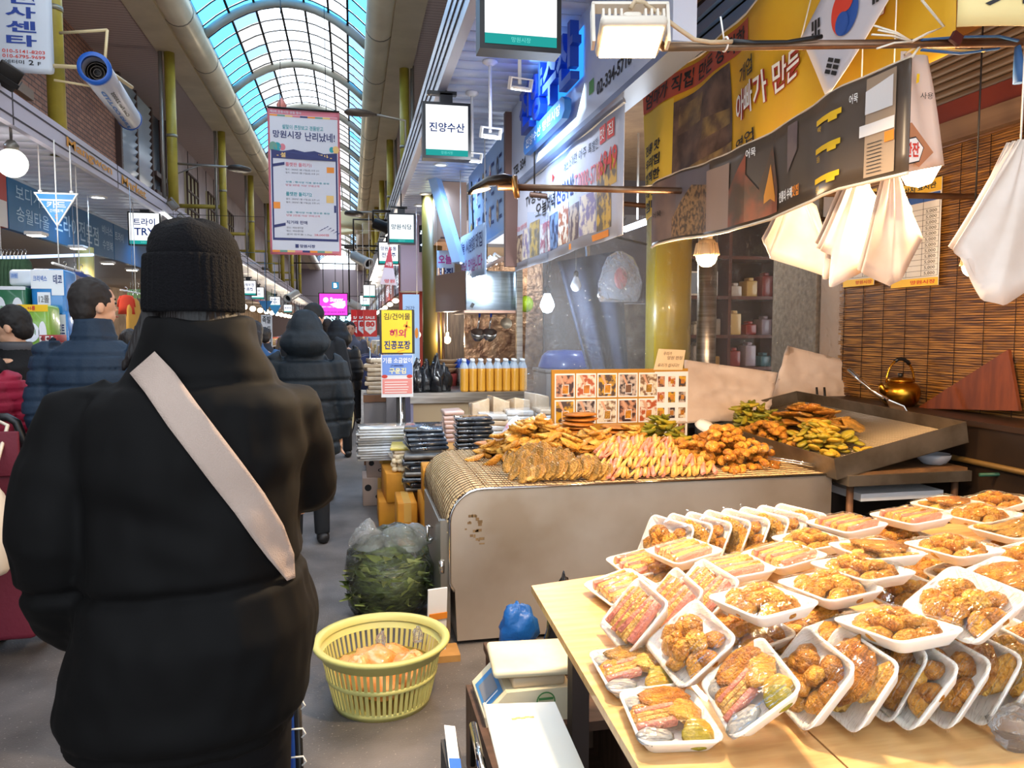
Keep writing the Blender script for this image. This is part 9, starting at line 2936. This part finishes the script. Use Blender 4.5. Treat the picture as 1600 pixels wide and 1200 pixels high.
# ---- bicycle
wc = aty(533, 655, 10.3)
t = thing('bicycle', 'black bicycle with cream rims beside the hooded coat person', 'bicycle', (wc.x, 10.3, 0))
RW = 0.33
for yy, nm in ((10.3, 'rear_wheel'), (11.3, 'front_wheel')):
 cw = Vector((wc.x, yy, RW))
 dv = Vector((0.55, 0.84, 0)) if nm == 'rear_wheel' else Vector((0.3, 0.95, 0))
 w_ = MB().tube([cw + dv * (RW - 0.02) * math.cos(k * PI / 16) + Vector((0, 0, (RW - 0.02) * math.sin(k * PI / 16))) for k in range(32)], 0.02, 8, closed=True).build('wheel', BLACK, t)
 MB().tube([cw + dv * (RW - 0.05) * math.cos(k * PI / 16) + Vector((0, 0, (RW - 0.05) * math.sin(k * PI / 16))) for k in range(32)], 0.014, 6, closed=True).build('rim', mat('rim_cream', '#d8c79a', 0.5), w_)
 q = MB()
 for k in range(14):
  q.tube([cw, cw + dv * (RW - 0.05) * math.cos(k * PI / 7) + Vector((0, 0, (RW - 0.05) * math.sin(k * PI / 7)))], 0.002, 4)
 q.build('spokes', CHROME, w_)
MB().box((wc.x + 0.1, 10.42, 0.46), (0.05, 0.03, 0.02), (0.3, 0.4, 0)).build('reflector', ORG_INK, t)
A0, A1, A2, A3 = Vector((wc.x, 10.3, RW)), Vector((wc.x, 10.75, 0.3)), Vector((wc.x, 10.6, 0.8)), Vector((wc.x, 11.15, 0.85))
MB().tube([A0, A1, A2, A0], 0.014, 6).tube([A2, A3, A1], 0.016, 6).tube([A3 + Vector((0, 0, 0.15)), A3, Vector((wc.x, 11.3, RW))], 0.014, 6).build('frame', BLACK, t)
MB().ell((wc.x, 10.55, 0.86), (0.07, 0.12, 0.03), 12, 8).build('saddle', BLACK, t)
MB().tube([(wc.x - 0.27, 11.05, 1.02), (wc.x - 0.1, 11.15, 1.0), (wc.x + 0.1, 11.15, 1.0), (wc.x + 0.27, 11.05, 1.02)], 0.013, 8).build('handlebar', CHROME, t)
MB().bx(wc.x - 0.15, wc.x + 0.15, 10.2, 10.5, 0.78, 1.0).build('rear_basket', BLACK, t)
# ---- blue cart ahead of the woman
c = aty(462, 1080, 1.98)
t = thing('blue_cart', 'blue cloth cart with white wire hooks half hidden beyond the woman', 'cart', (c.x - 0.15, 2.05, 0))
MB().box((c.x - 0.14, 2.1, c.z * 0.5 + 0.03), (0.27, 0.2, c.z - 0.06), None, 0, 0.03, 3).build('bag', mat('cart_blue', '#10409a', 0.6), t)
MB().tube([(c.x + 0.002, 2.0, c.z - 0.02), (c.x + 0.008, 2.0, 0.08)], 0.010, 8).build('edge_tube', BLACK, t)
for k in range(6):
 z = c.z - 0.03 - 0.075 * k
 MB().tube([(c.x - 0.03, 1.99, z), (c.x + 0.015, 1.985, z + 0.002), (c.x + 0.022, 1.985, z - 0.012), (c.x + 0.012, 1.985, z - 0.022)], 0.0025, 5).build('wire_hook', WHITE, t)
for x in (c.x - 0.25, c.x - 0.03):
 MB().lathe([(0.0, -0.012), (0.045, -0.012), (0.05, 0.0), (0.045, 0.012), (0.0, 0.012)], 16, Matrix.Translation((x, 2.1, 0.05)) @ rotm(0, PI / 2, 0)).build('wheel', BLACK, t)
# ================================================================== the woman in black, near the camera
YWN = 1.60
t = thing('person', 'woman in black puffer jacket and knit beanie, beige strap across her back', 'person', cx(295, 1100, YWN))
def W3(u, v, dy=0.0):
 return aty(u, v, YWN + dy)
def hring(v, u0, u1, ry, p=2.4, dy=0.0, n=36):
 a, b = W3(u0, v, dy), W3(u1, v, dy)
 return ring(((a.x + b.x) / 2, YWN + dy, (a.z + b.z) / 2), (b.x - a.x) / 2, ry, n, p)
# body
q = MB()
hc = W3(306, 450)
q.ell(tuple(hc + Vector((0, 0, 0.02))), (0.080, 0.098, 0.105), 18, 14)
q.ell(tuple(hc + Vector((0, 0.025, -0.055))), (0.06, 0.07, 0.068), 14, 10)
q.ell(tuple(hc + Vector((0, 0.105, -0.02))), (0.012, 0.02, 0.02), 8, 8)
q.tube([W3(315, 600), W3(312, 540), W3(308, 480)], [0.06, 0.055, 0.055], 12)
q.loft([hring(v, u0, u1, ry) for v, u0, u1, ry in ((1130, 160, 430, 0.11), (900, 190, 410, 0.09), (700, 180, 430, 0.10), (610, 190, 430, 0.09), (560, 260, 370, 0.06))])
LA = (W3(135, 655), W3(88, 860, -0.02), W3(135, 980, 0.14))
RA = (W3(452, 640, 0.02), W3(476, 745, 0.10), W3(470, 765, 0.36))
for A in (LA, RA):
 q.tube(A, [0.05, 0.042, 0.03], 10)
 hand(q, A[2], A[2] - A[1], (0, 0.3, 1), 0.95, 0.6)
for sg in (-1, 1):
 bx_ = W3(310, 1100).x
 q.tube([(bx_ + sg * 0.085, YWN, 0.86), (bx_ + sg * 0.09, YWN + 0.01, 0.46), (bx_ + sg * 0.09, YWN, 0.09)], [0.075, 0.052, 0.036], 10)
 q.tube([(bx_ + sg * 0.09, YWN - 0.04, 0.04), (bx_ + sg * 0.10, YWN + 0.14, 0.03)], [0.034, 0.028], 8)
obj('body', remesh(q, 0.009, 'body', SKIN, 2), t).matrix_parent_inverse = t.matrix_basis.inverted()
# trousers
q = MB()
q.loft([hring(v, u0, u1, ry) for v, u0, u1, ry in ((1165, 188, 452, 0.13), (1120, 175, 456, 0.14), (1040, 180, 440, 0.13))])
for sg in (-1, 1):
 q.tube([(bx_ + 0.01 + sg * 0.078, YWN, 0.78), (bx_ + 0.01 + sg * 0.088, YWN + 0.01, 0.46), (bx_ + 0.01 + sg * 0.09, YWN, 0.08)], [0.098, 0.075, 0.06], 14)
obj('trousers', remesh(q, 0.011, 'trousers', mat('legs_black', '#080607', 0.85, spec=0.2), 3), t)
for sg in (-1, 1):
 MB().loft([[(bx_ + sg * 0.095 + 0.046 * k * math.cos(w), YWN + y, 0.042 + 0.042 * k * math.sin(w)) for w in [2 * PI * j / 12 for j in range(12)]] for y, k in ((-0.08, 0.6), (-0.055, 1.0), (0.05, 1.05), (0.13, 0.95), (0.175, 0.55))]).build('shoe', mat('shoe_dark', '#1d1a1a', 0.5), t)
# jacket
q = MB()
q.loft([hring(v, u0, u1, ry, 2.5) for v, u0, u1, ry in ((1136, 150, 425, 0.16), (1122, 112, 462, 0.19), (1080, 98, 480, 0.205), (1020, 102, 494, 0.21), (960, 122, 498, 0.205), (905, 132, 480, 0.185), (850, 136, 468, 0.18), (780, 132, 470, 0.18), (710, 124, 478, 0.18), (660, 122, 482, 0.17), (625, 140, 476, 0.155), (598, 172, 452, 0.13), (575, 206, 428, 0.12), (555, 216, 414, 0.118), (525, 226, 404, 0.118), (497, 232, 396, 0.108))])
q.tube([W3(190, 640), LA[0], W3(105, 740, -0.02), W3(88, 840, -0.03), W3(100, 905, 0.0), W3(125, 965, 0.08), W3(140, 990, 0.16)], [0.075, 0.086, 0.090, 0.088, 0.086, 0.070, 0.055], 18)
q.tube([W3(410, 630), RA[0], W3(462, 700, 0.06), RA[1], W3(476, 762, 0.22), W3(470, 770, 0.34)], [0.065, 0.075, 0.074, 0.072, 0.065, 0.052], 16)
def wjac(co, n):
 z = co.z
 d = 0.010 * noise.noise(Vector((co.x * 7, co.y * 7, z * 9))) + 0.005 * noise.noise(Vector((co.x * 22, co.y * 22, z * 14)))
 for v0, dep in ((890, 0.014), (1108, 0.008), (592, 0.010)):
  z0 = aty(290 + 0, v0, YWN).z + 0.06 * (co.x + 0.3) * (1 if v0 == 890 else 0)
  d -= dep * math.exp(-((z - z0) / 0.012) ** 2)
 sx = W3(158, 800).x
 if z < 1.38 and z > 0.95:
  d -= 0.006 * math.exp(-((co.x - sx) / 0.012) ** 2)
 d += 0.004 * math.sin(z * 62 + 9 * co.x + 4 * noise.noise(co * 4)) * max(0, noise.noise(co * 3.1 + Vector((3, 1, 0))))
 return d
JM = mat('jacket_black', '#050404', 0.75, spec=0.16)
jme = remesh(q, 0.0085, 'jacket', JM, 5, wjac)
obj('jacket', jme, t)
# drawstring loop
lp = W3(138, 1150)
MB().tube([lp + Vector((0.022 * math.cos(w), -0.05, 0.02 * math.sin(w) + 0.004)) for w in [2 * PI * k / 18 for k in range(18)]], 0.0022, 6, closed=True).build('drawstring_loop', BLACK, t)
# strap lying on the jacket back
from mathutils.bvhtree import BVHTree
bv = BVHTree.FromPolygons([v.co.copy() for v in jme.vertices], [tuple(p.vertices) for p in jme.polygons])
CL = [(222, 566, 26), (250, 598, 28), (285, 648, 29), (320, 694, 29), (355, 740, 29), (390, 786, 28), (420, 832, 26), (442, 872, 19), (455, 905, 7)]
def strap(off):
 def fn(u, v):
  f = v * (len(CL) - 1)
  i = min(int(f), len(CL) - 2)
  g_ = f - i
  a, b = CL[i], CL[i + 1]
  w = a[2] + (b[2] - a[2]) * g_
  pu, pv = a[0] + (b[0] - a[0]) * g_, a[1] + (b[1] - a[1]) * g_
  du, dv = b[0] - a[0], b[1] - a[1]
  l = math.hypot(du, dv)
  pu += (u - 0.5) * 2 * w * (-dv / l) * -1
  pv += (u - 0.5) * 2 * w * (du / l) * -1
  o_ = Vector((0, 0, CAMH))
  d = ray(pu, pv).normalized()
  h = bv.ray_cast(o_, d)
  return (h[0] if h[0] is not None else aty(pu, pv, YWN - 0.05)) - d * off
 return fn
STM = mat('strap_beige', '#9f8c80', 0.75, bump=0.25, bs=420)
q = MB()
a_ = strap(0.012)
NU, NV = 6, 40
og = Vector((0, 0, CAMH))
gd = [[(a_(i / NU, j / NV) - og) for i in range(NU + 1)] for j in range(NV + 1)]
ln = [[p.length for p in r] for r in gd]
for _ in range(14):
 ln = [[min(ln[j][i], (ln[max(j - 1, 0)][i] + ln[min(j + 1, NV)][i] + ln[j][max(i - 1, 0)] + ln[j][min(i + 1, NU)]) / 4) if 0 < j < NV else ln[j][i] for i in range(NU + 1)] for j in range(NV + 1)]
q.slab(lambda u, v, o2: og + gd[round(v * NV)][round(u * NU)].normalized() * (ln[round(v * NV)][round(u * NU)] + (0 if o2 > 0 else 0.006)), NU, NV, 0.004)
obj('shoulder_strap', q.mesh('shoulder_strap', STM), t)
# smoothing of the strap follows the jacket; hair and beanie
q = MB()
q.loft([hring(v, u0, u1, ry, 2.0, 0.0) for v, u0, u1, ry in ((545, 240, 388, 0.10), (510, 242, 382, 0.095), (485, 246, 374, 0.09), (455, 250, 368, 0.09), (415, 255, 362, 0.085))])
for sg, pts in ((0, ((236, 480), (226, 515), (210, 550), (192, 578))),):
 q.tube([W3(u, v, -0.03) for u, v in pts], [0.016, 0.018, 0.014, 0.006][:len(pts)], 10)
obj('hair', remesh(q, 0.008, 'hair', mat('hair_brown', '#070404', 0.6, col2='#150b08', ns=26, stretch=(1, 1, 0.12), bump=0.5, bs=70), 2, lambda co, n: 0.004 * noise.noise(Vector((co.x * 80, co.y * 80, co.z * 6)))), t)
bc_ = W3(306, 440)
rad = (W3(386, 470).x - W3(228, 470).x) / 2
zt, zc1, zc0 = W3(306, 343).z, W3(306, 402).z, W3(306, 488).z
KN = mat('beanie_knit', '#060508', 0.9, bump=0.4, bs=240, spec=0.2)
q = MB()
NR = 120
prof = [(rad * 0.985, zc0, 1), (rad * 1.0, zc0 + 0.006, 1), (rad * 0.985, (zc0 + zc1) / 2, 1), (rad * 0.955, zc1 - 0.004, 1), (rad * 0.93, zc1 + 0.002, 1), (rad * 0.89, zc1 + 0.0, 0.5)]
q.loft([[(bc_.x - 0.004 + r * math.cos(w) * (1 + 0.016 * k * math.cos(40 * w)), YWN + r * 1.12 * math.sin(w) * (1 + 0.016 * k * math.cos(40 * w)), z) for w in [2 * PI * j / NR for j in range(NR)]] for r, z, k in prof])
obj('beanie_cuff', q.mesh('beanie_cuff', KN), t)
q = MB()
pr2 = [(0.90, zc1 - 0.015), (0.91, zc1 + 0.01), (0.86, zc1 + 0.03), (0.72, zc1 + 0.052), (0.48, zt - 0.008), (0.25, zt - 0.001), (0.05, zt)]
q.loft([[(bc_.x - 0.006 * (z - zc1) / (zt - zc1) + rad * r * math.cos(w) * (1 + 0.03 * (1 - r) * math.cos(5 * w)), YWN + rad * 1.12 * r * math.sin(w), z + 0.004 * math.cos(5 * w + 1) * (1 - abs(r - 0.5))) for w in [2 * PI * j / 60 for j in range(60)]] for r, z in pr2])
obj('beanie_crown', q.mesh('beanie_crown', KN), t)
bpy.data.scenes.remove(tmp)
